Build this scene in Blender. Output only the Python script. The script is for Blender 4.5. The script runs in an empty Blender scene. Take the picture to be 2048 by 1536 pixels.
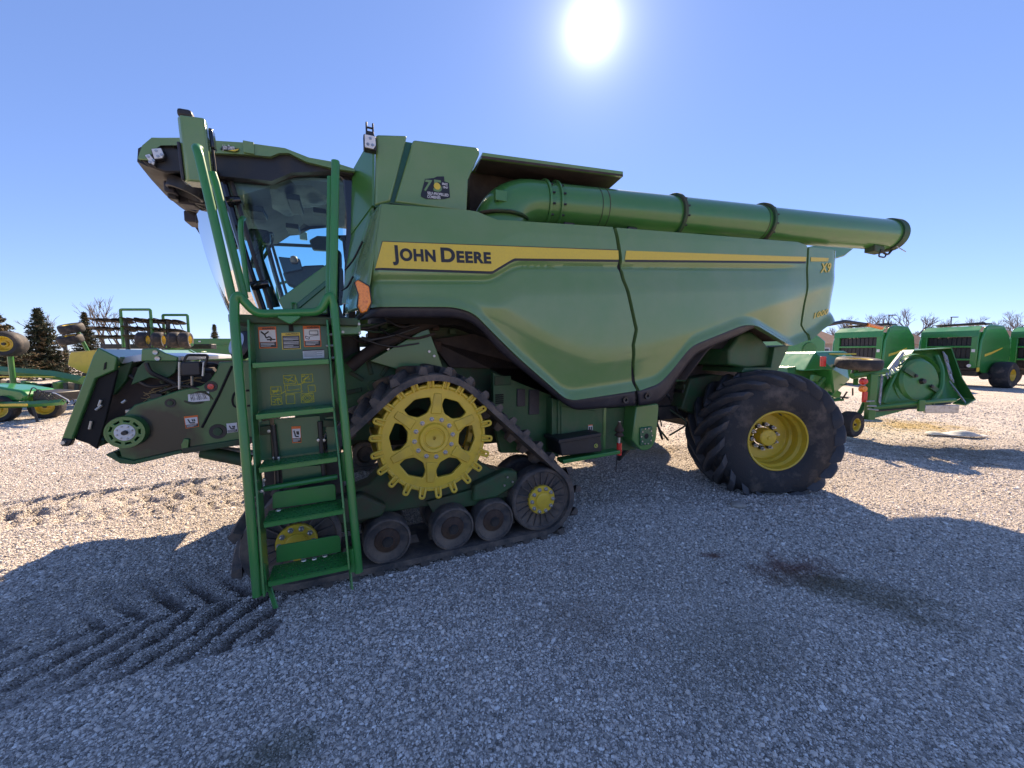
import bpy, bmesh, math, random
import numpy as np
from mathutils import Vector, Matrix
R = math.radians
PI = math.pi
random.seed(7)
scene = bpy.context.scene
COL = scene.collection

# ------------------------------------------------------------------ camera
cam_d = bpy.data.cameras.new('camera')
cam = bpy.data.objects.new('camera', cam_d)
COL.objects.link(cam)
cam_d.sensor_fit = 'HORIZONTAL'
cam_d.sensor_width = 36
cam_d.lens = 769 / 2048 * 36
cam_d.clip_start = 0.05
cam_d.clip_end = 3000
cam.location = (0, 0, 1.7)
cam.rotation_euler = (R(90 - 4.683), 0, 0)
scene.camera = cam

# ------------------------------------------------------------------ sky, sun, exposure
SUN_AZ, SUN_EL = R(11.0), R(37.6)          # clockwise from +Y
sun_dir = Vector((math.sin(SUN_AZ) * math.cos(SUN_EL), math.cos(SUN_AZ) * math.cos(SUN_EL), math.sin(SUN_EL)))
world = bpy.data.worlds.new('World')
scene.world = world
world.use_nodes = True
wn, wl = world.node_tree.nodes, world.node_tree.links
wn.clear()
w_out = wn.new('ShaderNodeOutputWorld')
w_bg = wn.new('ShaderNodeBackground')
w_sky = wn.new('ShaderNodeTexSky')
w_sky.sky_type = 'NISHITA'
w_sky.sun_disc = False
w_sky.sun_elevation = SUN_EL
w_sky.sun_rotation = SUN_AZ
w_sky.altitude = 400
w_sky.air_density = 0.9
w_sky.dust_density = 0.03
w_sky.ozone_density = 5.0
w_bg.inputs['Strength'].default_value = 0.089
# the sun itself, seen in the sky: a small blown-out disc with a soft aureole
w_tc = wn.new('ShaderNodeTexCoord')
w_dot = wn.new('ShaderNodeVectorMath'); w_dot.operation = 'DOT_PRODUCT'
w_dot.inputs[1].default_value = sun_dir
wl.new(w_tc.outputs['Generated'], w_dot.inputs[0])
def wmath(op, a, b=None):
    n = wn.new('ShaderNodeMath'); n.operation = op
    for i, x in enumerate((a, b)):
        if x is None: continue
        if isinstance(x, (int, float)): n.inputs[i].default_value = x
        else: wl.new(x, n.inputs[i])
    return n.outputs[0]
glow = wmath('DIVIDE', 0.0038, wmath('ADD', wmath('SUBTRACT', 1.00022, w_dot.outputs['Value']), 0.0))
w_gc = wn.new('ShaderNodeCombineXYZ')
for i, k in enumerate((1.0, 0.96, 0.88)):
    wl.new(wmath('MULTIPLY', glow, k), w_gc.inputs[i])
w_add = wn.new('ShaderNodeVectorMath'); w_add.operation = 'ADD'
w_gam = wn.new('ShaderNodeGamma'); w_gam.inputs['Gamma'].default_value = 0.7
wl.new(w_sky.outputs['Color'], w_gam.inputs['Color'])
w_tint = wn.new('ShaderNodeVectorMath'); w_tint.operation = 'MULTIPLY'; w_tint.inputs[1].default_value = (0.83, 0.89, 1.20)
wl.new(w_gam.outputs[0], w_tint.inputs[0])
wl.new(w_tint.outputs[0], w_add.inputs[0])
wl.new(w_gc.outputs[0], w_add.inputs[1])
wl.new(w_add.outputs[0], w_bg.inputs['Color'])
wl.new(w_bg.outputs[0], w_out.inputs['Surface'])

sun_d = bpy.data.lights.new('sun', 'SUN')
sun_d.energy = 4.0
sun_d.angle = R(0.53)
sun_d.color = (1.0, 0.80, 0.58)
sun = bpy.data.objects.new('sun', sun_d)
COL.objects.link(sun)
sun.rotation_euler = sun_dir.to_track_quat('Z', 'Y').to_euler()
sun.location = (0, 0, 30)

vs = scene.view_settings
vs.view_transform = 'Standard'
vs.look = 'None'
vs.exposure = 1.6
vs.gamma = 1.0
vs.use_curve_mapping = False

# ------------------------------------------------------------------ materials
MATS = {}
def mat(name, col, rough=0.5, metal=0.0, coat=0.0, col2=None, nscale=3.0, lo=0.45, hi=0.7, bump=0.0, bscale=40.0, spec=0.5, rvar=0.0, emit=None, coord='Object', detail=6.0):
    m = bpy.data.materials.new(name)
    m.use_nodes = True
    nt = m.node_tree; N, L = nt.nodes, nt.links
    b = N['Principled BSDF']
    b.inputs['Base Color'].default_value = (*col, 1)
    b.inputs['Roughness'].default_value = rough
    b.inputs['Metallic'].default_value = metal
    b.inputs['Coat Weight'].default_value = coat
    b.inputs['Coat Roughness'].default_value = 0.08
    b.inputs['Specular IOR Level'].default_value = spec
    if emit:
        b.inputs['Emission Color'].default_value = (*emit[:3], 1)
        b.inputs['Emission Strength'].default_value = emit[3]
    tc = N.new('ShaderNodeTexCoord')
    if col2 or rvar:
        nz = N.new('ShaderNodeTexNoise')
        nz.inputs['Scale'].default_value = nscale
        nz.inputs['Detail'].default_value = detail
        nz.inputs['Roughness'].default_value = 0.65
        L.new(tc.outputs[coord], nz.inputs['Vector'])
        rp = N.new('ShaderNodeMapRange')
        rp.inputs['From Min'].default_value = lo
        rp.inputs['From Max'].default_value = hi
        L.new(nz.outputs['Fac'], rp.inputs['Value'])
        if col2:
            mx = N.new('ShaderNodeMix'); mx.data_type = 'RGBA'
            mx.inputs['A'].default_value = (*col, 1)
            mx.inputs['B'].default_value = (*col2, 1)
            L.new(rp.outputs[0], mx.inputs['Factor'])
            L.new(mx.outputs['Result'], b.inputs['Base Color'])
        if rvar:
            ma = N.new('ShaderNodeMath'); ma.operation = 'MULTIPLY_ADD'
            ma.inputs[1].default_value = rvar; ma.inputs[2].default_value = rough
            L.new(rp.outputs[0], ma.inputs[0])
            L.new(ma.outputs[0], b.inputs['Roughness'])
    if bump:
        n2 = N.new('ShaderNodeTexNoise')
        n2.inputs['Scale'].default_value = bscale
        n2.inputs['Detail'].default_value = 4
        L.new(tc.outputs[coord], n2.inputs['Vector'])
        bp = N.new('ShaderNodeBump')
        bp.inputs['Strength'].default_value = bump
        bp.inputs['Distance'].default_value = 0.01
        L.new(n2.outputs['Fac'], bp.inputs['Height'])
        L.new(bp.outputs[0], b.inputs['Normal'])
    MATS[name] = m
    return m

GREEN = (0.056, 0.195, 0.042)
mat('green_paint', GREEN, 0.30, coat=0.5, col2=(0.090, 0.195, 0.062), nscale=2.3, lo=0.4, hi=0.85, rvar=0.12)
mat('green_panel', (0.145, 0.260, 0.082), 0.17, coat=0.5, col2=(0.220, 0.290, 0.130), nscale=1.1, lo=0.4, hi=0.85, rvar=0.16, bump=0.35, bscale=1.8)
mat('green_dusty', (0.030, 0.105, 0.034), 0.5, col2=(0.10, 0.12, 0.065), nscale=5, lo=0.42, hi=0.8, rvar=0.2)
mat('green_dirty', (0.030, 0.085, 0.032), 0.6, col2=(0.075, 0.058, 0.036), nscale=4, lo=0.4, hi=0.65, rvar=0.2)
mat('green_ladder', (0.030, 0.205, 0.038), 0.35, coat=0.3, col2=(0.05, 0.17, 0.055), nscale=6, lo=0.45, hi=0.85, rvar=0.15)
mat('green_dark', (0.018, 0.115, 0.050), 0.35, coat=0.3, col2=(0.028, 0.12, 0.05), nscale=6, rvar=0.1)
mat('yellow_paint', (0.66, 0.46, 0.035), 0.38, coat=0.25, col2=(0.46, 0.31, 0.05), nscale=5, lo=0.5, hi=0.85, rvar=0.2)
mat('yellow_decal', (0.72, 0.53, 0.05), 0.35, col2=(0.66, 0.48, 0.06), nscale=60)
mat('black_decal', (0.015, 0.015, 0.017), 0.4)
mat('white_decal', (0.72, 0.72, 0.72), 0.45, col2=(0.62, 0.61, 0.60), nscale=30)
mat('orange_decal', (0.75, 0.16, 0.02), 0.45)
mat('grey_decal', (0.25, 0.25, 0.26), 0.5)
mat('olive_decal', (0.60, 0.58, 0.09), 0.5)
mat('trim_plastic', (0.028, 0.025, 0.033), 0.48, col2=(0.05, 0.045, 0.05), nscale=8, bump=0.15, bscale=300)
mat('black_plastic', (0.017, 0.016, 0.018), 0.42, col2=(0.035, 0.032, 0.03), nscale=7, rvar=0.2)
mat('black_steel', (0.016, 0.015, 0.015), 0.45, col2=(0.055, 0.045, 0.038), nscale=9, rvar=0.2)
mat('gloss_black', (0.01, 0.01, 0.012), 0.12, coat=0.4)
mat('void_black', (0.010, 0.009, 0.009), 0.8)
mat('liner', (0.040, 0.028, 0.024), 0.8, col2=(0.07, 0.05, 0.04), nscale=5)
mat('rubber', (0.022, 0.021, 0.023), 0.72, col2=(0.15, 0.115, 0.09), nscale=3.4, lo=0.51, hi=0.75, bump=0.4, bscale=60)
mat('rubber_lug', (0.060, 0.059, 0.064), 0.7, col2=(0.13, 0.105, 0.09), nscale=7, lo=0.5, hi=0.8, bump=0.4, bscale=60)
mat('rubber_mud', (0.050, 0.047, 0.047), 0.8, col2=(0.19, 0.145, 0.11), nscale=5, lo=0.40, hi=0.68, bump=0.5, bscale=50)
mat('rust', (0.055, 0.032, 0.022), 0.8, col2=(0.10, 0.06, 0.035), nscale=9, bump=0.3, bscale=80)
mat('steel', (0.48, 0.48, 0.49), 0.35, metal=0.9, col2=(0.30, 0.28, 0.26), nscale=20)
mat('zinc', (0.55, 0.54, 0.50), 0.4, metal=0.7, col2=(0.4, 0.37, 0.3), nscale=15)
mat('lamp_white', (0.72, 0.74, 0.76), 0.2, coat=0.6)
mat('amber', (1.0, 0.30, 0.02), 0.25, coat=0.5, col2=(0.65, 0.13, 0.01), nscale=60)
mat('red_lens', (0.62, 0.02, 0.015), 0.25, coat=0.5)
mat('headliner', (0.30, 0.285, 0.30), 0.85, col2=(0.24, 0.23, 0.25), nscale=4)
mat('seat_fabric', (0.03, 0.03, 0.034), 0.9, bump=0.3, bscale=200)
mat('skin_tone', (0.5, 0.27, 0.19), 0.6)
mat('bright_plate', (0.65, 0.68, 0.72), 0.35, metal=0.3)
mat('straw', (0.36, 0.26, 0.12), 0.8)

def drum_shade_mat():  # shade round the feeder drum, put into the side plate's green
    m = mat('green_drum_shade', (0.036, 0.150, 0.044), 0.35, coat=0.3)
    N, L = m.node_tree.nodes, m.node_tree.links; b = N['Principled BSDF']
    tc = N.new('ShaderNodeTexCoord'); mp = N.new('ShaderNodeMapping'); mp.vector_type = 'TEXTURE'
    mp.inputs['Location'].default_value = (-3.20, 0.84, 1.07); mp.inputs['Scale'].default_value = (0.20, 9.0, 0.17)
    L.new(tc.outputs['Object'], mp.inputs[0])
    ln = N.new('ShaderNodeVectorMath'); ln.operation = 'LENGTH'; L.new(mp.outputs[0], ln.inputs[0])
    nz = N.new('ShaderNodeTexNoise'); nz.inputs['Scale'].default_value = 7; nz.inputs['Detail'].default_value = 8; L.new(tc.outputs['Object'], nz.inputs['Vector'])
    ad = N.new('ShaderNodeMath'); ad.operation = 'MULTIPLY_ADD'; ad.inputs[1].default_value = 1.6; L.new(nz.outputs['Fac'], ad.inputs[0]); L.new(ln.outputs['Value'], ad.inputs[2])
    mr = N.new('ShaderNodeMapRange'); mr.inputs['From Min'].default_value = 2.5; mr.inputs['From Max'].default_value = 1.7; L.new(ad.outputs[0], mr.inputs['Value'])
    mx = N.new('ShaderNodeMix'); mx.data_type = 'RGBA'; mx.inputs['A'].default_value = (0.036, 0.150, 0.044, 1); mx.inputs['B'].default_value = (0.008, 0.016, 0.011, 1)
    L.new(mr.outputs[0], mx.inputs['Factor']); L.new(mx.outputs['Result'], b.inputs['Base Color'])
drum_shade_mat()
def glass_mat(name, tint, refl=1.0):
    m = bpy.data.materials.new(name); m.use_nodes = True
    nt = m.node_tree; N, L = nt.nodes, nt.links
    N.clear()
    out = N.new('ShaderNodeOutputMaterial')
    tr = N.new('ShaderNodeBsdfTransparent'); tr.inputs['Color'].default_value = (*tint, 1)
    gl = N.new('ShaderNodeBsdfGlossy'); gl.inputs['Roughness'].default_value = 0.02
    fr = N.new('ShaderNodeFresnel'); fr.inputs['IOR'].default_value = 1.5
    mx = N.new('ShaderNodeMixShader')
    L.new(fr.outputs[0], mx.inputs['Fac'])
    L.new(tr.outputs[0], mx.inputs[1]); L.new(gl.outputs[0], mx.inputs[2])
    L.new(mx.outputs[0], out.inputs['Surface'])
    MATS[name] = m
    return m
glass_mat('cab_glass', (0.60, 0.86, 0.90))
glass_mat('clear_glass', (0.85, 0.92, 0.92))

# ------------------------------------------------------------------ mesh helpers
class MB:
    def __init__(s): s.v = []; s.f = []
    def add(s, vs_, fs):
        o = len(s.v); s.v += [tuple(map(float, q)) for q in vs_]; s.f += [tuple(i + o for i in f) for f in fs]; return s
    def box(s, x0, x1, y0, y1, z0, z1, M=None):
        vv = [(x0,y0,z0),(x1,y0,z0),(x1,y1,z0),(x0,y1,z0),(x0,y0,z1),(x1,y0,z1),(x1,y1,z1),(x0,y1,z1)]
        if M is not None: vv = [tuple(M @ Vector(q)) for q in vv]
        return s.add(vv, [(3,2,1,0),(4,5,6,7),(0,1,5,4),(1,2,6,5),(2,3,7,6),(3,0,4,7)])
    def prism(s, poly, y0, y1, top=None):
        """poly = [(x,z)] extruded along y; poly may differ at y1 through top"""
        a = sum(poly[i][0]*poly[(i+1) % len(poly)][1]-poly[(i+1) % len(poly)][0]*poly[i][1] for i in range(len(poly)))
        t = top or poly
        if a < 0: poly = poly[::-1]; t = t[::-1]
        n = len(poly)
        vv = [(x, y0, z) for x, z in poly] + [(x, y1, z) for x, z in t]
        ff = [tuple(range(n)), tuple(range(2*n-1, n-1, -1))] + [(i, i+n, (i+1) % n + n, (i+1) % n) for i in range(n)]
        return s.add(vv, ff)
    def prism_z(s, poly, z0, z1):
        a = sum(poly[i][0]*poly[(i+1) % len(poly)][1]-poly[(i+1) % len(poly)][0]*poly[i][1] for i in range(len(poly)))
        if a < 0: poly = poly[::-1]
        n = len(poly)
        vv = [(x, y, z0) for x, y in poly] + [(x, y, z1) for x, y in poly]
        ff = [tuple(range(n-1, -1, -1)), tuple(range(n, 2*n))] + [(i, (i+1) % n, (i+1) % n + n, i+n) for i in range(n)]
        return s.add(vv, ff)
    def tube(s, pts, r, n=10, closed=False):
        pts = [Vector(q) for q in pts]; m = len(pts)
        rr = r if isinstance(r, (list, tuple)) else [r]*m
        tg = []
        for i in range(m):
            a = pts[i-1] if (i > 0 or closed) else pts[i]
            b = pts[(i+1) % m] if (i < m-1 or closed) else pts[i]
            tg.append((b-a).normalized())
        up = Vector((0,0,1)) if abs(tg[0].z) < 0.9 else Vector((0,1,0))
        nrm = (up - tg[0]*up.dot(tg[0])).normalized()
        vv = []
        for i in range(m):
            nrm = (nrm - tg[i]*nrm.dot(tg[i])).normalized()
            bn = tg[i].cross(nrm)
            for k in range(n):
                t = 2*PI*k/n
                vv.append(pts[i] + (nrm*math.cos(t) + bn*math.sin(t))*rr[i])
        ff = []
        for i in range(m if closed else m-1):
            j = (i+1) % m
            for k in range(n):
                ff.append((i*n+k, i*n+(k+1) % n, j*n+(k+1) % n, j*n+k))
        if not closed:
            ff.append(tuple(range(n-1, -1, -1))); ff.append(tuple((m-1)*n+k for k in range(n)))
        return s.add(vv, ff)
    def cyl(s, p0, p1, r, n=16, r1=None):
        return s.tube([p0, p1], [r, r if r1 is None else r1], n)
    def lathe(s, prof, c=(0,0,0), n=48, axis='y', closed=False, caps=True):
        """prof = [(r, h)] revolved about an axis through c"""
        vv = []; m = len(prof)
        for r, h in prof:
            for k in range(n):
                t = 2*PI*k/n
                a, b = r*math.cos(t), r*math.sin(t)
                q = {'y': (a, h, b), 'z': (a, b, h), 'x': (h, a, b)}[axis]
                vv.append((c[0]+q[0], c[1]+q[1], c[2]+q[2]))
        ff = []
        for i in range(m if closed else m-1):
            j = (i+1) % m
            for k in range(n):
                ff.append((i*n+k, j*n+k, j*n+(k+1) % n, i*n+(k+1) % n))
        if not closed and caps:
            if prof[0][0] > 1e-6: ff.append(tuple(range(n)))
            if prof[-1][0] > 1e-6: ff.append(tuple((m-1)*n+k for k in range(n-1, -1, -1)))
        return s.add(vv, ff)
    def grid(s, nu, nv, fn):
        vv = [fn(i/(nu-1), j/(nv-1)) for j in range(nv) for i in range(nu)]
        return s.add(vv, [(j*nu+i, j*nu+i+1, (j+1)*nu+i+1, (j+1)*nu+i) for j in range(nv-1) for i in range(nu-1)])
    def mesh(s, name, m=None, smooth=32):
        me = bpy.data.meshes.new(name)
        me.from_pydata(s.v, [], s.f)
        if m: me.materials.append(MATS[m] if isinstance(m, str) else m)
        me.update()
        if smooth:
            for p_ in me.polygons: p_.use_smooth = True
            me.set_sharp_from_angle(angle=R(smooth))
        return me
    def build(s, name, m=None, parent=None, smooth=32, bevel=0.0, fix=False, seg=2):
        me = s.mesh(name, m, smooth)
        if fix:
            bm = bmesh.new(); bm.from_mesh(me); bmesh.ops.remove_doubles(bm, verts=bm.verts, dist=1e-5)
            bmesh.ops.recalc_face_normals(bm, faces=bm.faces); bm.to_mesh(me); bm.free()
            if smooth: me.set_sharp_from_angle(angle=R(smooth))
        return put(name, me, parent, bevel=bevel, seg=seg)

def put(name, me, parent=None, loc=None, rot=None, bevel=0.0, seg=2, mtx=None):
    o = bpy.data.objects.new(name, me)
    COL.objects.link(o)
    if parent: o.parent = parent
    if loc is not None: o.location = loc
    if rot is not None: o.rotation_euler = rot
    if mtx is not None: o.matrix_local = mtx
    if bevel:
        b = o.modifiers.new('bevel', 'BEVEL')
        b.width = bevel; b.segments = seg; b.limit_method = 'ANGLE'; b.angle_limit = R(35)
        b.harden_normals = False
    return o
def empty(name, loc=(0,0,0), rz=0.0):
    o = bpy.data.objects.new(name, None); COL.objects.link(o)
    o.location = loc; o.rotation_euler = (0, 0, rz); o.empty_display_size = 0.2
    return o
def tag(o, label=None, cat=None, group=None, kind=None):
    if label: o['label'] = label
    if cat: o['category'] = cat
    if group: o['group'] = group
    if kind: o['kind'] = kind
    return o
def copy_tree(o, parent=None):
    c = o.copy(); COL.objects.link(c); c.parent = parent
    for ch in list(o.children): copy_tree(ch, c)
    return c
def fillet(pts, rad=0.05, n=5, closed=False):
    pts = [Vector(q) for q in pts]; out = []
    m = len(pts)
    for i, q in enumerate(pts):
        if not closed and (i == 0 or i == m-1): out.append(q); continue
        a, b = pts[i-1]-q, pts[(i+1) % m]-q
        d = min(rad, a.length*0.45, b.length*0.45)
        pa, pb = q+a.normalized()*d, q+b.normalized()*d
        for k in range(n+1):
            t = k/n
            out.append(pa*(1-t)**2 + q*2*t*(1-t) + pb*t*t)
    return out
def interp(poly, x):
    if x <= poly[0][0]:
        (x0, z0), (x1, z1) = poly[0], poly[1]
    elif x >= poly[-1][0]:
        (x0, z0), (x1, z1) = poly[-2], poly[-1]
    else:
        for i in range(len(poly)-1):
            if poly[i][0] <= x <= poly[i+1][0]: break
        (x0, z0), (x1, z1) = poly[i], poly[i+1]
    return z0 + (z1-z0)*(x-x0)/(x1-x0 if abs(x1-x0) > 1e-9 else 1e-9)
def smooth_poly(poly, rad=0.12, n=6):
    return [(q.x, q.z) for q in fillet([(x, 0, z) for x, z in poly], rad, n)]
def sstep(a, b, x):
    t = max(0.0, min(1.0, (x-a)/(b-a))); return t*t*(3-2*t)
def along(poly, k, t):
    """point on a polyline, parametrised by its k-th coordinate (0..1)"""
    a, b = poly[0][k], poly[-1][k]; w = a+(b-a)*t
    q = [(p_[k], p_[1-k]) for p_ in poly]
    if b < a: q = q[::-1]
    o = interp(q, w)
    return (w, o) if k == 0 else (o, w)
def coons(B, T, Lf, Rt, nu, nv, yfn, flip=False):
    """patch between bottom, top (by x), left, right (by z) polylines in XZ; y from yfn(x,z)"""
    c00, c10, c01, c11 = B[0], B[-1], T[0], T[-1]
    def fn(s, t):
        b, tp, l, r = along(B, 0, s), along(T, 0, s), along(Lf, 1, t), along(Rt, 1, t)
        o = []
        for k in (0, 1):
            o.append((1-t)*b[k]+t*tp[k]+(1-s)*l[k]+s*r[k]-((1-s)*(1-t)*c00[k]+s*(1-t)*c10[k]+(1-s)*t*c01[k]+s*t*c11[k]))
        return (o[0], yfn(o[0], o[1]), o[1])
    return MB().grid(nu, nv, fn)
def solidify(o, th, off=1.0):
    m = o.modifiers.new('thickness', 'SOLIDIFY'); m.thickness = th; m.offset = off; return o
def curve_mesh(name, outlines, ext, bev=0.0, m=None, res=2):
    """plate with holes: 2D outlines in XY, extruded; returned mesh is rotated so that the plate stands in XZ facing -y"""
    cu = bpy.data.curves.new(name, 'CURVE'); cu.dimensions = '2D'; cu.fill_mode = 'BOTH'
    cu.extrude = ext; cu.bevel_depth = bev; cu.bevel_resolution = res
    for ol in outlines:
        sp = cu.splines.new('POLY'); sp.points.add(len(ol)-1)
        for i, q in enumerate(ol): sp.points[i].co = (q[0], q[1], 0, 1)
        sp.use_cyclic_u = True
    return _conv(name, cu, m)
def _conv(name, cu, m):
    ob = bpy.data.objects.new(name, cu); COL.objects.link(ob)
    dg = bpy.context.evaluated_depsgraph_get()
    me = bpy.data.meshes.new_from_object(ob.evaluated_get(dg))
    me.name = name
    bpy.data.objects.remove(ob); bpy.data.curves.remove(cu)
    me.transform(Matrix.Rotation(R(90), 4, 'X'))
    me.materials.clear()
    if m: me.materials.append(MATS[m])
    for p_ in me.polygons: p_.use_smooth = True
    me.set_sharp_from_angle(angle=R(30))
    return me
def text_mesh(name, body, size, m, bold=0.0, small_caps=None, shear=0.0, ext=0.001, spacing=1.0, align='LEFT'):
    cu = bpy.data.curves.new(name, 'FONT'); cu.body = body; cu.size = size; cu.extrude = ext
    cu.offset = bold; cu.shear = shear; cu.space_character = spacing; cu.align_x = align
    if small_caps:
        cu.small_caps_scale = small_caps
        for i, c in enumerate(body):
            if c.islower(): cu.body_format[i].use_small_caps = True
    return _conv(name, cu, m)
def fit_text(me, p0, p1, h, yfn, off=0.004):
    """stretch a text mesh between baseline points p0,p1 (XZ), cap height h, laid on y = yfn(x,z) - off"""
    xs = [v.co.x for v in me.vertices]; zs = [v.co.z for v in me.vertices]
    x0, x1, z0, z1 = min(xs), max(xs), 0.0, max(zs)
    d = Vector((p1[0]-p0[0], p1[1]-p0[1])); n = Vector((-d.y, d.x)).normalized()
    y0 = min(v.co.y for v in me.vertices)
    for v in me.vertices:
        s_, t_ = (v.co.x-x0)/(x1-x0), (v.co.z-z0)/(z1-z0)
        X = p0[0]+d.x*s_+n.x*h*t_; Z = p0[1]+d.y*s_+n.y*h*t_
        v.co = (X, yfn(X, Z)-off+(v.co.y-y0)*0.5, Z)
    me.update()
    return me

# ------------------------------------------------------------------ ground: gravel yard
MO = Vector((0.545, 3.486, 0.0))                 # combine's origin: under the rear of its near track
MA = R(23.9)
MX = Vector((math.cos(MA), math.sin(MA), 0)); MY = Vector((-math.sin(MA), math.cos(MA), 0))
rng = np.random.default_rng(11)
_perm = rng.random((256, 256))
def vnoise(x, y, f):
    x = np.asarray(x)*f; y = np.asarray(y)*f
    xi = np.floor(x).astype(int); yi = np.floor(y).astype(int)
    fx = x-xi; fy = y-yi
    fx = fx*fx*(3-2*fx); fy = fy*fy*(3-2*fy)
    g = lambda a, b: _perm[a % 256, b % 256]
    return (g(xi, yi)*(1-fx)+g(xi+1, yi)*fx)*(1-fy)+(g(xi, yi+1)*(1-fx)+g(xi+1, yi+1)*fx)*fy
def nstep(a, b, x):
    t = np.clip((x-a)/(b-a), 0, 1); return t*t*(3-2*t)
def rut(x, y, x0, y0, ang, half, pitch, depth, length, slant=0.55):
    """chevron print of a lugged track or tyre, from (x0,y0) along ang"""
    c, s = math.cos(ang), math.sin(ang)
    u = (x-x0)*c+(y-y0)*s; w = -(x-x0)*s+(y-y0)*c
    w = w+0.05*(vnoise(u, w, 1.1)-0.5)
    side = (w > 0)*0.5
    ph = (u+np.abs(w)*slant+0.07*(vnoise(x, y, 4)-0.5)+0.05*(vnoise(x+3, y, 11)-0.5))/pitch+side
    fr = ph-np.floor(ph)
    bar = nstep(0.08, 0.22, fr)*(1-nstep(0.48, 0.66, fr))
    inside = (1-nstep(half*0.88, half, np.abs(w)))*nstep(0.0, 0.15, u)*(1-nstep(length*0.7, length, u))
    lip = np.exp(-((np.abs(w)-half*1.04)/0.05)**2)*nstep(0.0, 0.15, u)*(1-nstep(length*0.7, length, u))
    wear = np.clip(0.05+1.5*vnoise(x, y, 1.7)*(0.6+0.8*vnoise(x+7, y, 5)), 0.05, 1.2)
    return (-bar*depth-0.2*depth)*inside*wear+0.45*depth*lip*wear*vnoise(x, y, 7), inside, bar*inside*np.clip(wear, 0, 1)
P1 = MO+MX*(-2.25)+MY*0.17
P2 = MO+MX*(-2.2)+MY*3.05
def height(x, y):
    x = np.asarray(x, float); y = np.asarray(y, float)
    far = 1-nstep(14, 30, np.hypot(x, y))
    h = 0.05*(vnoise(x, y, 0.33)-0.5)+0.022*(vnoise(x+9, y, 1.1)-0.5)+0.010*(vnoise(x, y+5, 3.7)-0.5)
    h = h*0.7
    a, m1, b1 = rut(x, y, P1.x, P1.y, MA+PI, 0.62, 0.205, 0.048, 5.0, -0.70)
    b, m2, b2 = rut(x, y, P2.x, P2.y, MA+PI+0.05, 0.36, 0.22, 0.06, 7)
    c, m3, b3 = rut(x, y, -1.3, 4.95, PI+0.30, 0.30, 0.19, 0.05, 6)
    # keep it level under wheels and tracks
    u = (x-MO.x)*MX.x+(y-MO.y)*MX.y; w = (x-MO.x)*MY.x+(y-MO.y)*MY.y
    flat = nstep(-2.7, -2.3, u)*(1-nstep(0.1, 0.5, u))*nstep(-0.5, -0.1, w)*(1-nstep(0.8, 1.2, w))
    a = a+m1*0.022*(vnoise(x, y, 13)-0.5)+m1*0.016*(vnoise(x+5, y+2, 23)-0.5)
    return (h*(1-flat)+a+b*(1-m1)+c*(1-m1))*far, np.maximum(np.maximum(m1, m2*0.8), m3*0.6), np.maximum(b1, 0.5*np.maximum(b2, b3))

def ground_nodes(N, L, base_out):
    """stains with a shape of their own, by place: rusty spill, damp olive patch, straw litter"""
    geo = N.new('ShaderNodeNewGeometry')
    nz = N.new('ShaderNodeTexNoise'); nz.inputs['Scale'].default_value = 3.2; nz.inputs['Detail'].default_value = 7; nz.inputs['Roughness'].default_value = 0.7
    L.new(geo.outputs['Position'], nz.inputs['Vector'])
    cur = base_out
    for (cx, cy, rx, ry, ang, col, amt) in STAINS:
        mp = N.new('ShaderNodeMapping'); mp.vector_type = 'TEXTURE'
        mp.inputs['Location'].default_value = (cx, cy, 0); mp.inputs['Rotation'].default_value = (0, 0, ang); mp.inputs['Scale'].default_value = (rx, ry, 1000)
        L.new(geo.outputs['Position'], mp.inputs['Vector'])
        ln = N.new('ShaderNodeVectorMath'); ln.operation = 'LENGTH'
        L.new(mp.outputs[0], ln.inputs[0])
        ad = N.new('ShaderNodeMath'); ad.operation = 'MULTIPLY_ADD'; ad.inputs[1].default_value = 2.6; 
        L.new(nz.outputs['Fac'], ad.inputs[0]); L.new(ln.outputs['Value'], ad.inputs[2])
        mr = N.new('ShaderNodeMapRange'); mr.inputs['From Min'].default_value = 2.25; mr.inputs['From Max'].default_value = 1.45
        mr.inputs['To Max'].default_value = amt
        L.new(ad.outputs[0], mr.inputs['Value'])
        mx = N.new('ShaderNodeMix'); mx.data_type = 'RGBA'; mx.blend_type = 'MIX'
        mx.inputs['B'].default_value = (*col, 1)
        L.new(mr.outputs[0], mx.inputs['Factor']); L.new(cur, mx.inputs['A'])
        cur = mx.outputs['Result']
    return cur
STAINS = [(*(2.206, 2.921), 0.48, 0.27, 0.2, (0.16, 0.062, 0.042), 0.92),
          (*(1.681, 3.094), 0.16, 0.07, 0.1, (0.18, 0.085, 0.06), 0.85),
          (*(2.483, 2.574), 0.75, 0.30, -0.5, (0.17, 0.145, 0.09), 0.75),
          (*(1.221, 2.073), 0.8, 0.5, 0.4, (0.28, 0.25, 0.20), 0.4),
          (*(0.402, 2.321), 0.5, 0.3, 0.1, (0.30, 0.24, 0.19), 0.4),
          (*(-0.996, 1.516), 0.25, 0.15, 0.3, (0.11, 0.11, 0.06), 0.6),
          (*(9.236, 8.814), 1.6, 1.2, 0.1, (0.42, 0.30, 0.10), 0.85),
          (*(2.414, 6.61), 0.8, 0.6, 0.1, (0.40, 0.30, 0.15), 0.5),
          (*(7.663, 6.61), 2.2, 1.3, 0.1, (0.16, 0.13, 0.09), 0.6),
          (-3.2, 6.5, 3.4, 0.8, 0.3, (0.43, 0.33, 0.20), 0.45)]

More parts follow.
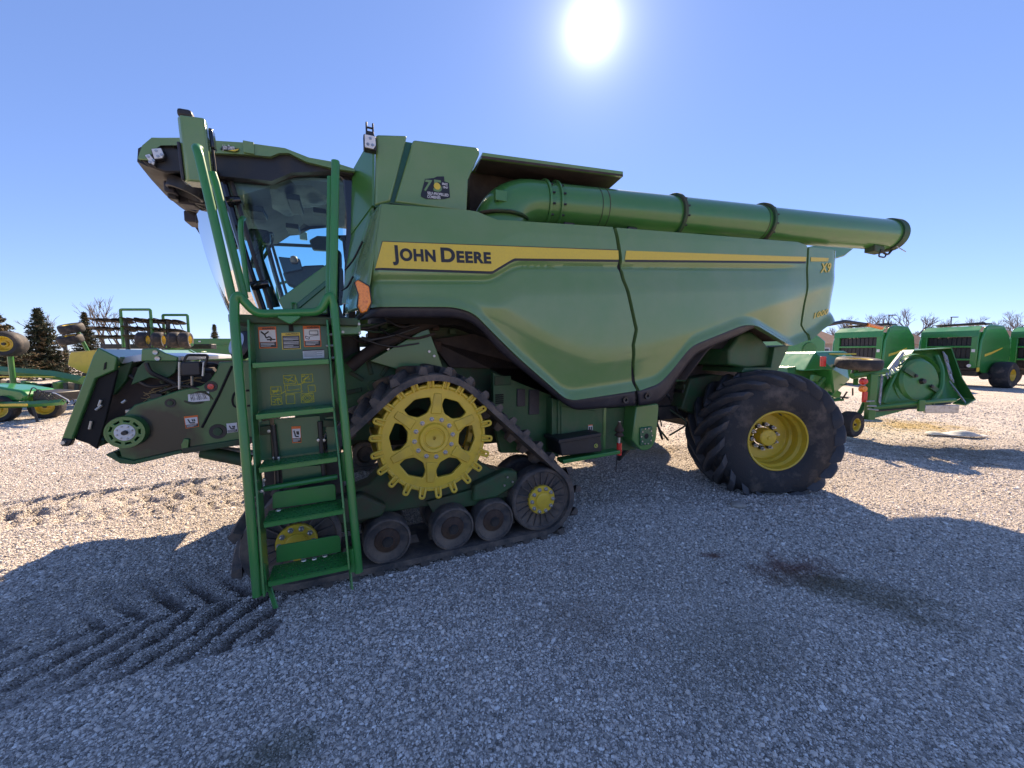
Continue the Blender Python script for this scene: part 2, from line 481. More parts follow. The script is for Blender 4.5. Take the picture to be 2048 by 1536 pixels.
def gravel_mat():
    m = bpy.data.materials.new('gravel_sheet'); m.use_nodes = True
    N, L = m.node_tree.nodes, m.node_tree.links
    b = N['Principled BSDF']; b.inputs['Roughness'].default_value = 0.9; b.inputs['Specular IOR Level'].default_value = 0.2
    geo = N.new('ShaderNodeNewGeometry')
    vo = N.new('ShaderNodeTexVoronoi'); vo.inputs['Scale'].default_value = 70; vo.inputs['Randomness'].default_value = 1
    L.new(geo.outputs['Position'], vo.inputs['Vector'])
    sp = N.new('ShaderNodeSeparateColor'); L.new(vo.outputs['Color'], sp.inputs[0])
    rp = N.new('ShaderNodeValToRGB')
    e = rp.color_ramp.elements
    e[0].position = 0; e[0].color = (0.34, 0.30, 0.26, 1)
    e[1].position = 1; e[1].color = (0.84, 0.75, 0.65, 1)
    for p_, c_ in ((0.35, (0.54, 0.48, 0.415, 1)), (0.7, (0.69, 0.61, 0.53, 1))):
        q = rp.color_ramp.elements.new(p_); q.color = c_
    L.new(sp.outputs[0], rp.inputs['Fac'])
    n2 = N.new('ShaderNodeTexNoise'); n2.inputs['Scale'].default_value = 0.9; n2.inputs['Detail'].default_value = 8
    L.new(geo.outputs['Position'], n2.inputs['Vector'])
    r2 = N.new('ShaderNodeMapRange'); r2.inputs['From Min'].default_value = 0.35; r2.inputs['From Max'].default_value = 0.7; r2.inputs['To Min'].default_value = 0.82; r2.inputs['To Max'].default_value = 1.08
    L.new(n2.outputs['Fac'], r2.inputs['Value'])
    mu = N.new('ShaderNodeMix'); mu.data_type = 'RGBA'; mu.blend_type = 'MULTIPLY'; mu.inputs['Factor'].default_value = 1
    L.new(rp.outputs[0], mu.inputs['A']); L.new(r2.outputs[0], mu.inputs['B'])
    sa = N.new('ShaderNodeAttribute'); sa.attribute_name = 'soil_gap_shade'
    sm = N.new('ShaderNodeMix'); sm.data_type = 'RGBA'; sm.inputs['B'].default_value = (0.17, 0.14, 0.12, 1)
    L.new(sa.outputs['Fac'], sm.inputs['Factor']); L.new(mu.outputs['Result'], sm.inputs['A'])
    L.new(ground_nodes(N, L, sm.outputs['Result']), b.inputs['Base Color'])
    # pebble relief: rounded tops, sunk joints
    mr = N.new('ShaderNodeMapRange'); mr.inputs['From Min'].default_value = 0.0; mr.inputs['From Max'].default_value = 0.7; mr.inputs['To Min'].default_value = 1; mr.inputs['To Max'].default_value = 0
    L.new(vo.outputs['Distance'], mr.inputs['Value'])
    bp = N.new('ShaderNodeBump'); bp.inputs['Strength'].default_value = 1.0; bp.inputs['Distance'].default_value = 0.014
    L.new(mr.outputs[0], bp.inputs['Height'])
    L.new(bp.outputs[0], b.inputs['Normal'])
    return m
def graded(a, b, step, far, growth=1.16):
    c = list(np.arange(a, b+1e-6, step)); s = step; lo = [a]; hi = [c[-1]]
    while hi[-1] < far: s *= growth; hi.append(hi[-1]+s)
    s = step
    while lo[-1] > -far: s *= growth; lo.append(lo[-1]-s)
    return np.array(lo[:0:-1]+c+hi[1:])
gx = graded(-7.5, 7.0, 0.035, 900); gy = graded(0.6, 8.5, 0.035, 900)
XX, YY = np.meshgrid(gx, gy)
ZZ, _, SOIL_GAP_SHADE = height(XX, YY)
nxg, nyg = len(gx), len(gy)
me = bpy.data.meshes.new('ground')
idx = np.arange(nxg*nyg).reshape(nyg, nxg)
quads = np.stack([idx[:-1, :-1], idx[:-1, 1:], idx[1:, 1:], idx[1:, :-1]], -1).reshape(-1, 4)
me.vertices.add(nxg*nyg); me.vertices.foreach_set('co', np.stack([XX, YY, ZZ], -1).astype(np.float32).ravel())
me.loops.add(quads.size); me.loops.foreach_set('vertex_index', quads.astype(np.int32).ravel())
me.polygons.add(len(quads)); me.polygons.foreach_set('loop_start', np.arange(0, quads.size, 4, dtype=np.int32))
me.update(calc_edges=True); me.validate()
me.polygons.foreach_set('use_smooth', np.ones(len(quads), bool))
at = me.attributes.new('soil_gap_shade', 'FLOAT', 'POINT'); SOIL_GAP_SHADE = np.maximum(SOIL_GAP_SHADE, 0.22*(1-nstep(4.5, 9.5, YY)))  # rut soil, plus shade between the near stones put into the colour
at.data.foreach_set('value', SOIL_GAP_SHADE.astype(np.float32).ravel())
me.materials.append(gravel_mat())
ground = put('ground', me)
tag(ground, kind='structure')

# loose stones lying on it: real geometry, spread by density that thins with distance
def stones():
    pts = []
    for (d0, d1, dens) in ((1.1, 2.6, 15000), (2.6, 4.2, 9500), (4.2, 7.0, 3700), (7.0, 16.0, 600)):
        n = int((2*1.42*d1)*(d1-d0)*dens)
        y = rng.uniform(d0, d1, n); x = rng.uniform(-1.42*d1, 1.42*d1, n)
        k = np.abs(x) < 1.42*y+0.3
        pts.append(np.stack([x[k], y[k]], -1))
    p = np.concatenate(pts)
    h, m, bs = height(p[:, 0], p[:, 1])
    keep = (rng.random(len(p)) > 0.2*m+0.42*bs) & (rng.random(len(p)) > nstep(7.5, 16.0, p[:, 1]))
    p, h, m = p[keep], h[keep], m[keep]
    n = len(p)
    size = np.exp(rng.normal(-5.70, 0.44, n))          # about 1 cm radius
    size = np.clip(size, 0.0016, 0.014)*(1-0.30*m)*(1+0.15*np.clip(p[:, 1]-2.5, 0, 7))
    size *= 0.85+0.45*vnoise(p[:, 0], p[:, 1], 0.8)
    z = h+size*rng.uniform(-0.1, 0.40, n)
    me = bpy.data.meshes.new('gravel_stones')
    me.vertices.add(n); me.vertices.foreach_set('co', np.stack([p[:, 0], p[:, 1], z], -1).astype(np.float32).ravel())
    a = me.attributes.new('sc', 'FLOAT', 'POINT'); a.data.foreach_set('value', size.astype(np.float32))
    r = np.stack([rng.normal(0, 0.35, n), rng.normal(0, 0.35, n), rng.uniform(0, 6.283, n)], -1)
    a = me.attributes.new('rot', 'FLOAT_VECTOR', 'POINT'); a.data.foreach_set('vector', r.astype(np.float32).ravel())
    a = me.attributes.new('pick', 'INT', 'POINT'); a.data.foreach_set('value', rng.integers(0, 7, n).astype(np.int32))
    me.update()
    m_ = bpy.data.materials.new('loose_stone'); m_.use_nodes = True
    N, L = m_.node_tree.nodes, m_.node_tree.links
    b = N['Principled BSDF']; b.inputs['Roughness'].default_value = 0.8; b.inputs['Specular IOR Level'].default_value = 0.3
    oi = N.new('ShaderNodeObjectInfo'); rp = N.new('ShaderNodeValToRGB'); e = rp.color_ramp.elements
    e[0].color = (0.20, 0.18, 0.16, 1); e[1].color = (0.95, 0.90, 0.82, 1)
    for p_, c_ in ((0.22, (0.47, 0.425, 0.375, 1)), (0.5, (0.67, 0.60, 0.53, 1)), (0.72, (0.72, 0.63, 0.54, 1)), (0.9, (0.80, 0.74, 0.67, 1))):
        q = e.new(p_); q.color = c_
    L.new(oi.outputs['Random'], rp.inputs['Fac'])
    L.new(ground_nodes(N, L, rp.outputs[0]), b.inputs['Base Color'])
    ng = bpy.data.node_groups.new('scatter_stones', 'GeometryNodeTree')
    ng.interface.new_socket('Geometry', in_out='INPUT', socket_type='NodeSocketGeometry')
    ng.interface.new_socket('Geometry', in_out='OUTPUT', socket_type='NodeSocketGeometry')
    G, K = ng.nodes, ng.links
    gi, go = G.new('NodeGroupInput'), G.new('NodeGroupOutput')
    iop = G.new('GeometryNodeInstanceOnPoints'); iop.inputs['Pick Instance'].default_value = True
    jn = G.new('GeometryNodeJoinGeometry')
    for i in range(7):
        ic = G.new('GeometryNodeMeshIcoSphere'); ic.inputs['Radius'].default_value = 1; ic.inputs['Subdivisions'].default_value = 2
        sp_ = G.new('GeometryNodeSetPosition'); pos = G.new('GeometryNodeInputPosition')
        nz = G.new('ShaderNodeTexNoise'); nz.inputs['Scale'].default_value = 0.9; nz.inputs['Detail'].default_value = 1.5
        off = G.new('ShaderNodeVectorMath'); off.operation = 'ADD'; off.inputs[1].default_value = (i*7.3+1, i*3.1, i*5.7)
        K.new(pos.outputs[0], off.inputs[0]); K.new(off.outputs[0], nz.inputs['Vector'])
        sb = G.new('ShaderNodeVectorMath'); sb.operation = 'SUBTRACT'; sb.inputs[1].default_value = (0.5, 0.5, 0.5)
        K.new(nz.outputs['Color'], sb.inputs[0])
        sc = G.new('ShaderNodeVectorMath'); sc.operation = 'SCALE'; sc.inputs['Scale'].default_value = 2.0
        K.new(sb.outputs[0], sc.inputs[0]); K.new(sc.outputs[0], sp_.inputs['Offset'])
        K.new(ic.outputs['Mesh'], sp_.inputs['Geometry'])
        tr = G.new('GeometryNodeTransform'); tr.inputs['Scale'].default_value = (1.25-0.04*i, 0.8+0.05*i, 0.62+0.03*(i % 3))
        K.new(sp_.outputs[0], tr.inputs['Geometry'])
        sm = G.new('GeometryNodeSetMaterial'); sm.inputs['Material'].default_value = m_
        K.new(tr.outputs[0], sm.inputs['Geometry'])
        g2 = G.new('GeometryNodeGeometryToInstance'); K.new(sm.outputs[0], g2.inputs[0])
        K.new(g2.outputs[0], jn.inputs[0])
    def attr(nm, ty):
        a = G.new('GeometryNodeInputNamedAttribute'); a.data_type = ty; a.inputs['Name'].default_value = nm; return a.outputs['Attribute']
    K.new(gi.outputs[0], iop.inputs['Points']); K.new(jn.outputs[0], iop.inputs['Instance'])
    K.new(attr('pick', 'INT'), iop.inputs['Instance Index'])
    e2r = G.new('FunctionNodeEulerToRotation'); K.new(attr('rot', 'FLOAT_VECTOR'), e2r.inputs[0]); K.new(e2r.outputs[0], iop.inputs['Rotation'])
    K.new(attr('sc', 'FLOAT'), iop.inputs['Scale'])
    K.new(iop.outputs[0], go.inputs[0])
    o = put('gravel_stones', me)
    md = o.modifiers.new('scatter', 'NODES'); md.node_group = ng
    me.materials.append(m_)
    tag(o, 'loose grey crushed gravel stones strewn over the yard', 'gravel', kind='stuff')
stones()

# ================================================================== the combine harvester
# local axes: x to its rear, y to its far side (0 = near face of the track), z up
HV = empty('combine_harvester', MO, MA)
tag(HV, 'large green combine harvester on a rubber crawler track with a ladder to its cab', 'combine')
W = 3.4                                             # overall width

# ------------------------------------------------------------------ side shields
BOT_F = smooth_poly([(-1.716, 2.024), (-1.099, 2.052), (-0.935, 2.012), (-0.512, 1.645), (-0.049, 1.282), (0.049, 1.258), (0.79, 1.327)], 0.10)
BOT_R = smooth_poly([(0.79, 1.327), (1.064, 1.367), (1.23, 1.508), (1.445, 1.769), (2.218, 2.005), (2.484, 2.013), (3.146, 1.799), (3.258, 1.781), (3.54, 1.853)], 0.10)
BOT_E = [(3.54, 1.853), (3.799, 1.953), (3.977, 2.055)]
BOT = BOT_F[:-1]+BOT_R[:-1]+BOT_E
CREASE = smooth_poly([(-1.715, 2.121), (-1.008, 2.149), (-0.712, 2.078), (-0.193, 1.792), (0.206, 1.649), (0.552, 1.667), (1.223, 1.802), (2.355, 2.136), (3.953, 2.635)], 0.25, 8)
STRIPE = smooth_poly([(-1.701, 2.271), (-0.757, 2.336), (-0.528, 2.478), (0.538, 2.561), (2.92, 2.754), (4.028, 2.861)], 0.08)
XEND = (4.143, 2.4)[0]+0.17
XFRONT = (-1.714, 2.077)[0]
def shield_y(x, z):
    zs, zc, zb = interp(STRIPE, x), interp(CREASE, x), interp(BOT, x)
    y = 0.05
    y += 0.17*(max(0.0, z-zs-0.22)/0.5)**1.5                      # leans in above the stripe
    d = zs-z                                                      # depth below the stripe edge
    fade = 1-sstep(2.7, 3.5, x)
    y += 0.030*fade*math.exp(-((d-0.045)/0.028)**2)                    # groove under the stripe
    y -= 0.055*sstep(0.04, 0.32, d)*(0.35+0.65*fade)
    e = zc-z                                                      # below the long crease it tucks under
    e = 0.30*(1-math.exp(-max(0.0, e)/0.30)) if e > 0.12 else e*0.84
    y += (0.42-0.22*sstep(1.8, 3.4, x))*0.5*(e+math.sqrt(e*e+0.0012))*sstep(-0.3, 0.25, e)
    h = z-zb
    y -= 0.50*max(0.0, 0.11-h)*sstep(0, 0.12, 0.11-h+0.02)        # lip above the trim flares out
    if x < XFRONT+0.10: y += 1.6*(XFRONT+0.10-x)**2*6
    r = 0.30
    if x > XEND-r: 
        q = min(1.0, (x-(XEND-r))/r); y += r*(1-math.sqrt(max(0.0, 1-q*q)))*0.9
    return y
TOP_F = [(-1.597, 2.802), (-0.921, 2.854), (-0.847, 2.852), (-0.685, 2.796), (-0.469, 2.807), (0.614, 2.88)]
TOP_R = [(0.657, 2.88), (3.283, 3.057), (3.501, 3.031), (3.759, 3.02)]
TOP_E = [(3.814, 3.019), (4.139, 3.046), (4.27, 3.019)]
SEAM1 = [(0.798, 1.318), (0.718, 1.616), (0.694, 1.774), (0.727, 1.921), (0.577, 2.395), (0.553, 2.627), (0.494, 2.824)]
SEAM2 = [(3.584, 1.854), (3.618, 1.938), (3.49, 2.049), (3.489, 2.363), (3.493, 2.736), (3.49, 2.957)]
L_F = [(-1.714, 2.027), (-1.714, 2.138), (-1.661, 2.441), (-1.611, 2.75)]
R_E = [(x+0.15, z) for x, z in [(4.096, 2.062), (4.209, 2.193), (4.226, 2.34), (4.2, 2.558), (4.091, 2.89), (4.036, 2.969)]]
def snap(B, T, Lc, Rc):
    Lc = [B[0]]+Lc[1:-1]+[T[0]]; Rc = [B[-1]]+Rc[1:-1]+[T[-1]]
    return B, T, Lc, Rc
gap = 0.022
def shift(p_, d): return [(x+d, z) for x, z in p_]
S1m = [(x, z) for x, z in SEAM1]; S2m = [(x, z) for x, z in SEAM2]
BF = [q for q in BOT_F if q[0] < S1m[0][0]-gap]+[(S1m[0][0]-gap, S1m[0][1])]
BR = [(S1m[0][0]+gap, S1m[0][1])]+[q for q in BOT_R if S1m[0][0]+gap < q[0] < S2m[0][0]-gap]+[(S2m[0][0]-gap, S2m[0][1])]
BE = [(S2m[0][0]+gap, S2m[0][1])]+[q for q in BOT_E if q[0] > S2m[0][0]+gap+0.01]
front = snap(BF, TOP_F[:-1]+[(S1m[-1][0]-gap, TOP_F[-1][1])], L_F, shift(S1m, -gap))
rear = snap(BR, [(S1m[-1][0]+gap, TOP_R[0][1])]+TOP_R[1:-1]+[(S2m[-1][0]-gap, TOP_R[-1][1])], shift(S1m, gap), shift(S2m, -gap))
endp = snap(BE, [(S2m[-1][0]+gap, TOP_E[0][1])]+TOP_E[1:], shift(S2m, gap), R_E)
def mirror_y(mb):
    m2 = MB(); m2.v = [(x, W-y, z) for x, y, z in mb.v]; m2.f = [f[::-1] for f in mb.f]; return m2
def edge_return(mb, nu, nv, depth=0.07):
    """fold the border of a grid inwards so that the shell shows thickness"""
    ring = [i for i in range(nu)]+[j*nu+nu-1 for j in range(1, nv)]+[(nv-1)*nu+i for i in range(nu-2, -1, -1)]+[j*nu for j in range(nv-2, 0, -1)]
    o = len(mb.v)
    for i in ring:
        x, y, z = mb.v[i]; mb.v.append((x, y+depth, z))
    n = len(ring)
    for k in range(n):
        mb.f.append((ring[k], o+k, o+(k+1) % n, ring[(k+1) % n]))
    return mb
fp = coons(*front, 150, 80, shield_y); edge_return(fp, 150, 80)
FPANEL = fp.build('front_side_shield', 'green_panel', HV, smooth=50)
rp_ = coons(*rear, 150, 80, shield_y); edge_return(rp_, 150, 80)
RPANEL = rp_.build('rear_side_shield', 'green_panel', HV, smooth=50)
ep = coons(*endp, 40, 60, shield_y); edge_return(ep, 40, 60, 0.05)
EPANEL = ep.build('tail_side_shield', 'green_panel', HV, smooth=50)
mirror_y(fp).build('front_side_shield', 'green_panel', HV, smooth=50)
mirror_y(rp_).build('rear_side_shield', 'green_panel', HV, smooth=50)
mirror_y(ep).build('tail_side_shield', 'green_panel', HV, smooth=50)
# tail face between the two sides
tz0, tz1 = R_E[0][1], R_E[-1][1]
tl = MB().grid(12, 14, lambda s, t: (along(R_E, 1, t)[0]+0.02+0.10*math.sin(PI*s)**0.5, 0.32+s*(W-0.64), tz0+(tz1-tz0)*t))
tl.build('tail_shield', 'green_panel', HV, smooth=50)
# closing bands behind the seams
for sm_ in (S1m, S2m):
    b = MB(); n = len(sm_)
    pts = [(x, shield_y(x, z)+0.06, z) for x, z in sm_]
    b.add([(x-0.05, y, z) for x, y, z in pts]+[(x+0.05, y, z) for x, y, z in pts], [(i, i+n, i+1+n, i+1) for i in range(n-1)])
    solidify(b.build('seam_backing', 'void_black', HV, smooth=0), 0.01)

# front edge of the shield folds round towards the cab
FE = [shield_y(*along(front[2], 1, t_)) for t_ in (0.0, 0.55, 1.0)]
def front_fold(s, t):
    x, z = along(front[2], 1, t)
    y = FE[0]*(1-2*t)+FE[1]*2*t if t < 0.5 else FE[1]*(2-2*t)+FE[2]*(2*t-1)
    return (x-0.004-0.15*s*(1-0.5*t), y+0.005+0.50*s**1.3*(1-0.2*t), z)
solidify(MB().grid(8, 30, front_fold).build('front_corner', 'green_panel', HV, smooth=50), 0.012)

# stripe and lettering on the shield
def decal(name, B, T, m, par, nu=60, nv=6, off=0.0045):
    Lc, Rc = [B[0], T[0]], [B[-1], T[-1]]
    return coons(B, T, Lc, Rc, nu, nv, lambda x, z: shield_y(x, z)-off).build(name, m, par, smooth=60)
sy = 0.05
B1 = [(-1.661, 2.315), (-0.754, 2.364), (-0.62, 2.449), (-0.556, 2.488), (0.536, 2.581)]
B1b = [(-1.665, 2.299), (-0.75, 2.344), (-0.597, 2.443), (-0.542, 2.47), (0.537, 2.56)]
T1 = [(-1.607, 2.505), (0.528, 2.666)]
T1b = [(-1.611, 2.51), (0.528, 2.673)]
decal('stripe_border', B1b, T1b, 'black_decal', FPANEL, 90, 8, 0.003)
decal('stripe', B1, T1, 'yellow_decal', FPANEL, 90, 8, 0.005)
decal('stripe_border', [(0.615, 2.567), (3.453, 2.813)], [(0.614, 2.588), (3.451, 2.838)], 'black_decal', RPANEL)
decal('stripe', [(0.608, 2.588), (3.451, 2.838)], [(0.623, 2.674), (3.456, 2.893)], 'yellow_decal', RPANEL)
decal('stripe', [(3.554, 2.847), (3.919, 2.881)], [(3.549, 2.899), (3.936, 2.926)], 'yellow_decal', EPANEL, 20, 4)
for body, pa, pb in (('John', (-1.54, 2.382), (-1.218, 2.401)), ('Deere', (-1.177, 2.404), (-0.762, 2.429))):
    tm = text_mesh('lettering', body, 0.2, 'black_decal', bold=0.0075, small_caps=0.80, spacing=1.08)
    put('lettering', fit_text(tm, pa, pb, 0.106, shield_y, 0.0075), FPANEL)
for nm, body, pa, pb, hh, c_, o_ in (
        ('model_numeral', 'X9', (3.765, 2.728), (4.008, 2.758), 0.115, 'yellow_decal', 0.007),
        ('model_number', '1000', (3.739, 2.143), (4.061, 2.217), 0.068, 'yellow_decal', 0.007)):
    t2 = text_mesh(nm, body, 0.15, c_, bold=0.0045 if body == 'X9' else 0.003, shear=0.25, spacing=1.1)
    put(nm, fit_text(t2, pa, pb, hh, shield_y, o_), EPANEL)

# dark trim along the lower edge
def trim(name, B, low, n, off=0.03):
    """band between the shield's edge B and the lower outline low"""
    def fn(s, t):
        a = along(B, 0, s); b = along(low, 0, s)
        x = a[0]*(1-t)+b[0]*t; z = (a[1]+0.004)*(1-t)+b[1]*t
        return (x, shield_y(*along(B, 0, s))+off+0.045*t*t, z)
    o = MB().grid(n, 5, fn).build(name, 'trim_plastic', HV, smooth=60)
    solidify(o, 0.035, -1.0 if False else 1.0)
    return o
LOWF = smooth_poly([(-1.777, 1.946), (-1.068, 1.975), (-0.96, 1.955), (-0.849, 1.885), (-0.676, 1.708), (-0.017, 1.22), (0.11, 1.151), (0.832, 1.158)], 0.08)
LOWR = smooth_poly([(0.884, 1.155), (1.154, 1.166), (1.255, 1.251), (1.499, 1.582), (1.606, 1.684), (2.314, 1.913), (2.571, 2.0)], 0.08)
trim('lower_trim', BF, LOWF, 80)
TBR = [(x, z) for x, z in BR if x < (2.484, 2.013)[0]]
trim('arch_trim', TBR, LOWR, 80)
for q in ((0.668, -0.0, 1.229), (0.949, 0.0, 1.256)):
    yy = shield_y(q[0], q[2]+0.1)+0.02
    MB().lathe([(0.0,0.012),(0.014,0.012),(0.016,-0.004),(0.034,-0.006),(0.036,0.03)], (q[0], yy, q[2]), 20).build('trim_fastener', 'black_plastic', HV)
# rear wheel arch liner behind the shield
LIN = smooth_poly([(1.529, 1.387), (1.866, 1.729), (2.293, 1.899), (2.83, 2.028), (3.13, 1.939), (3.446, 1.84)], 0.08)
n = len(LIN)
b = MB(); b.add([(x, 0.10, z+0.01) for x, z in LIN]+[(x, 0.80, z+0.01) for x, z in LIN], [(i, i+1, i+1+n, i+n) for i in range(n-1)])
solidify(b.build('wheel_arch_liner', 'liner', HV, smooth=40), 0.02)
# moulded grey-green tank tucked under the tail, and the tail skirt below it
tankp = smooth_poly([(2.595, 1.732), (2.798, 1.938), (3.008, 1.981), (3.217, 1.88), (3.619, 1.624), (3.61, 1.486), (3.351, 1.517), (2.946, 1.497), (2.608, 1.54)], 0.06)
MB().prism(tankp, 0.40, 1.9).build('moulded_tank', 'green_dusty', HV, smooth=40, bevel=0.03, seg=4)
q = (3.463, 0.395, 1.72); MB().box(q[0]-0.03, q[0]+0.05, 0.392, 0.398, q[2]-0.045, q[2]+0.05).build('warning_sticker', 'white_decal', HV)
MB().prism([(3.4, 1.773), (3.73, 1.802), (3.483, 1.432), (2.778, 1.446), (2.821, 1.509), (3.351, 1.501)], 0.34, 3.0).build('tail_skirt', 'green_dusty', HV, bevel=0.008)
# body core: what the shields hide
MB().prism([(-1.55,1.95),(-1.55,2.78),(4.0,2.92),(4.15,2.5),(4.0,1.95),(3.4,1.85),(2.7,1.75),(1.7,1.75),(0.9,1.45),(-0.3,1.75),(-0.9,1.95)], 0.50, W-0.50).build('body_core', 'void_black', HV, smooth=0)
MB().box(-1.55, 4.0, 0.24, W-0.24, 2.72, 2.79).build('upper_deck', 'green_dusty', HV, smooth=0)

# ------------------------------------------------------------------ grain tank
TY = 0.38
tp = [(-1.602, 3.418), (-1.358, 3.456), (-0.758, 3.503), (-0.722, 3.451), (-0.851, 2.926), (-1.488, 2.921), (-1.628, 2.865)]
# front block, raised a little over the rear block, with a slanted groove between
MB().prism([(-1.602, 3.418), (-1.358, 3.464), (-1.504, 2.915), (-1.628, 2.865)], TY, W-TY).build('tank_front_cover', 'green_panel', HV, bevel=0.02, seg=3)
MB().prism([(-1.31, 3.447), (-0.758, 3.503), (-0.726, 3.463), (-0.839, 3.211), (-0.855, 2.929), (-1.473, 2.92)], TY+0.012, W-TY).build('tank_side_cover', 'green_panel', HV, bevel=0.02, seg=3)
MB().prism([(-1.366, 3.439), (-1.298, 3.442), (-1.457, 2.906), (-1.516, 2.909)], TY+0.06, W-TY-0.06).build('tank_groove', 'green_dark', HV)
# underside chamfer of the covers
q = [(-1.628, 2.865), (-1.504, 2.915), (-0.855, 2.929), (-0.832, 2.898)]
b = MB()
sill = [(-1.593, 2.88), (-1.489, 2.911), (-0.829, 2.921)]
b.add([(q[0][0], TY, q[0][1]), (q[1][0], TY, q[1][1]), (q[2][0], TY+0.012, q[2][1]), (sill[2][0], TY+0.14, sill[2][1]), (sill[1][0], TY+0.14, sill[1][1]), (sill[0][0], TY+0.14, sill[0][1])], [(0, 5, 4, 1), (1, 4, 3, 2)])
solidify(b.build('tank_chamfer', 'green_dusty', HV, smooth=0), 0.01)
# open flap hinged out behind it, over the auger
lid = [(-0.697, 3.496), (-0.517, 3.511), (0.888, 3.612), (0.876, 3.564), (0.717, 3.395), (0.665, 3.401), (-0.518, 3.383), (-0.735, 3.377)]
top_l = [(-0.705, 0.4, 3.468), (0.853, 0.4, 3.59)]; mid_l = [(-0.715, 0.4, 3.419), (0.855, 0.4, 3.54)]; low_l = [(-0.642, 0.8, 3.473), (0.944, 0.8, 3.55)]
b = MB(); b.add([top_l[0], top_l[1], mid_l[1], mid_l[0]], [(0, 1, 2, 3)])
solidify(b.build('tank_flap_rim', 'green_panel', HV, smooth=0, bevel=0.0), 0.03)
b = MB(); b.add([mid_l[0], mid_l[1], low_l[1], low_l[0]], [(0, 1, 2, 3)])
solidify(b.build('tank_flap_underside', 'liner', HV, smooth=0), 0.02)
top_b = [(p_[0]+0.05, 0.9, p_[2]+0.05) for p_ in top_l]
b = MB(); b.add([top_l[0], top_l[1], top_b[1], top_b[0]], [(3, 2, 1, 0)])
solidify(b.build('tank_flap', 'green_panel', HV, smooth=0), 0.02)
MB().prism([(-0.682, 3.037), (-0.678, 3.499), (-0.571, 3.616), (1.026, 3.604), (1.123, 3.511), (1.194, 3.114)], 0.86, W-0.5).build('tank_rear_wall', 'liner', HV, smooth=0)
MB().prism([(-1.5,2.7),(-1.5,3.3),(-0.85,3.3),(-0.85,2.75)], 0.52, W-0.5).build('tank_wall', 'green_dusty', HV, smooth=0)
# bevel-nosed panel between cab and tank (sloping shoulder)
sh = [(-1.747, 0.62, 3.199), (-1.583, 0.62, 3.412), (-1.6, 0.62, 2.95), (-1.867, 0.62, 2.101), (-1.921, 0.62, 2.098), (-1.816, 0.62, 2.478), (-1.757, 0.62, 2.853)]
b = MB(); k = [(-1.755, 0.7, 3.238), (-1.609, 0.39, 3.407), (-1.627, 0.39, 2.869), (-1.783, 0.7, 2.708)]
b.add(k, [(0, 3, 2, 1)])
b2 = MB().add([(-1.625, 0.41000000000000003, 2.883), (-1.782, 0.72, 2.722), (-1.874, 0.7, 2.118), (-1.769, 0.5, 2.1)], [(0, 1, 2, 3)])
solidify(b2.build('shoulder_lower_panel', 'green_paint', HV, smooth=0), 0.02)
solidify(b.build('shoulder_panel', 'green_paint', HV, smooth=0), 0.02)
# emblem on the tank: a seventy-five badge
ty_ = TY+0.008
bad = [(-1.256, 3.02), (-1.22, 3.147), (-1.145, 3.168), (-1.119, 3.185), (-1.058, 3.196), (-1.055, 3.155), (-1.016, 3.15), (-1.008, 3.031), (-1.061, 3.01), (-1.211, 2.987), (-1.256, 3.0)]
B75 = MB().prism(bad, ty_-0.001, ty_+0.008).build('anniversary_badge', 'black_decal', HV, smooth=0)
def badge_text(body, a, b_, h, m, bold=0.002, shear=0.0):
    t2 = text_mesh('badge_text', body, 0.1, m, bold=bold, shear=shear); fit_text(t2, a, b_, h, lambda x, z: ty_, 0.005); put('badge_text', t2, B75)
badge_text('7', (-1.231, 3.053), (-1.155, 3.057), 0.088, 'green_panel', 0.003, 0.3)
badge_text('5', (-1.151, 3.062), (-1.078, 3.065), 0.092, 'green_panel', 0.003, 0.0)
badge_text('SELF-PROPELLED', (-1.202, 3.025), (-1.022, 3.035), 0.022, 'white_decal')
badge_text('COMBINES', (-1.204, 2.996), (-1.092, 3.003), 0.022, 'white_decal')
badge_text('SINCE', (-1.077, 3.123), (-1.029, 3.125), 0.018, 'white_decal')
badge_text('1947', (-1.069, 3.096), (-1.025, 3.097), 0.018, 'white_decal')
q = (-1.12, 3.103); MB().lathe([(0,0),(0.028,0),(0.028,0.004)], (q[0], ty_-0.008, q[1]), 24).build('badge_sun', 'yellow_decal', B75)
# work light and camera on the tank's corner
q = (-1.648, 0.34, 3.326)
WL = MB().box(q[0]-0.05, q[0]+0.045, 0.33, 0.40, q[2]-0.06, q[2]+0.055).build('work_light', 'black_plastic', HV, bevel=0.012)
MB().prism([(q[0]-0.042, q[2]-0.05), (q[0]+0.02, q[2]-0.052), (q[0]+0.038, q[2]-0.02), (q[0]+0.036, q[2]+0.045), (q[0]-0.042, q[2]+0.045)], 0.322, 0.332).build('lens', 'lamp_white', WL, bevel=0.003)
for dx, dz in ((-0.02,-0.025),(0.014,-0.025),(-0.002,0.022)):
    MB().lathe([(0,-0.003),(0.011,-0.003),(0.013,0.004)], (q[0]+dx, 0.322, q[2]+dz), 12).build('lamp_bulb', 'steel', WL)
br = MB(); br.box(q[0]-0.03, q[0]-0.018, 0.36, 0.39, q[2]+0.05, q[2]+0.16); br.box(q[0]+0.018, q[0]+0.03, 0.36, 0.39, q[2]+0.05, q[2]+0.16); br.box(q[0]-0.03, q[0]+0.03, 0.35, 0.40, q[2]+0.05, q[2]+0.09); br.box(q[0]-0.02, q[0]+0.02, 0.365, 0.385, q[2]+0.12, q[2]+0.13)
br.build('light_bracket', 'black_plastic', HV, bevel=0.004)

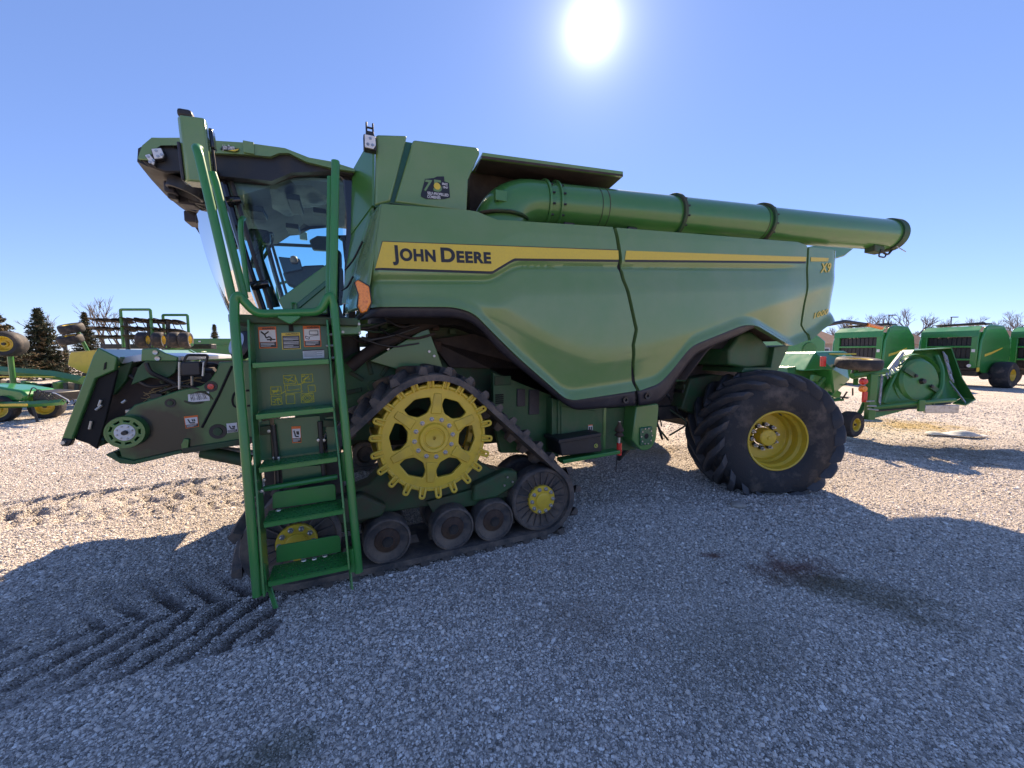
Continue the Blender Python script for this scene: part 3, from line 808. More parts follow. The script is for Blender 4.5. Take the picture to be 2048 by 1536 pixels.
# ------------------------------------------------------------------ unloading auger
AY = 0.56
ac = [(-0.098, 0.56, 3.158), (0.794, 0.56, 3.202), (1.9, 0.56, 3.305), (3.41, 0.56, 3.419), (6.749, 0.56, 3.686)]
A0 = Vector((-0.087, 0.56, 3.164)); A1 = Vector((5.389, 0.04, 3.383))
adir = (A1-A0).normalized(); alen = (A1-A0).length
AR = 0.213
def apt(t): return A0+adir*(alen*t)
AUG = MB().tube([apt(0), apt(0.54)], AR, 40).build('auger_tube', 'green_paint', HV)
MB().tube([apt(0.535), apt(1.0)], AR-0.008, 40).build('auger_outer_tube', 'green_paint', HV)
def flange(t, r, wd, name='auger_flange', nb=14, m='green_dirty'):
    o = MB().tube([apt(t)-adir*wd, apt(t)+adir*wd], r, 40).build(name, m, HV, bevel=0.004)
    up = Vector((0,1,0)).cross(adir).normalized(); sd = Vector((0,1,0))
    bm_ = MB().cyl((0,0,-wd-0.012), (0,0,wd+0.012), 0.011, 6).mesh('flange_bolt', 'black_steel')
    for k_ in range(nb):
        a_ = 2*PI*k_/nb
        p_ = apt(t)+(up*math.cos(a_)+sd*math.sin(a_))*(r-0.016)
        put('flange_bolt', bm_, o, mtx=Matrix.Translation(p_) @ adir.to_track_quat('Z', 'Y').to_matrix().to_4x4())
    return o
flange(0.012, AR+0.028, 0.012, m='green_paint'); flange(0.0335, AR+0.026, 0.009, m='green_paint')
flange(0.300, AR+0.03, 0.020)
flange(0.538, AR+0.03, 0.020)
for t_ in (0.115, 0.13, 0.525):
    MB().tube([apt(t_), apt(t_+0.0015)], AR+0.003, 40).build('tube_weld', 'green_dirty', HV)
flange(0.985, AR+0.006, 0.02, 'auger_end_ring', 0)
MB().tube([apt(0.98), apt(1.002)], AR+0.014, 40).build('auger_boot', 'green_dirty', HV)
# elbow
el = []
for k_ in range(9):
    a_ = R(90)*k_/8
    c_ = A0-Vector((0,0,0.30))
    el.append(A0+Vector((-0.34*math.sin(a_)-0.06*(k_/8), 0, -0.27*(1-math.cos(a_)))))
el.append(el[-1]+Vector((0.0,0,-0.2)))
MB().tube([A0+adir*0.05]+el, [AR+0.01]*2+[AR+0.01+0.004*i for i in range(8)]+[AR+0.04], 36).build('auger_elbow', 'green_paint', HV, smooth=50)
p_ = el[5]
MB().lathe([(0,-0.012),(0.27,-0.012),(0.28,0.0),(0.27,0.012),(0,0.012)], tuple(Vector((-0.482, 0.54, 2.956))), 40, axis='z').build('elbow_flange', 'green_dirty', HV)
q = (-0.554, 0.32700000000000007, 3.098); MB().box(q[0]-0.055, q[0]+0.055, q[1]-0.0, q[1]+0.05, q[2]-0.045, q[2]+0.045).build('elbow_hatch', 'green_paint', HV, bevel=0.004)
for (u_, n_) in ((0.055, 0), (0.19, 0)):
    c_ = apt(u_)
    MB().box(c_.x-0.06, c_.x+0.06, c_.y-0.12, c_.y+0.12, c_.z-AR-0.17, c_.z-AR+0.03).build('auger_saddle', 'black_steel', HV, bevel=0.006)
c_ = apt(0.46); MB().box(c_.x-0.5, c_.x+0.6, c_.y-0.03, c_.y+0.10, c_.z-AR-0.10, c_.z-AR+0.02).build('auger_rest', 'black_steel', HV, bevel=0.006)
# spout hardware under its end
e_ = apt(0.93)
SP = MB().box(e_.x-0.14, e_.x+0.12, e_.y-0.10, e_.y+0.02, e_.z-AR-0.06, e_.z-AR+0.03).build('spout_bracket', 'green_dirty', HV, bevel=0.008)
MB().tube(fillet([apt(0.93)+Vector((0,-0.1,-AR-0.03)), apt(0.96)+Vector((0,-0.1,-AR-0.10)), apt(0.995)+Vector((0,-0.05,-AR+0.0))], 0.08), 0.014, 8).build('spout_linkage', 'black_steel', HV)
MB().tube(fillet([apt(0.93)+Vector((0,-0.1,-AR-0.05)), apt(0.925)+Vector((0,-0.1,-AR-0.12)), apt(0.95)+Vector((0,-0.1,-AR-0.13)), apt(0.955)+Vector((0,-0.1,-AR-0.08))], 0.08), 0.010, 6).build('spout_hose', 'black_steel', HV)
MB().tube([apt(0.985)+Vector((0,-0.12,-AR+0.03)), apt(1.01)+Vector((0.0,-0.16,-AR-0.05))], 0.007, 6).build('spout_pin', 'steel', HV)
# rear deck and ladder rail seen below the auger
b = MB(); b.add([(4.671, 0.9, 3.33), (5.772, 0.9, 3.522), (6.085, 0.9, 3.414), (5.687, 0.9, 3.25)], [(0, 1, 2, 3)])
MB().prism([(4.87, 3.352), (5.648, 3.549), (6.594, 3.585), (6.268, 3.396), (5.684, 3.238), (4.99, 3.205)], 1.0, 2.4).build('engine_hood', 'green_paint', HV, bevel=0.02)

# ------------------------------------------------------------------ crawler track
CS, CF, CR = (-1.255, 1.02), (-2.24, 0.365), (-0.285, 0.365)
def hull_path(circ, m=72):
    pts = []
    for (cx, cz, r) in circ:
        pts += [(cx+r*math.cos(2*PI*i/m), cz+r*math.sin(2*PI*i/m)) for i in range(m)]
    pts = sorted(set(pts))
    def half(ps):
        h = []
        for q in ps:
            while len(h) > 1 and (h[-1][0]-h[-2][0])*(q[1]-h[-2][1])-(h[-1][1]-h[-2][1])*(q[0]-h[-2][0]) <= 0: h.pop()
            h.append(q)
        return h
    lo, hi = half(pts), half(pts[::-1])
    return lo[:-1]+hi[:-1]                                  # counter-clockwise in (x,z)
def resample(path, n):
    P_ = path+[path[0]]; L_ = [0]
    for i in range(len(path)): L_.append(L_[-1]+math.dist(P_[i], P_[i+1]))
    out = []
    for k in range(n):
        d = L_[-1]*k/n
        i = max(j for j in range(len(path)) if L_[j] <= d)
        t = (d-L_[i])/max(1e-9, L_[i+1]-L_[i])
        out.append((P_[i][0]+(P_[i+1][0]-P_[i][0])*t, P_[i][1]+(P_[i+1][1]-P_[i][1])*t))
    return out, L_[-1]
BW = 0.62
def make_track(y0, near):
    s_ = 1 if near else -1
    yy = lambda d: y0+s_*d
    path, Lb = resample(hull_path([(CS[0], CS[1], 0.475), (CF[0], CF[1], 0.295), (CR[0], CR[1], 0.295)]), 220)
    n = len(path); nrm = []
    for i in range(n):
        a, b = path[i-1], path[(i+1) % n]; dx, dz = b[0]-a[0], b[1]-a[1]; l = math.hypot(dx, dz); nrm.append((dz/l, -dx/l))
    belt = MB(); prof = [(0.0, -0.014), (0.0, 0.034), (0.02, 0.042), (BW-0.02, 0.042), (BW, 0.034), (BW, -0.014)]
    for i in range(n):
        for (d, t) in prof: belt.v.append((path[i][0]+nrm[i][0]*t, yy(d), path[i][1]+nrm[i][1]*t))
    m = len(prof)
    for i in range(n):
        j = (i+1) % n
        for k in range(m): belt.f.append((i*m+k, i*m+(k+1) % m, j*m+(k+1) % m, j*m+k))
    B = belt.build('track_belt', 'rubber_mud', HV, fix=True)
    # tread bars: slanted, alternating halves; local x along belt, y across, z out
    def bar(sl):
        b = MB(); L2, w, h = 0.335, 0.098, 0.06
        ns = 5
        for i in range(ns):
            t = i/(ns-1); yv = t*L2; xo = sl*(0.13*t**1.15)
            ww = w*(0.75+0.25*math.sin(PI*min(1, t*1.2+0.1))); tw = ww*0.62
            hh = h*(1.0 if i < ns-1 else 0.8)
            for (dx, dz) in ((-ww/2, -0.012), (-tw/2, hh*0.9), (-tw/2+0.012, hh), (tw/2-0.012, hh), (tw/2, hh*0.9), (ww/2, -0.012)):
                b.v.append((xo+dx, yv, dz))
        for i in range(ns-1):
            for k in range(5): b.f.append((i*6+k, (i+1)*6+k, (i+1)*6+k+1, i*6+k+1))
        b.f.append((0, 1, 2, 3, 4, 5)); b.f.append(tuple((ns-1)*6+k for k in range(5, -1, -1)))
        me = b.mesh('tread_bar', 'rubber_mud', 40)
        bm = bmesh.new(); bm.from_mesh(me); bmesh.ops.recalc_face_normals(bm, faces=bm.faces); bm.to_mesh(me); bm.free()
        return me
    ma, mb_ = bar(1), bar(1)
    nb = 36; dp, _ = resample(path, nb*2)
    for k in range(nb*2):
        i = int(k*n/(nb*2)) % n; q = path[i]; nn = nrm[i]
        X = Vector((-nn[1], 0, nn[0])); Z = Vector((nn[0], 0, nn[1]))
        Y = Vector((0, 1, 0))
        side = k % 2
        M = Matrix.Identity(4)
        # X is the running direction (ccw): bars trail outwards
        if side == 0:   # inner root, runs to the near edge
            yv, Yd = y0+s_*BW/2, Vector((0, -s_, 0))
        else:
            yv, Yd = y0+s_*BW/2, Vector((0, s_, 0))
        for r_ in range(3): M[r_][0] = X[r_]; M[r_][1] = Yd[r_]; M[r_][2] = Z[r_]
        M[0][3], M[1][3], M[2][3] = q[0]+nn[0]*0.038, yv-Yd.y*0.022, q[1]+nn[1]*0.038
        put('tread_bar', ma, B, mtx=M)
    # drive lugs on the inside
    gl = MB(); gl.v = [(-0.05,-0.06,0.005),(0.05,-0.06,0.005),(0.05,0.06,0.005),(-0.05,0.06,0.005),(-0.025,-0.035,-0.075),(0.025,-0.035,-0.075),(0.025,0.035,-0.075),(-0.025,0.035,-0.075)]
    gl.f = [(0,1,2,3),(7,6,5,4),(4,5,1,0),(5,6,2,1),(6,7,3,2),(7,4,0,3)]
    gm = gl.mesh('guide_lug', 'rubber_mud', 40)
    for k in range(nb):
        i = int((k+0.5)*n/nb) % n; q = path[i]; nn = nrm[i]
        M = Matrix.Identity(4); X = (-nn[1], 0, nn[0]); Z = (nn[0], 0, nn[1])
        for r_ in range(3): M[r_][0] = X[r_]; M[r_][1] = (0, 1, 0)[r_]; M[r_][2] = Z[r_]
        M[0][3], M[1][3], M[2][3] = q[0], yy(0.31), q[1]
        put('guide_lug', gm, B, mtx=M)
    # ---- drive sprocket
    sy_ = 0.07
    outl = [[(0.425*math.cos(2*PI*i/96), 0.425*math.sin(2*PI*i/96)) for i in range(96)]]
    for k in range(6):
        a0 = 2*PI*k/6+R(-6)
        pl = [(0.205, -0.21), (0.270, -0.39), (0.335, -0.36), (0.352, 0.0), (0.335, 0.36), (0.270, 0.39), (0.205, 0.21)]
        pl = [(r*math.cos(a0+t), r*math.sin(a0+t)) for r, t in pl]
        outl.append([(q.x, q.z) for q in fillet([(x, 0, z) for x, z in pl], 0.018, 3, closed=True)])
    sm_ = curve_mesh('sprocket', outl, 0.012, 0.006, 'yellow_paint')
    SPR = put('drive_sprocket', sm_, HV, loc=(CS[0], yy(sy_), CS[1]), rot=(0, 0, 0 if near else PI))
    hub = MB().lathe([(0,-0.018),(0.012,-0.018),(0.014,-0.03),(0.05,-0.032),(0.07,-0.036),(0.074,-0.03),(0.082,-0.03),(0.088,-0.04),(0.112,-0.042),(0.118,-0.034),(0.124,-0.020),(0.180,-0.020),(0.190,-0.012),(0.190,0.03)], (0,0,0), 64)
    hub.build('sprocket_hub', 'yellow_paint', SPR, smooth=25)
    MB().lathe([(0.400,-0.018),(0.412,-0.030),(0.425,-0.030),(0.432,-0.018),(0.432,0.05),(0.40,0.05)], (0,0,0), 96, closed=True).build('sprocket_rim', 'yellow_paint', SPR, smooth=30)
    MB().lathe([(0.39,0.30),(0.43,0.30),(0.43,0.36),(0.39,0.36)], (0,0,0), 64, closed=True).build('sprocket_rim', 'yellow_paint', SPR, smooth=30)
    MB().lathe([(0.0,0.03),(0.16,0.03),(0.16,0.36),(0.0,0.36)], (0,0,0), 40).build('final_drive', 'green_dirty', SPR, smooth=30)
    bo = MB().lathe([(0,-0.020),(0.009,-0.020),(0.0145,-0.017),(0.0165,0.0),(0.020,0.0),(0.020,0.004)], (0,0,0), 6).mesh('wheel_bolt', 'steel', 20)
    for k in range(12):
        a_ = 2*PI*k/12+0.1
        put('wheel_bolt', bo, SPR, loc=(0.154*math.cos(a_), -0.022, 0.154*math.sin(a_)))
    rib = MB()
    rib.prism([(0.195,-0.045),(0.195,0.045),(0.36,0.028),(0.36,-0.028)], -0.030, -0.012, top=None)
    rm = rib.mesh('spoke_rib', 'yellow_paint', 30)
    for k in range(6):
        o = put('spoke_rib', rm, SPR, rot=(0, -(2*PI*k/6+R(24)), 0), bevel=0.007)
    tooth = MB().tube(fillet([(0.400,-0.03,-0.020),(0.482,-0.045,-0.017),(0.482,-0.045,0.017),(0.400,-0.03,0.020)], 0.022, 4), 0.0105, 8)
    tooth.box(0.41, 0.462, -0.028, 0.36, -0.016, 0.016)
    tmh = tooth.mesh('sprocket_tooth', 'yellow_paint', 40)
    for k in range(22):
        put('sprocket_tooth', tmh, SPR, rot=(0, 2*PI*k/22+0.09, 0))
    # ---- idlers and rollers
    def wheel(c, r, yv, wd, name, hubr, bolts):
        o = MB().lathe([(r*0.60,0.030),(r*0.86,0.018),(r*0.90,0.0),(r*0.97,0.004),(r,0.02),(r,wd-0.02),(r*0.97,wd),(r*0.7,wd),(r*0.6,wd-0.05)], (0,0,0), 64).build(name, 'rubber_mud', HV, smooth=28)
        o.location = (c[0], yy(yv), c[1]); o.rotation_euler = (0, 0, 0 if near else PI)
        if bolts:
            MB().lathe([(0.0,-0.026),(r*0.20,-0.028),(r*0.24,-0.024),(r*0.25,-0.012),(r*0.43,-0.010),(r*0.455,0.0),(r*0.455,0.05)], (0,0,0), 40).build('hub', 'yellow_paint', o, smooth=28)
            for k in range(10):
                a_ = 2*PI*k/10
                put('wheel_bolt', bo, o, loc=(r*0.365*math.cos(a_), -0.012, r*0.365*math.sin(a_)))
            rb = MB().box(r*0.47, r*0.84, 0.006, 0.05, -0.004, 0.004).mesh('wheel_rib', 'rubber_mud', 0)
            for k in range(20): put('wheel_rib', rb, o, rot=(0, 2*PI*k/20, 0))
        else:
            MB().lathe([(0.0,0.000),(r*0.28,-0.002),(r*0.36,0.012),(r*0.50,0.020),(r*0.62,0.05)], (0,0,0), 40).build('hub', 'rust', o, smooth=28)
            MB().lathe([(0.0,-0.012),(r*0.2,-0.012),(r*0.24,0.0)], (0,0,0), 24).build('hub_cap', 'black_steel', o, smooth=28)
        return o
    for (yv, wd) in ((0.03, 0.17), (0.42, 0.17)):
        wheel(CF, 0.29, yv, wd, 'idler_wheel', 1, yv < 0.1)
        wheel(CR, 0.29, yv, wd, 'idler_wheel', 1, yv < 0.1)
        for xx in (-1.63, -1.11, -0.745): wheel((xx, 0.245), 0.18, yv, wd, 'track_roller', 0, False)
    # ---- undercarriage
    MB().prism([(-2.35,0.30),(-2.30,0.50),(-1.75,0.66),(-1.5,0.9),(-1.0,0.9),(-0.72,0.66),(-0.25,0.50),(-0.2,0.30),(-0.6,0.30),(-0.8,0.40),(-1.7,0.40),(-1.9,0.30)], yy(0.21), yy(0.41)).build('track_frame', 'green_dirty', HV, bevel=0.015)
    MB().prism([(-0.92,0.42),(-0.90,0.56),(-0.60,0.66),(-0.50,0.64),(-0.48,0.52),(-0.70,0.42)], yy(0.10), yy(0.21)).build('frame_bracket', 'green_dirty', HV, bevel=0.02)
    MB().prism([(-2.02,0.40),(-2.04,0.60),(-1.80,0.62),(-1.62,0.50),(-1.66,0.42)], yy(0.10), yy(0.21)).build('frame_bracket', 'green_dirty', HV, bevel=0.02)
    MB().prism([(-1.25,0.36),(-1.3,0.46),(-0.8,0.52),(-0.55,0.50),(-0.5,0.40),(-0.8,0.36)], yy(0.16), yy(0.21)).build('frame_plate', 'green_dirty', HV, bevel=0.008)
    for (x_, z_) in ((-0.60,0.60),(-0.55,0.55),(-0.63,0.53),(-1.86,0.56),(-1.88,0.48)):
        MB().cyl((x_, yy(0.085), z_), (x_, yy(0.11), z_), 0.010, 6).build('frame_bolt', 'steel', HV)
    MB().box(1.9, 4.0, 1.1, W-1.1, 1.22, 1.9).build('rear_bulkhead', 'liner', HV) if near else None
    MB().cyl((CS[0], yy(0.36), CS[1]), (CS[0], yy(1.2), CS[1]), 0.14, 24).build('drive_axle', 'green_dirty', HV)
make_track(0.0, True)
make_track(W, False)

# ------------------------------------------------------------------ rear steering wheels
def tyre_profile(t):
    """t in -1..1 across the section -> (radius, y) before the tread bars"""
    pts = [(0.345,-0.30),(0.355,-0.335),(0.42,-0.375),(0.52,-0.392),(0.62,-0.385),(0.69,-0.362),(0.728,-0.325),(0.745,-0.27),(0.755,-0.14),(0.758,0),
           (0.755,0.14),(0.745,0.27),(0.728,0.325),(0.69,0.362),(0.62,0.385),(0.52,0.392),(0.42,0.375),(0.355,0.335),(0.345,0.30)]
    return pts
def make_wheel(cx, cy, cz, steer, flip):
    rot = (0, 0, steer+(PI if flip else 0))
    ty = MB().lathe(tyre_profile(0), (0,0,0), 96, caps=False)
    # bulge and flatten where it carries the load
    vv = []
    for (x, y, z) in ty.v:
        if z < -cz+0.012:
            d = (-cz+0.012)-z; z = -cz+0.012-d*0.02; y *= 1+0.35*d
        elif z < -cz+0.25: y *= 1+0.05*(1-(z+cz)/0.25)
        vv.append((x, y, z))
    ty.v = vv
    T = ty.build('rear_tyre', 'rubber', HV, smooth=40)
    T.location = (cx, cy, cz); T.rotation_euler = rot
    # tread bars: from the crown out over the shoulder, swept
    def bar(sgn):
        b = MB(); ns = 9
        prof = [(0.757,0.0),(0.757,0.10),(0.750,0.20),(0.745,0.27),(0.728,0.325),(0.700,0.357),(0.665,0.374)]
        for i in range(ns):
            t = i/(ns-1)*(len(prof)-1); k = min(int(t), len(prof)-2); f = t-k
            r = prof[k][0]*(1-f)+prof[k+1][0]*f; y = prof[k][1]*(1-f)+prof[k+1][1]*f
            ang = -0.02-0.62*(i/(ns-1))**0.80
            w = (0.038+0.02*(i/(ns-1)))/r; h = 0.085*(1 if i < ns-1 else 0.45)
            a1 = w*0.72
            # outward direction leans sideways on the shoulder
            lean = sstep(0.26, 0.37, y)*0.9
            for (da, hh) in ((-w, -0.01), (-a1, h), (a1, h), (w, -0.01)):
                rr = r+hh*math.cos(lean); yv = (y+max(0, hh)*math.sin(lean)-(0.02 if i == 0 else 0))*sgn
                b.v.append((rr*math.cos(ang+da), yv, rr*math.sin(ang+da)))
        for i in range(ns-1):
            for k in range(3): b.f.append((i*4+k, (i+1)*4+k, (i+1)*4+k+1, i*4+k+1))
        b.f.append((0,1,2,3)); b.f.append(tuple((ns-1)*4+k for k in (3,2,1,0)))
        me = b.mesh('tread_bar', 'rubber_lug', 40)
        bm = bmesh.new(); bm.from_mesh(me); bmesh.ops.recalc_face_normals(bm, faces=bm.faces); bm.to_mesh(me); bm.free()
        return me
    ma, mb_ = bar(1), bar(-1)
    nb = 20
    for k in range(nb):
        for m_, o_ in ((ma, 0.5), (mb_, 0.0)):
            put('tread_bar', m_, T, rot=(0, (2*PI*(k+o_)/nb), 0), bevel=0.008)
    yf = -0.335
    RM = MB().lathe([(0.368,yf-0.012),(0.368,yf+0.01),(0.345,yf+0.02),(0.338,yf+0.06),(0.316,yf+0.09),(0.312,yf+0.13),(0.322,yf+0.145),(0.322,yf+0.20),(0.300,yf+0.225),(0.292,yf+0.262),(0.285,yf+0.27),(0.12,yf+0.285),(0.12,yf+0.33),(0.30,yf+0.34),(0.345,yf+0.6)][::-1]+[(0.360,yf-0.018),(0.348,yf-0.012),(0.343,yf+0.02)], (0,0,0), 96, caps=False).build('rear_rim', 'yellow_paint', HV, smooth=24)
    RM.location = (cx, cy, cz); RM.rotation_euler = rot
    MB().lathe([(0.0,yf+0.14),(0.02,yf+0.14),(0.024,yf+0.15),(0.092,yf+0.155),(0.104,yf+0.165),(0.110,yf+0.29)], (0,0,0), 48).build('wheel_hub', 'yellow_paint', RM, smooth=28)
    st = MB().cyl((0,yf+0.20,0), (0,yf+0.29,0), 0.013, 8); st.cyl((0,yf+0.235,0), (0,yf+0.29,0), 0.024, 6)
    sm2 = st.mesh('wheel_stud', 'steel', 30)
    cl = MB().box(-0.03, 0.03, yf+0.245, yf+0.285, -0.022, 0.022).mesh('stud_clamp', 'black_steel', 0)
    for k in range(10):
        a_ = 2*PI*k/10+0.2
        put('stud_clamp', cl, RM, loc=(0.150*math.cos(a_), 0, 0.150*math.sin(a_)), rot=(0, -a_+PI/2, 0), bevel=0.006)
        put('wheel_stud', sm2, RM, loc=(0.158*math.cos(a_), 0, 0.158*math.sin(a_)))
    put('valve_stem', MB().tube([(0.02,yf+0.03,0.325),(0.03,yf-0.002,0.310)], 0.008, 6).mesh('valve_stem', 'black_steel'), RM)
STEER = -MA
RW = Vector((2.86, -0.10, 0.64))                       # centre of the near rim's outer face
off_ = Matrix.Rotation(STEER, 3, 'Z') @ Vector((0, 0.345, 0))
make_wheel(RW.x+off_.x, RW.y+off_.y, RW.z, STEER, False)
make_wheel(RW.x+off_.x+0.05, W-(RW.y+off_.y), RW.z, STEER, True)
MB().box(2.78, 3.08, 0.75, W-0.75, 0.60, 0.86).build('rear_axle', 'black_steel', HV, bevel=0.03)
MB().prism([(2.2,0.95),(2.35,1.35),(2.8,1.4),(3.2,1.35),(3.2,0.8),(2.7,0.78)], 0.75, W-0.75).build('axle_carrier', 'green_dirty', HV, bevel=0.02)
q = (2.7, 0.95, 0.938)
SC = MB().cyl((q[0]-0.05,0.9,q[2]), (q[0]+0.35,0.85,q[2]+0.0), 0.055, 20).build('steering_cylinder', 'yellow_paint', HV)
MB().cyl((q[0]-0.09,0.9,q[2]), (q[0]-0.04,0.9,q[2]), 0.035, 14).build('cylinder_head', 'black_steel', SC)

# ------------------------------------------------------------------ chassis behind the track and between the axles
MB().prism([(-1.6,0.95),(-1.6,1.95),(0.9,1.95),(0.9,1.0),(0.3,0.72),(-0.9,0.75)], 0.78, W-0.78).build('threshing_body', 'green_dirty', HV, bevel=0.01)
MB().prism([(0.9,0.62),(0.9,1.75),(2.3,1.8),(2.9,1.75),(2.9,1.25),(1.9,0.85)], 0.95, W-0.95).build('cleaning_shoe', 'liner', HV, bevel=0.01)
MB().box(-1.6, 2.9, 0.86, 1.00, 0.80, 0.98).build('main_frame_rail', 'black_steel', HV, bevel=0.01)
MB().box(-1.6, 2.9, W-1.0, W-0.86, 0.80, 0.98).build('main_frame_rail', 'black_steel', HV, bevel=0.01)
# slanted sheet above the track
MB().prism([(-1.681, 1.626), (-1.174, 1.93), (-1.039, 1.559), (-1.429, 1.542)], 0.60, 0.63).build('slanted_sheet', 'green_paint', HV, bevel=0.004)
for q in ((-1.53, 0.6, 1.731), (-1.168, 0.6, 1.709), (-1.123, 0.6, 1.668)): MB().cyl((q[0],0.585,q[2]), (q[0],0.605,q[2]), 0.012, 6).build('sheet_bolt', 'steel', HV)
# big fan cover with radial ribs
q = (-1.646, 0.74, 1.395)
FC = MB().lathe([(0,-0.02),(0.05,-0.02),(0.06,0.0),(0.30,0.0),(0.34,0.02),(0.34,0.06)], (q[0],0.70,q[2]), 48).build('fan_cover', 'green_dusty', HV, smooth=28)
for k in range(8):
    a_ = 2*PI*k/8+0.2
    M = Matrix.Translation((q[0],0.69,q[2])) @ Matrix.Rotation(-a_, 4, 'Y')
    put('fan_slot', MB().box(0.11, 0.24, -0.012, 0.012, -0.018, 0.018).mesh('fan_slot', 'green_dirty', 0), FC, mtx=M, bevel=0.006)
MB().prism([(-1.84, 1.624), (-1.453, 1.621), (-1.416, 1.253), (-1.425, 0.87), (-1.863, 0.911)], 0.745, 0.78).build('side_sheet', 'green_dusty', HV, bevel=0.006)
# dark bay between sheet and shield: pipes, hoses, brackets
rnd = random.Random(3)
MB().tube(fillet([(-1.846, 0.55, 1.574), (-1.704, 0.55, 1.7), (-1.3, 0.55, 1.922), (-1.061, 0.6, 2.001)], 0.1), 0.05, 14).build('hydraulic_pipe', 'liner', HV)
for k in range(16):
    u0 = rnd.uniform(-1.9, -1.3); z0 = rnd.uniform(1.78, 2.0); L_ = rnd.uniform(0.15, 0.5)
    a_ = rnd.uniform(-0.8, 0.8)
    y_ = rnd.uniform(0.42, 0.70)
    MB().tube(fillet([(u0, y_, z0), (u0+L_*0.5, y_+rnd.uniform(-.05,.05), z0+L_*0.3*math.sin(a_)-0.05), (u0+L_, y_, z0+L_*0.4*math.sin(a_))], 0.1), rnd.uniform(0.006, 0.014), 6).build('hydraulic_hose', rnd.choice(['black_steel', 'black_plastic', 'liner', 'green_dirty']), HV)
for k in range(14):
    x_, z_ = rnd.uniform(-1.9, -0.9), rnd.uniform(1.75, 1.97); s_ = rnd.uniform(0.02, 0.05)
    MB().box(x_-s_, x_+s_*1.6, 0.66, 0.74, z_-s_, z_+s_).build('hose_bracket', rnd.choice(['black_steel', 'rust', 'green_dirty']), HV, bevel=0.005)
MB().prism([(-1.141, 1.819), (-0.629, 1.9), (0.376, 1.122), (0.247, 1.005), (0.055, 1.511), (-0.941, 1.554)], 0.70, 0.76).build('inner_guard', 'liner', HV, bevel=0.006)
# upright side sheets behind the belt's rear run
SHT = MB().prism([(-0.581, 1.508), (0.057, 1.261), (0.062, 0.653), (-0.505, 0.713), (-0.582, 1.093)], 0.48, 0.55).build('clean_air_sheet', 'green_dusty', HV, bevel=0.006)
for (x0, z1), (x1, z0) in (((-0.334, 1.341), (-0.246, 1.166)), ((-0.202, 1.326), (-0.087, 1.075))):
    MB().box(x0, x1, 0.462, 0.482, z0, z1).build('vent_panel', 'trim_plastic', SHT, bevel=0.004)
q = (-0.499, 0.47, 1.425); MB().box(q[0]-0.07, q[0]+0.1, 0.465, 0.482, q[2]-0.04, q[2]+0.05).build('cover_plate', 'green_dirty', SHT, bevel=0.004)
for k in range(5):
    MB().box(q[0]-0.06+0.0, q[0]+0.02, 0.466, 0.476, q[2]-0.14-0.02*k, q[2]-0.128-0.02*k).build('vent_slot', 'void_black', SHT)
MB().prism([(0.0, 1.248), (0.082, 1.218), (0.088, 0.637), (0.006, 0.657)], 0.36, 0.5).build('corner_post', 'green_dusty', HV, bevel=0.006)
CAB = MB().prism([(0.058, 1.224), (0.612, 1.116), (0.624, 0.626), (0.064, 0.671)], 0.34, 0.9).build('service_cabinet', 'green_dusty', HV, bevel=0.008)
MB().prism([(0.087, 1.166), (0.514, 1.088), (0.52, 0.79), (0.092, 0.809)], 0.328, 0.342).build('cabinet_door', 'green_dusty', CAB, bevel=0.006)
q = (0.438, 0.325, 0.915); MB().box(q[0]-0.022, q[0]+0.03, 0.322, 0.329, q[2]-0.03, q[2]+0.035).build('warning_sticker', 'white_decal', CAB)
MB().box(q[0]-0.022, q[0]+0.03, 0.320, 0.323, q[2]+0.024, q[2]+0.035).build('sticker_header', 'orange_decal', CAB)
for dx in (-0.012, 0.012): MB().box(q[0]+dx-0.006, q[0]+dx+0.010, 0.320, 0.323, q[2]-0.02, q[2]+0.015).build('sticker_pictogram', 'black_decal', CAB)
TBX = MB().prism([(-0.034, 0.867), (0.442, 0.894), (0.465, 0.702), (-0.01, 0.708)], 0.15, 0.42).build('tool_box', 'black_plastic', HV, bevel=0.012)
MB().prism([(-0.051, 0.875), (0.441, 0.901), (0.441, 0.865), (-0.051, 0.836)], 0.135, 0.43).build('tool_box_lid', 'black_plastic', TBX, bevel=0.006)
q = (0.388, 0.14, 0.771); MB().lathe([(0,-0.002),(0.020,-0.002),(0.022,0.006)], (q[0],0.148,q[2]), 24).build('round_badge', 'olive_decal', TBX)
MB().lathe([(0,-0.004),(0.015,-0.004),(0.016,0.0)], (q[0],0.148,q[2]), 24).build('round_badge_field', 'green_dark', TBX)
MB().prism([(q[0]-0.009,q[2]-0.006),(q[0]+0.003,q[2]-0.002),(q[0]+0.009,q[2]+0.008),(q[0]-0.002,q[2]+0.004)], 0.141, 0.145).build('round_badge_mark', 'yellow_decal', TBX)
MB().prism([(0.015, 0.666), (0.706, 0.688), (0.707, 0.651), (0.015, 0.626)], 0.16, 0.28).build('step_beam', 'green_ladder', HV, bevel=0.006)
MB().prism([(0.656, 1.092), (1.169, 1.095), (1.15, 0.589), (0.668, 0.612)], 0.42, 0.9).build('rear_sheet', 'green_dusty', HV, bevel=0.006)
MB().box(*(lambda a, b: (a[0], b[0], 0.36, 0.42, b[1], a[1]))((0.634, 1.128), (0.671, 0.655))).build('sheet_edge', 'green_paint', HV, bevel=0.003)
HS = MB().prism(smooth_poly([(0.971, 1.124), (1.297, 1.14), (1.27, 0.724), (1.186, 0.624), (1.058, 0.626), (0.928, 0.756)], 0.05), 0.24, 0.42).build('chain_case', 'green_paint', HV, bevel=0.012)
q = (1.109, 0.23, 0.79)
MB().lathe([(0,-0.012),(0.03,-0.012),(0.034,0.002)], (q[0],0.232,q[2]), 24).build('case_bore', 'void_black', HS)
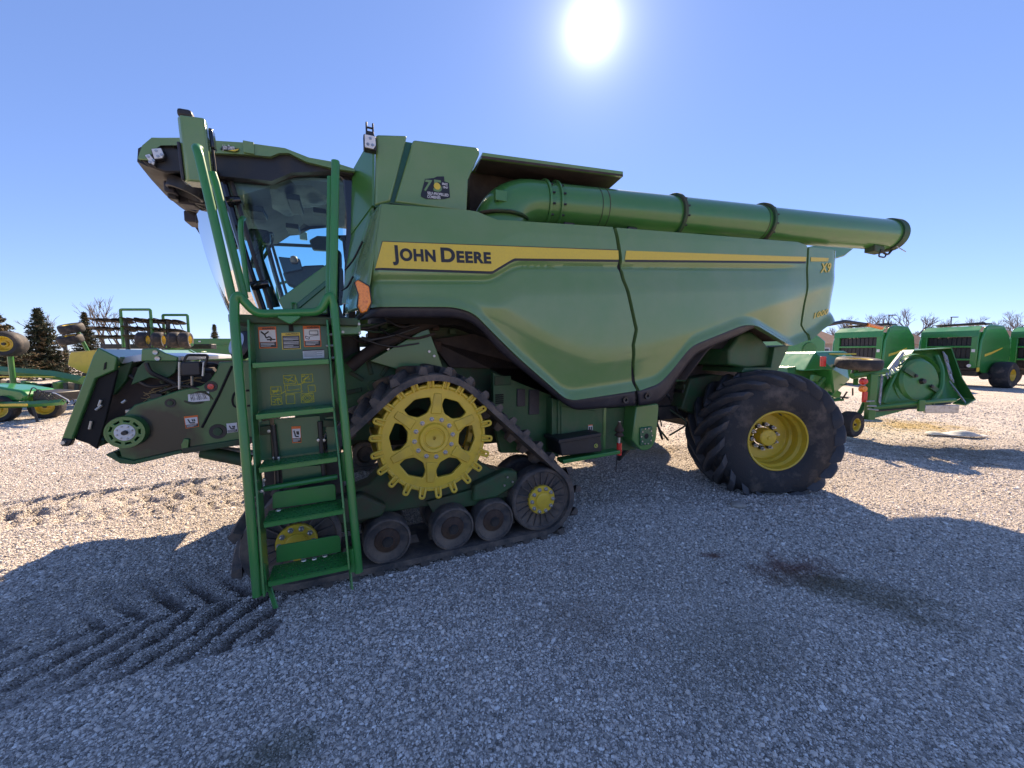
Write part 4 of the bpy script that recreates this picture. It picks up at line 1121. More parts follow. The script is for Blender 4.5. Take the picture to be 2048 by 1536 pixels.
MB().box(q[0]-0.085, q[0]+0.085, 0.222, 0.242, q[2]-0.10, q[2]+0.10).build('case_cover', 'green_dark', HS, bevel=0.03)
for k in range(10):
    a_ = 2*PI*k/10; MB().cyl((q[0]+0.075*math.cos(a_), 0.214, q[2]+0.088*math.sin(a_)), (q[0]+0.075*math.cos(a_), 0.226, q[2]+0.088*math.sin(a_)), 0.009, 6).build('case_bolt', 'steel', HS)
q = (0.716, 0.2, 0.788)
VL = MB().tube([(q[0],0.2,q[2]-0.14), (q[0],0.2,q[2]+0.20)], 0.014, 8).build('jack_rod', 'zinc', HV)
MB().tube([(q[0]+0.005,0.2,q[2]-0.16), (q[0]+0.005,0.2,q[2]-0.03)], 0.028, 10).build('jack_foot', 'red_lens', VL)
MB().lathe([(0.012,0.20),(0.02,0.16),(0.045,0.12),(0.05,0.10),(0.03,0.08),(0.05,0.05),(0.02,0.03)], (q[0],0.2,q[2]), 12, axis='z').build('jack_head', 'rust', VL)
MB().tube([(q[0]-0.02,0.2,q[2]-0.15), (q[0]-0.03,0.2,q[2]-0.34)], 0.006, 6).build('hanging_rod', 'black_steel', HV)
# hoses and dark plates forward of the rear wheel
for k in range(14):
    x_ = rnd.uniform(1.15, 2.3); z_ = rnd.uniform(0.95, 1.7); L_ = rnd.uniform(0.15, 0.5)
    MB().tube(fillet([(x_, 0.9, z_), (x_+rnd.uniform(-.1,.2), 0.75+rnd.uniform(-.1,.1), z_-L_*0.5), (x_+rnd.uniform(-.1,.3), 0.85, z_-L_)], 0.1), rnd.uniform(0.008, 0.022), 8).build('hydraulic_hose', rnd.choice(['black_steel', 'black_plastic', 'green_dirty']), HV)
for k in range(10):
    x_, z_ = rnd.uniform(1.3, 2.6), rnd.uniform(1.15, 1.7); s_ = rnd.uniform(0.04, 0.12)
    MB().box(x_-s_, x_+s_*1.6, 0.80, 0.95, z_-s_*0.4, z_+s_*0.5).build('frame_bracket', rnd.choice(['black_steel', 'green_dusty', 'green_dusty', 'green_dirty']), HV, bevel=0.008)
MB().tube([(1.05,0.6,0.45),(2.3,1.3,0.72)], 0.03, 10).build('tie_rod', 'black_steel', HV)
# marker arm at the tail
q = [(4.8, 0.55, 2.104), (5.362, 0.5, 2.187), (5.906, 0.45, 2.152), (6.208, 0.4, 2.101)]
ARM = MB().tube(q, [0.03, 0.028, 0.025, 0.02], 8).build('marker_arm', 'black_plastic', HV)
b = MB().tube([Vector(q[2])+Vector((-0.04,-0.01,-0.0)), Vector(q[3])+Vector((0.0,-0.01,0.0))], 0.03, 10).build('reflector', 'amber', ARM)

# ------------------------------------------------------------------ cab
CY0, CY1 = 0.73, W-0.73
def loft_y(poly_fn, ys, closed=True):
    """stack of XZ outlines at several y"""
    b = MB(); n = None
    for y in ys:
        pl = poly_fn(y); n = len(pl)
        b.v += [(x, y, z) for x, z in pl]
    for i in range(len(ys)-1):
        for k in range(n):
            b.f.append((i*n+k, i*n+(k+1) % n, (i+1)*n+(k+1) % n, (i+1)*n+k))
    b.f.append(tuple(range(n-1, -1, -1))); b.f.append(tuple((len(ys)-1)*n+k for k in range(n)))
    return b
ROOF = [(-3.148, 3.035), (-3.119, 3.126), (-3.064, 3.191), (-2.895, 3.227), (-2.721, 3.241), (-2.528, 3.266), (-2.256, 3.28), (-2.092, 3.242), (-1.927, 3.243), (-1.755, 3.217), (-1.755, 3.197), (-1.928, 3.193), (-2.114, 3.207), (-2.23, 3.249), (-2.298, 3.235), (-2.356, 3.198), (-2.533, 3.181), (-2.726, 3.154), (-2.898, 3.176), (-3.062, 3.142), (-3.107, 3.099), (-3.135, 3.028)]
def bulge(poly, y, fwd=0.10, crown=0.05, inset=0.0, lift=0.0):
    k = 1-((y-W/2)/1.1)**2; out = []
    for x, z in poly:
        w = sstep(-2.35, -3.1, x) if False else min(1, max(0, (-2.4-x)/0.7))
        out.append((x-fwd*k*w+inset*w, z+crown*k+lift*sstep(1.3, 2.3, y)*(1-w*0.7)))
    return out
ys = [0.60, 0.62, 0.75, 1.0, 1.35, 1.7, 2.05, 2.4, 2.65, 2.78, 2.80]
RF = loft_y(lambda y: bulge(ROOF, y, lift=0.16, inset=0.05 if y in (0.60, 2.80) else 0), ys).build('cab_roof', 'green_panel', HV, smooth=35, fix=True)
UND = [(-3.147, 3.112), (-3.157, 3.023), (-3.102, 3.0), (-2.925, 3.012), (-2.696, 3.01), (-2.361, 3.032), (-2.221, 3.121), (-1.93, 3.186), (-1.769, 3.183), (-1.76, 3.229), (-1.928, 3.222), (-2.118, 3.24), (-2.235, 3.278), (-2.304, 3.265), (-2.363, 3.23), (-2.543, 3.213), (-2.739, 3.188), (-2.914, 3.208), (-3.075, 3.174)]
loft_y(lambda y: bulge(UND, y, fwd=0.09, crown=0.02, lift=0.16), [0.645, 0.75, 1.0, 1.35, 1.7, 2.05, 2.4, 2.65, 2.755]).build('roof_underside', 'black_plastic', HV, smooth=35, fix=True)
# joint strap on the roof edge, script plate
q0, q1 = (-2.527, 3.263), (-2.458, 3.188)
MB().box(q0[0], q1[0], 0.585, 0.62, q1[1], q0[1]+0.012).build('roof_strap', 'green_panel', RF, bevel=0.004)
pb = MB().prism([(-2.667, 3.182), (-2.654, 3.206), (-2.599, 3.217), (-2.584, 3.206), (-2.553, 3.209), (-2.566, 3.189), (-2.622, 3.181)], 0.584, 0.60).build('script_plate', 'black_decal', RF)
t2 = text_mesh('script_text', 'John Deere', 0.05, 'white_decal', shear=0.4, bold=0.001)
put('script_text', fit_text(t2, (-2.654, 3.182), (-2.578, 3.194), 0.032, lambda x, z: 0.583, 0.002), RF)
MB().prism([(-2.621, 3.178), (-2.553, 3.206), (-2.56, 3.193), (-2.579, 3.182)], 0.581, 0.584).build('script_stroke', 'yellow_decal', RF)
# work lights in the visor's near corner
VS = MB().prism([(-3.119, 3.106), (-3.085, 3.147), (-2.973, 3.17), (-2.913, 3.148), (-2.91, 2.994), (-3.012, 2.975), (-3.093, 2.997), (-3.135, 3.03)], 0.63, 0.66).build('light_bezel', 'black_plastic', HV, bevel=0.01)
for k_, pl in enumerate(([(-3.067, 3.104), (-3.006, 3.123), (-2.99, 3.076), (-3.002, 3.047), (-3.052, 3.03)], [(-3.106, 3.059), (-3.076, 3.075), (-3.046, 3.027), (-3.056, 2.992), (-3.077, 3.008)])):
    l_ = MB().prism(pl, 0.585+0.01*k_, 0.63).build('work_light', 'black_plastic', HV, bevel=0.006)
    c_ = (sum(x for x, z in pl)/len(pl), sum(z for x, z in pl)/len(pl))
    MB().prism([(c_[0]+(x-c_[0])*0.86, c_[1]+(z-c_[1])*0.86) for x, z in pl], 0.578+0.01*k_, 0.588+0.01*k_).build('lens', 'lamp_white', l_, bevel=0.003)
    for dx, dz in ((-0.012,0.016),(0.016,-0.004),(-0.004,-0.018)):
        MB().lathe([(0,-0.003),(0.008,-0.003),(0.010,0.004)], (c_[0]+dx, 0.577+0.01*k_, c_[1]+dz), 12).build('lamp_bulb', 'steel', l_)
for (yy_, xx_) in ((0.84, -2.95), (1.12, -2.98), (1.4, -3.0), (2.0, -3.0), (2.3, -2.98)):
    o = MB().lathe([(0.0,-0.01),(0.085,-0.01),(0.10,-0.05),(0.115,-0.045),(0.12,0.03),(0.0,0.03)], (0,0,0), 28, axis='z').build('visor_lamp', 'black_plastic', HV, smooth=30)
    o.location = (xx_, yy_, 2.955); o.rotation_euler = (0, R(18), 0)
    MB().lathe([(0,-0.014),(0.07,-0.014),(0.078,-0.006)], (0,0,0), 24, axis='z').build('lens', 'gloss_black', o)
rl = random.Random(8)
for k in range(14):
    yv = rl.uniform(0.8, 2.6); xv = -3.16+0.06*((yv-1.7)/1.0)**2+rl.uniform(0, 0.25); s_ = rl.uniform(0.03, 0.08)
    MB().box(xv-s_, xv+s_, yv-s_*1.3, yv+s_*1.3, 2.90+rl.uniform(-0.02, 0.02), 3.0).build('visor_block', rl.choice(['black_plastic', 'black_plastic', 'trim_plastic']), HV, bevel=0.012)
# wiper hanging from the visor
MB().tube([(-3.216, 1.9, 3.044), (-3.2, 1.9, 2.984), (-3.128, 1.9, 2.833)], [0.02, 0.016, 0.008], 8).build('wiper_arm', 'black_plastic', HV)

# glass
def ws(s, t):
    y = CY0+0.03+s*(CY1-CY0-0.06); k = 1-((y-W/2)/(W/2-CY0))**2
    z = 1.95+t*(3.02-1.95)
    x = -2.455-0.235*(t**0.9)-0.42*k*(0.92+0.08*t)-0.03*math.sin(PI*t)
    return (x, y, z)
MB().grid(28, 12, ws).build('windshield', 'cab_glass', HV, smooth=60)
DOOR = [(-2.693, 3.032), (-2.37, 3.05), (-2.227, 3.141), (-1.93, 3.206), (-1.838, 3.207), (-1.833, 2.877), (-1.853, 2.498), (-1.891, 2.051), (-2.471, 2.027)]
b = MB(); b.add([(x, CY0, z) for x, z in DOOR], [tuple(range(len(DOOR)))]); b.build('door_glass', 'cab_glass', HV, smooth=0)
b = MB(); b.add([(x, CY1, z+(0.17 if z > 2.6 else 0)) for x, z in DOOR], [tuple(range(len(DOOR)))]); b.build('door_glass', 'cab_glass', HV, smooth=0)
for yv, s_ in ((CY0, 1), (CY1, -1)):
    a_ = [(x, yv, z) for x, z in [(-2.699, 3.03), (-2.633, 2.698), (-2.552, 2.334), (-2.471, 2.019)]]
    MB().tube(a_, 0.028, 8).build('windshield_pillar', 'gloss_black', HV)
    a_ = [(x+0.045, yv-0.004*s_, z) for x, z in [(-2.684, 3.011), (-2.617, 2.7), (-2.535, 2.335), (-2.454, 2.02)]]
    MB().tube(a_, 0.016, 8).build('door_seal', 'black_plastic', HV)
    MB().prism([(-1.93, 3.218), (-1.754, 3.242), (-1.749, 2.889), (-1.774, 2.59), (-1.835, 2.201), (-1.865, 2.13), (-1.881, 2.129), (-1.849, 2.498), (-1.829, 2.878), (-1.847, 3.156)], yv-0.03*s_ if s_ > 0 else yv-0.02, yv+0.04).build('rear_pillar', 'gloss_black', HV, bevel=0.008)
    MB().tube(fillet([(x, yv, z+(0.17 if s_ < 0 else 0)) for x, z in [(-2.693, 3.032), (-2.371, 3.042), (-2.227, 3.133), (-1.93, 3.206), (-1.83, 3.208)]], 0.1), 0.016, 8).build('door_header', 'black_plastic', HV)
# hinge covers on the door's leading edge
for a_, b_ in (((-2.668, 0.69, 2.848), (-2.578, 0.69, 2.873)), ((-2.543, 0.69, 2.223), (-2.42, 0.69, 2.251))):
    MB().tube([a_, Vector(a_)*0.5+Vector(b_)*0.5, b_], [0.034, 0.034, 0.026], 12).build('door_hinge', 'gloss_black', HV)
# interior
MB().prism([(-2.95,2.98),(-2.72,2.92),(-2.58,2.94),(-2.42,3.02),(-2.25,3.11),(-2.1,3.14),(-1.82,3.14),(-1.82,3.19),(-2.95,3.05)], CY0+0.04, CY1-0.04, top=[(-2.95,3.04),(-2.72,2.99),(-2.58,3.03),(-2.42,3.16),(-2.25,3.29),(-2.1,3.33),(-1.82,3.33),(-1.82,3.36),(-2.95,3.15)]).build('headliner', 'headliner', HV, smooth=30)
MB().box(-1.84, -1.78, CY0+0.03, CY1-0.03, 1.95, 2.55).build('cab_back_wall', 'black_plastic', HV)
b = MB(); b.add([(-1.80, CY0+0.02, 2.55), (-1.80, CY1-0.02, 2.55), (-1.80, CY1-0.02, 3.14), (-1.80, CY0+0.02, 3.14)], [(0,1,2,3)]); b.build('rear_window', 'cab_glass', HV, smooth=0)
MB().prism_z([(-1.8,CY0),(-2.45,CY0),(-2.74,1.2),(-2.87,1.7),(-2.74,2.2),(-2.45,CY1),(-1.8,CY1)], 1.86, 1.95).build('cab_floor', 'black_plastic', HV, bevel=0.01)
for (x0, x1, y0, y1, z) in ((-2.62, -2.48, 1.0, 1.25, 2.915), (-2.3, -2.2, 1.0, 1.4, 3.055), (-2.12, -2.0, 1.5, 1.62, 3.13), (-2.4, -2.28, 1.8, 2.05, 3.03)):
    MB().box(x0, x1, y0, y1, z-0.02, z+0.03).build('headliner_fitting', 'trim_plastic', HV, bevel=0.008)
for k in range(6):
    MB().box(-2.86+0.022*k, -2.85+0.022*k, 0.86, 1.12, 2.885+0.001*k, 2.95).build('air_vent_slat', 'void_black', HV)
# seat, armrest, screen, steering column
MB().box(-1.99, -1.86, 1.46, 1.86, 2.22, 2.60).build('seat_back', 'seat_fabric', HV, bevel=0.05, seg=3)
MB().box(-1.97, -1.87, 1.52, 1.80, 2.58, 2.78).build('head_rest', 'seat_fabric', HV, bevel=0.05, seg=3)
MB().box(-2.40, -1.90, 1.44, 1.88, 2.08, 2.20).build('seat_cushion', 'seat_fabric', HV, bevel=0.05, seg=3)
MB().prism([(-2.386, 2.444), (-2.35, 2.332), (-2.248, 2.293), (-2.032, 2.354), (-2.025, 2.545), (-2.197, 2.521)], 1.22, 1.34).build('armrest_console', 'trim_plastic', HV, bevel=0.02)
MN = MB().prism([(-2.406, 2.573), (-2.233, 2.571), (-2.212, 2.472), (-2.369, 2.423)], 1.18, 1.22).build('display_screen', 'gloss_black', HV, bevel=0.008)
q = (-2.279, 1.16, 2.549); MB().lathe([(0.0,-0.03),(0.025,-0.026),(0.034,0.0),(0.026,0.03),(0.0,0.04)], q, 16, axis='z').build('joystick_grip', 'skin_tone', MN, smooth=60)
MB().tube([(-2.636, 1.6, 2.85), (-2.621, 1.65, 2.622), (-2.528, 1.7, 2.163)], [0.05, 0.035, 0.06], 12).build('steering_column', 'black_plastic', HV)
MB().box(*(lambda a: (a[0]-0.09, a[0]+0.09, 1.55, 1.68, a[2]-0.07, a[2]+0.06))((-2.607, 1.6, 2.843))).build('column_pod', 'black_plastic', HV, bevel=0.03)
c_ = Vector((-2.603, 1.7, 2.733)); M = Matrix.Translation(c_) @ Matrix.Rotation(R(-62), 4, 'Y')
sw = MB().tube([(0.19*math.cos(2*PI*i/32), 0.19*math.sin(2*PI*i/32), 0) for i in range(32)], 0.016, 8, closed=True)
for k in range(3): sw.tube([(0,0,0), (0.19*math.cos(2*PI*k/3), 0.19*math.sin(2*PI*k/3), 0)], 0.012, 6)
put('steering_wheel', sw.mesh('steering_wheel', 'black_plastic'), HV, mtx=M)
MB().tube([(-2.812, 2.95, 3.082), (-2.59, 2.95, 3.1), (-2.213, 2.95, 3.122)], 0.022, 8).build('far_mirror_arm', 'black_plastic', HV)
q = (-2.312, 2.9, 3.228); MB().box(q[0]-0.045, q[0]+0.045, 2.88, 2.93, q[2]-0.05, q[2]+0.05).build('far_work_light', 'lamp_white', HV, bevel=0.01)
q = (-2.131, 2.9, 3.165); MB().prism(smooth_poly([(q[0]-0.12,q[2]+0.02),(q[0]-0.08,q[2]-0.10),(q[0]+0.12,q[2]-0.09),(q[0]+0.12,q[2]+0.10),(q[0]-0.02,q[2]+0.09)], 0.03), 2.9, 3.0).build('far_mirror_head', 'black_plastic', HV, bevel=0.02)
MB().tube(fillet([(-2.637, 2.9, 2.38), (-2.64, 2.9, 2.584), (-2.433, 2.9, 2.65), (-2.134, 2.9, 2.772)], 0.05), 0.018, 8).build('far_handrail', 'green_ladder', HV)

# near mirror: tall green housing on an arm
MH = MB().prism_z([(-0.105,-0.03),(-0.075,-0.075),(0.07,-0.085),(0.075,-0.03),(0.05,0.06),(-0.09,0.06)], -0.26, 0.22).build('mirror_housing', 'green_panel', HV, bevel=0.012)
MH.scale = (0.84, 0.84, 0.80); MH.location = (-2.687, 0.16, 2.967); MH.rotation_euler = (0, R(-2.5), 0)
MB().prism_z([(-0.118,-0.055),(-0.098,-0.055),(-0.098,0.05),(-0.118,0.05)], -0.25, 0.03).build('mirror_glass_edge', 'trim_plastic', MH, bevel=0.006)
MB().box(-0.10, -0.01, -0.05, 0.04, 0.222, 0.285).build('mirror_cap', 'black_plastic', MH, bevel=0.02)
MB().box(0.078, 0.105, -0.05, 0.03, 0.02, 0.17).build('mirror_lamp', 'gloss_black', MH, bevel=0.01)
MB().tube(fillet([(0.085,-0.02,0.1),(0.09,-0.02,-0.12),(0.08,0.0,-0.24)], 0.05), 0.010, 6).build('mirror_cable', 'black_plastic', MH)
a_ = Vector((-2.705, 0.16, 2.973)); MB().tube([a_+Vector((0,0.04,0)), a_+Vector((-0.02,0.55,0.06))], 0.03, 10).build('mirror_arm', 'black_plastic', HV)
# amber marker lamp on its arm
q = (-1.759, -0.14, 2.075)
AM = MB().prism([(-1.81, 2.171), (-1.79, 2.186), (-1.722, 2.147), (-1.712, 2.044), (-1.74, 1.979), (-1.778, 1.964), (-1.796, 2.013), (-1.787, 2.087)], -0.15, -0.10).build('amber_marker_lamp', 'amber', HV, bevel=0.008)
MB().prism([(-1.815, 2.171), (-1.789, 2.199), (-1.713, 2.161), (-1.7, 2.046), (-1.731, 1.969), (-1.783, 1.953), (-1.804, 2.017), (-1.792, 2.092)], -0.105, -0.07).build('lamp_back', 'black_plastic', AM, bevel=0.006)
MB().tube(fillet([(q[0],-0.08,q[2]-0.10), (q[0]-0.06,0.0,q[2]-0.16), (q[0]-0.14,0.15,q[2]-0.12), (q[0]-0.16,0.4,q[2]-0.02)], 0.05), 0.016, 8).build('lamp_arm', 'black_plastic', HV)
for (u0, u1) in (((-1.725, 0.4, 2.583), (-1.857, 0.62, 2.391)), ((-1.805, 0.36, 2.296), (-1.887, 0.5, 2.207))):
    m_ = (Vector(u0)+Vector(u1))/2-Vector((0,0,0.03)); MB().tube(fillet([u0, m_, u1], 0.06), 0.008, 6).build('cable', 'black_plastic', HV)

# ------------------------------------------------------------------ platform and ladder
MB().box(-2.52, -1.80, -0.16, CY0-0.03, 1.88, 1.93).build('platform', 'green_dirty', HV, bevel=0.006)
MB().box(-2.44, -1.98, 0.10, CY0, 1.60, 1.87).build('platform_support', 'black_steel', HV, bevel=0.01)
GP = MB().prism([(-2.321, 2.084), (-1.983, 2.374), (-1.996, 1.996), (-2.275, 1.985)], 0.33, 0.36).build('platform_guard', 'green_paint', HV, bevel=0.008)
MB().prism([(-2.218, 2.044), (-2.004, 2.242), (-1.991, 2.243), (-1.992, 2.205), (-2.193, 2.015)], 0.315, 0.332).build('guard_rib', 'green_dark', GP, bevel=0.006)
MB().tube(fillet([(-2.228, 0.3, 1.982), (-2.231, 0.3, 2.062), (-2.202, 0.3, 2.063), (-2.198, 0.3, 1.983)], 0.02), 0.008, 6).build('guard_handle', 'green_ladder', GP)
def ly(v_):                                         # the ladder leans out towards its foot
    return -0.20-0.20*max(0.0, (v_-600)/600.0)
MB().tube(fillet([(-2.406, -0.4, 0.277), (-2.477, -0.22, 1.89), (-2.473, -0.21, 2.007), (-2.454, -0.21, 2.038), (-2.438, -0.2, 2.019), (-2.371, -0.2, 1.931), (-2.025, -0.2, 1.958), (-1.978, -0.21, 2.05), (-1.96, -0.21, 2.067), (-1.942, -0.21, 1.998), (-1.852, -0.39, 0.285)], 0.05, 6), 0.0255, 14).build('ladder_rail', 'green_ladder', HV)
MB().tube(fillet([(-2.493, -0.15, 2.008), (-2.613, -0.16, 2.828), (-2.626, -0.14, 2.862), (-2.637, -0.05, 2.899)], 0.03), 0.024, 12).build('handrail', 'green_ladder', HV)
MB().tube([(-2.451, -0.06, 2.039), (-2.564, -0.06, 2.714), (-2.578, -0.06, 2.769)], 0.023, 12).build('handrail', 'green_ladder', HV)
MB().tube([(-1.948, -0.14, 2.045), (-1.903, -0.14, 2.912), (-1.903, -0.14, 2.93)], 0.025, 12).build('handrail', 'green_ladder', HV)
MB().tube([(-1.977, -0.04, 2.055), (-1.94, -0.04, 2.845), (-1.939, -0.04, 2.865)], 0.018, 12).build('handrail', 'green_ladder', HV)
MB().tube(fillet([(-2.54, 0.55, 2.157), (-2.566, 0.55, 2.592), (-2.559, 0.55, 2.683), (-2.555, 0.62, 2.72)], 0.03), 0.018, 10).build('grab_handle', 'green_ladder', HV)
# side strings: lower outer tubes and flat bars
for pts in ([(-2.415, -0.12, 1.897), (-2.413, -0.18, 1.316), (-2.4, -0.24, 0.939), (-2.369, -0.36, 0.28)], [(-1.986, -0.12, 1.911), (-1.962, -0.18, 1.266), (-1.942, -0.24, 0.962), (-1.909, -0.36, 0.336)]):
    b = MB(); n_ = len(pts)
    for p_ in pts:
        b.v += [(p_[0]-0.006, p_[1]-0.07, p_[2]), (p_[0]+0.006, p_[1]-0.07, p_[2]), (p_[0]+0.006, p_[1]+0.09, p_[2]), (p_[0]-0.006, p_[1]+0.09, p_[2])]
    for i in range(n_-1):
        for k in range(4): b.f.append((i*4+k, i*4+(k+1) % 4, (i+1)*4+(k+1) % 4, (i+1)*4+k))
    b.f.append((3,2,1,0)); b.f.append(tuple((n_-1)*4+k for k in range(4)))
    b.build('ladder_string', 'green_ladder', HV, smooth=0, bevel=0.002)
MB().tube([(-2.429, -0.24, 1.02), (-2.423, -0.27, 0.837)], 0.035, 10).build('ladder_sleeve', 'green_ladder', HV)
MB().tube([(-2.397, -0.36, 0.444), (-2.381, -0.38, 0.283)], 0.030, 10).build('ladder_sleeve', 'green_ladder', HV)
MB().tube([(-1.915, -0.24, 1.043), (-1.912, -0.26, 0.862)], 0.032, 10).build('ladder_sleeve', 'green_ladder', HV)
MB().tube([(-1.888, -0.36, 0.443), (-1.878, -0.37, 0.294)], 0.030, 10).build('ladder_sleeve', 'green_ladder', HV)
for pts in ([(-2.365, -0.34, 0.331), (-2.317, -0.4, 0.177)], [(-1.906, -0.34, 0.319), (-1.897, -0.38, 0.175)]):
    d_ = Vector(pts[1])-Vector(pts[0]); M = Matrix.Translation(pts[0]) @ d_.to_track_quat('Z', 'Y').to_matrix().to_4x4()
    put('ladder_foot', MB().box(-0.004, 0.004, -0.022, 0.022, 0, d_.length).mesh('ladder_foot', 'green_ladder', 0), HV, mtx=M)
# back plates
def plate(name, quad, yv, m, th=0.012, bev=0.003, par=None):
    return MB().prism(quad, yv, yv+th).build(name, m, par or HV, bevel=bev)
PL1 = plate('ladder_plate', [(-2.426, 1.901), (-1.993, 1.915), (-1.988, 1.642), (-2.425, 1.627)], -0.06, 'green_dark')
PL2 = plate('ladder_plate', [(-2.419, 1.621), (-1.987, 1.636), (-1.97, 1.334), (-2.417, 1.321)], -0.08, 'green_dark')
PL3 = plate('ladder_plate', [(-2.321, 1.272), (-2.054, 1.277), (-2.046, 0.999), (-2.318, 1.009)], -0.10, 'green_dark')
plate('ladder_plate', [(-2.406, 1.253), (-2.346, 1.268), (-2.341, 1.005), (-2.409, 1.006)], -0.095, 'green_dark')
plate('ladder_plate', [(-2.025, 1.262), (-1.969, 1.268), (-1.96, 0.978), (-2.016, 0.995)], -0.095, 'green_dark')
plate('ladder_plate', [(-2.287, 0.96), (-2.05, 0.947), (-2.045, 0.826), (-2.284, 0.836)], -0.14, 'green_dark')
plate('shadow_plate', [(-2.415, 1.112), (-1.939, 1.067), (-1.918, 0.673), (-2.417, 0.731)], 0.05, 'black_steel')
for pts in ([(-2.325, -0.12, 1.237), (-2.313, -0.14, 0.996), (-2.311, -0.15, 0.834)], [(-2.055, -0.12, 1.24), (-2.046, -0.14, 0.964), (-2.038, -0.15, 0.846)]):
    MB().tube(pts, 0.017, 10).build('gas_strut', 'black_steel', HV)
for q in ((-2.348, -0.12, 1.2), (-2.053, -0.12, 1.206), (-2.323, -0.14, 1.029), (-2.301, -0.14, 1.024), (-2.068, -0.13, 1.117), (-2.035, -0.13, 1.114), (-2.376, -0.2, 0.908), (-2.38, -0.26, 0.858)):
    MB().lathe([(0,-0.012),(0.010,-0.010),(0.012,0.01)], q, 8).build('strut_pin', 'zinc', HV)
for quad in ([(-2.398, 1.233), (-2.339, 1.238), (-2.336, 1.179), (-2.398, 1.178)], [(-2.036, 1.249), (-1.97, 1.244), (-1.968, 1.199), (-2.035, 1.201)]):
    MB().prism(quad, -0.13, -0.10).build('strut_bracket', 'green_dirty', HV, bevel=0.004)
# treads
def tread(a, b, depth, perforated, drop=0.032):
    """front edge from a to b (x,y,z); runs back by depth"""
    ax, ay, az = a; bx, by, bz = b; L_ = math.hypot(bx-ax, bz-az); ang = math.atan2(bz-az, bx-ax)
    M = Matrix.Translation(a) @ Matrix.Rotation(-ang, 4, 'Y')
    o = put('ladder_step', MB().box(0, L_, 0, 0.008, -drop, 0.0).mesh('ladder_step', 'green_ladder', 0), HV, mtx=M, bevel=0.003)
    if perforated:
        holes = [[(0.0, 0.0), (L_, 0.0), (L_, depth), (0.0, depth)]]
        nx, ny = int(L_/0.036), int(depth/0.036)
        for i in range(nx):
            for j in range(ny):
                cx, cy = L_*(i+0.5)/nx+(0.009 if j % 2 else -0.009), depth*(j+0.5)/ny
                r_ = 0.0085
                holes.append([(cx+r_*math.cos(2*PI*k/8), cy+r_*math.sin(2*PI*k/8)) for k in range(8)])
        me = curve_mesh('step_tread', holes, 0.003, 0.0, 'green_ladder')
        me.transform(Matrix.Rotation(R(-90), 4, 'X'))
        put('step_tread', me, o, loc=(0, 0.0, -0.004))
    else:
        put('step_tread', MB().box(0, L_, 0.009, depth, -0.008, -0.001).mesh('step_tread', 'green_ladder', 0), o, bevel=0.002)
    return o
tread((-2.398, -0.24, 1.638), (-1.985, -0.24, 1.659), 0.17, False)
tread((-2.39, -0.27, 1.331), (-1.966, -0.27, 1.352), 0.18, False)
s3 = tread((-2.382, -0.31, 1.016), (-1.956, -0.31, 1.035), 0.17, True)
s4 = tread((-2.362, -0.37, 0.699), (-1.929, -0.37, 0.71), 0.19, True)
s5 = tread((-2.347, -0.42, 0.359), (-1.909, -0.42, 0.361), 0.19, True)
MB().tube([(-2.381, -0.2, 0.851), (-1.96, -0.2, 0.874)], 0.018, 8).build('cross_bar', 'green_ladder', HV)
for quad, yv in ((smooth_poly([(-2.339, 0.715), (-2.335, 0.821), (-1.974, 0.828), (-1.974, 0.715)], 0.03), -0.20), (smooth_poly([(-2.327, 0.377), (-2.325, 0.488), (-1.957, 0.487), (-1.955, 0.368)], 0.03), -0.24)):
    MB().prism(quad, yv, yv+0.010).build('kick_plate', 'green_ladder', HV, bevel=0.003)
for q in ((-2.293, -0.3, 0.736), (-2.164, -0.35, 0.413), (-2.106, -0.35, 0.41), (-2.046, -0.35, 0.416)):
    MB().lathe([(0,0.006),(0.014,0.006),(0.016,0.0)], q, 10, axis='z').build('step_bolt', 'zinc', HV)
MB().prism([(-2.255, 1.922), (-2.134, 1.926), (-2.135, 1.914), (-2.185, 1.876), (-2.198, 1.875), (-2.256, 1.91)], -0.235, -0.19).build('latch_plate', 'green_ladder', HV, bevel=0.004)
MB().prism([(-2.215, 1.881), (-2.192, 1.882), (-2.191, 1.838), (-2.216, 1.837)], -0.075, -0.061).build('latch_slot', 'void_black', HV)
MB().prism([(-1.922, 1.922), (-1.782, 1.927), (-1.778, 1.829), (-1.92, 1.82)], -0.06, 0.25).build('ladder_mount', 'green_paint', HV, bevel=0.006)
for q in ((-1.898, -0.07, 1.898), (-1.894, -0.07, 1.84), (-1.79, -0.07, 1.897), (-1.786, -0.07, 1.835)):
    MB().lathe([(0,-0.006),(0.009,-0.006),(0.010,0.008)], q, 8).build('mount_bolt', 'zinc', HV)
for q0, q1 in (((-1.991, -0.14, 1.818), (-1.95, -0.14, 1.819)), ((-2.0, -0.14, 1.743), (-1.952, -0.14, 1.746)), ((-1.979, -0.14, 1.664), (-1.943, -0.14, 1.667))):
    MB().cyl(q0, q1, 0.008, 8).build('hinge_pin', 'zinc', HV)

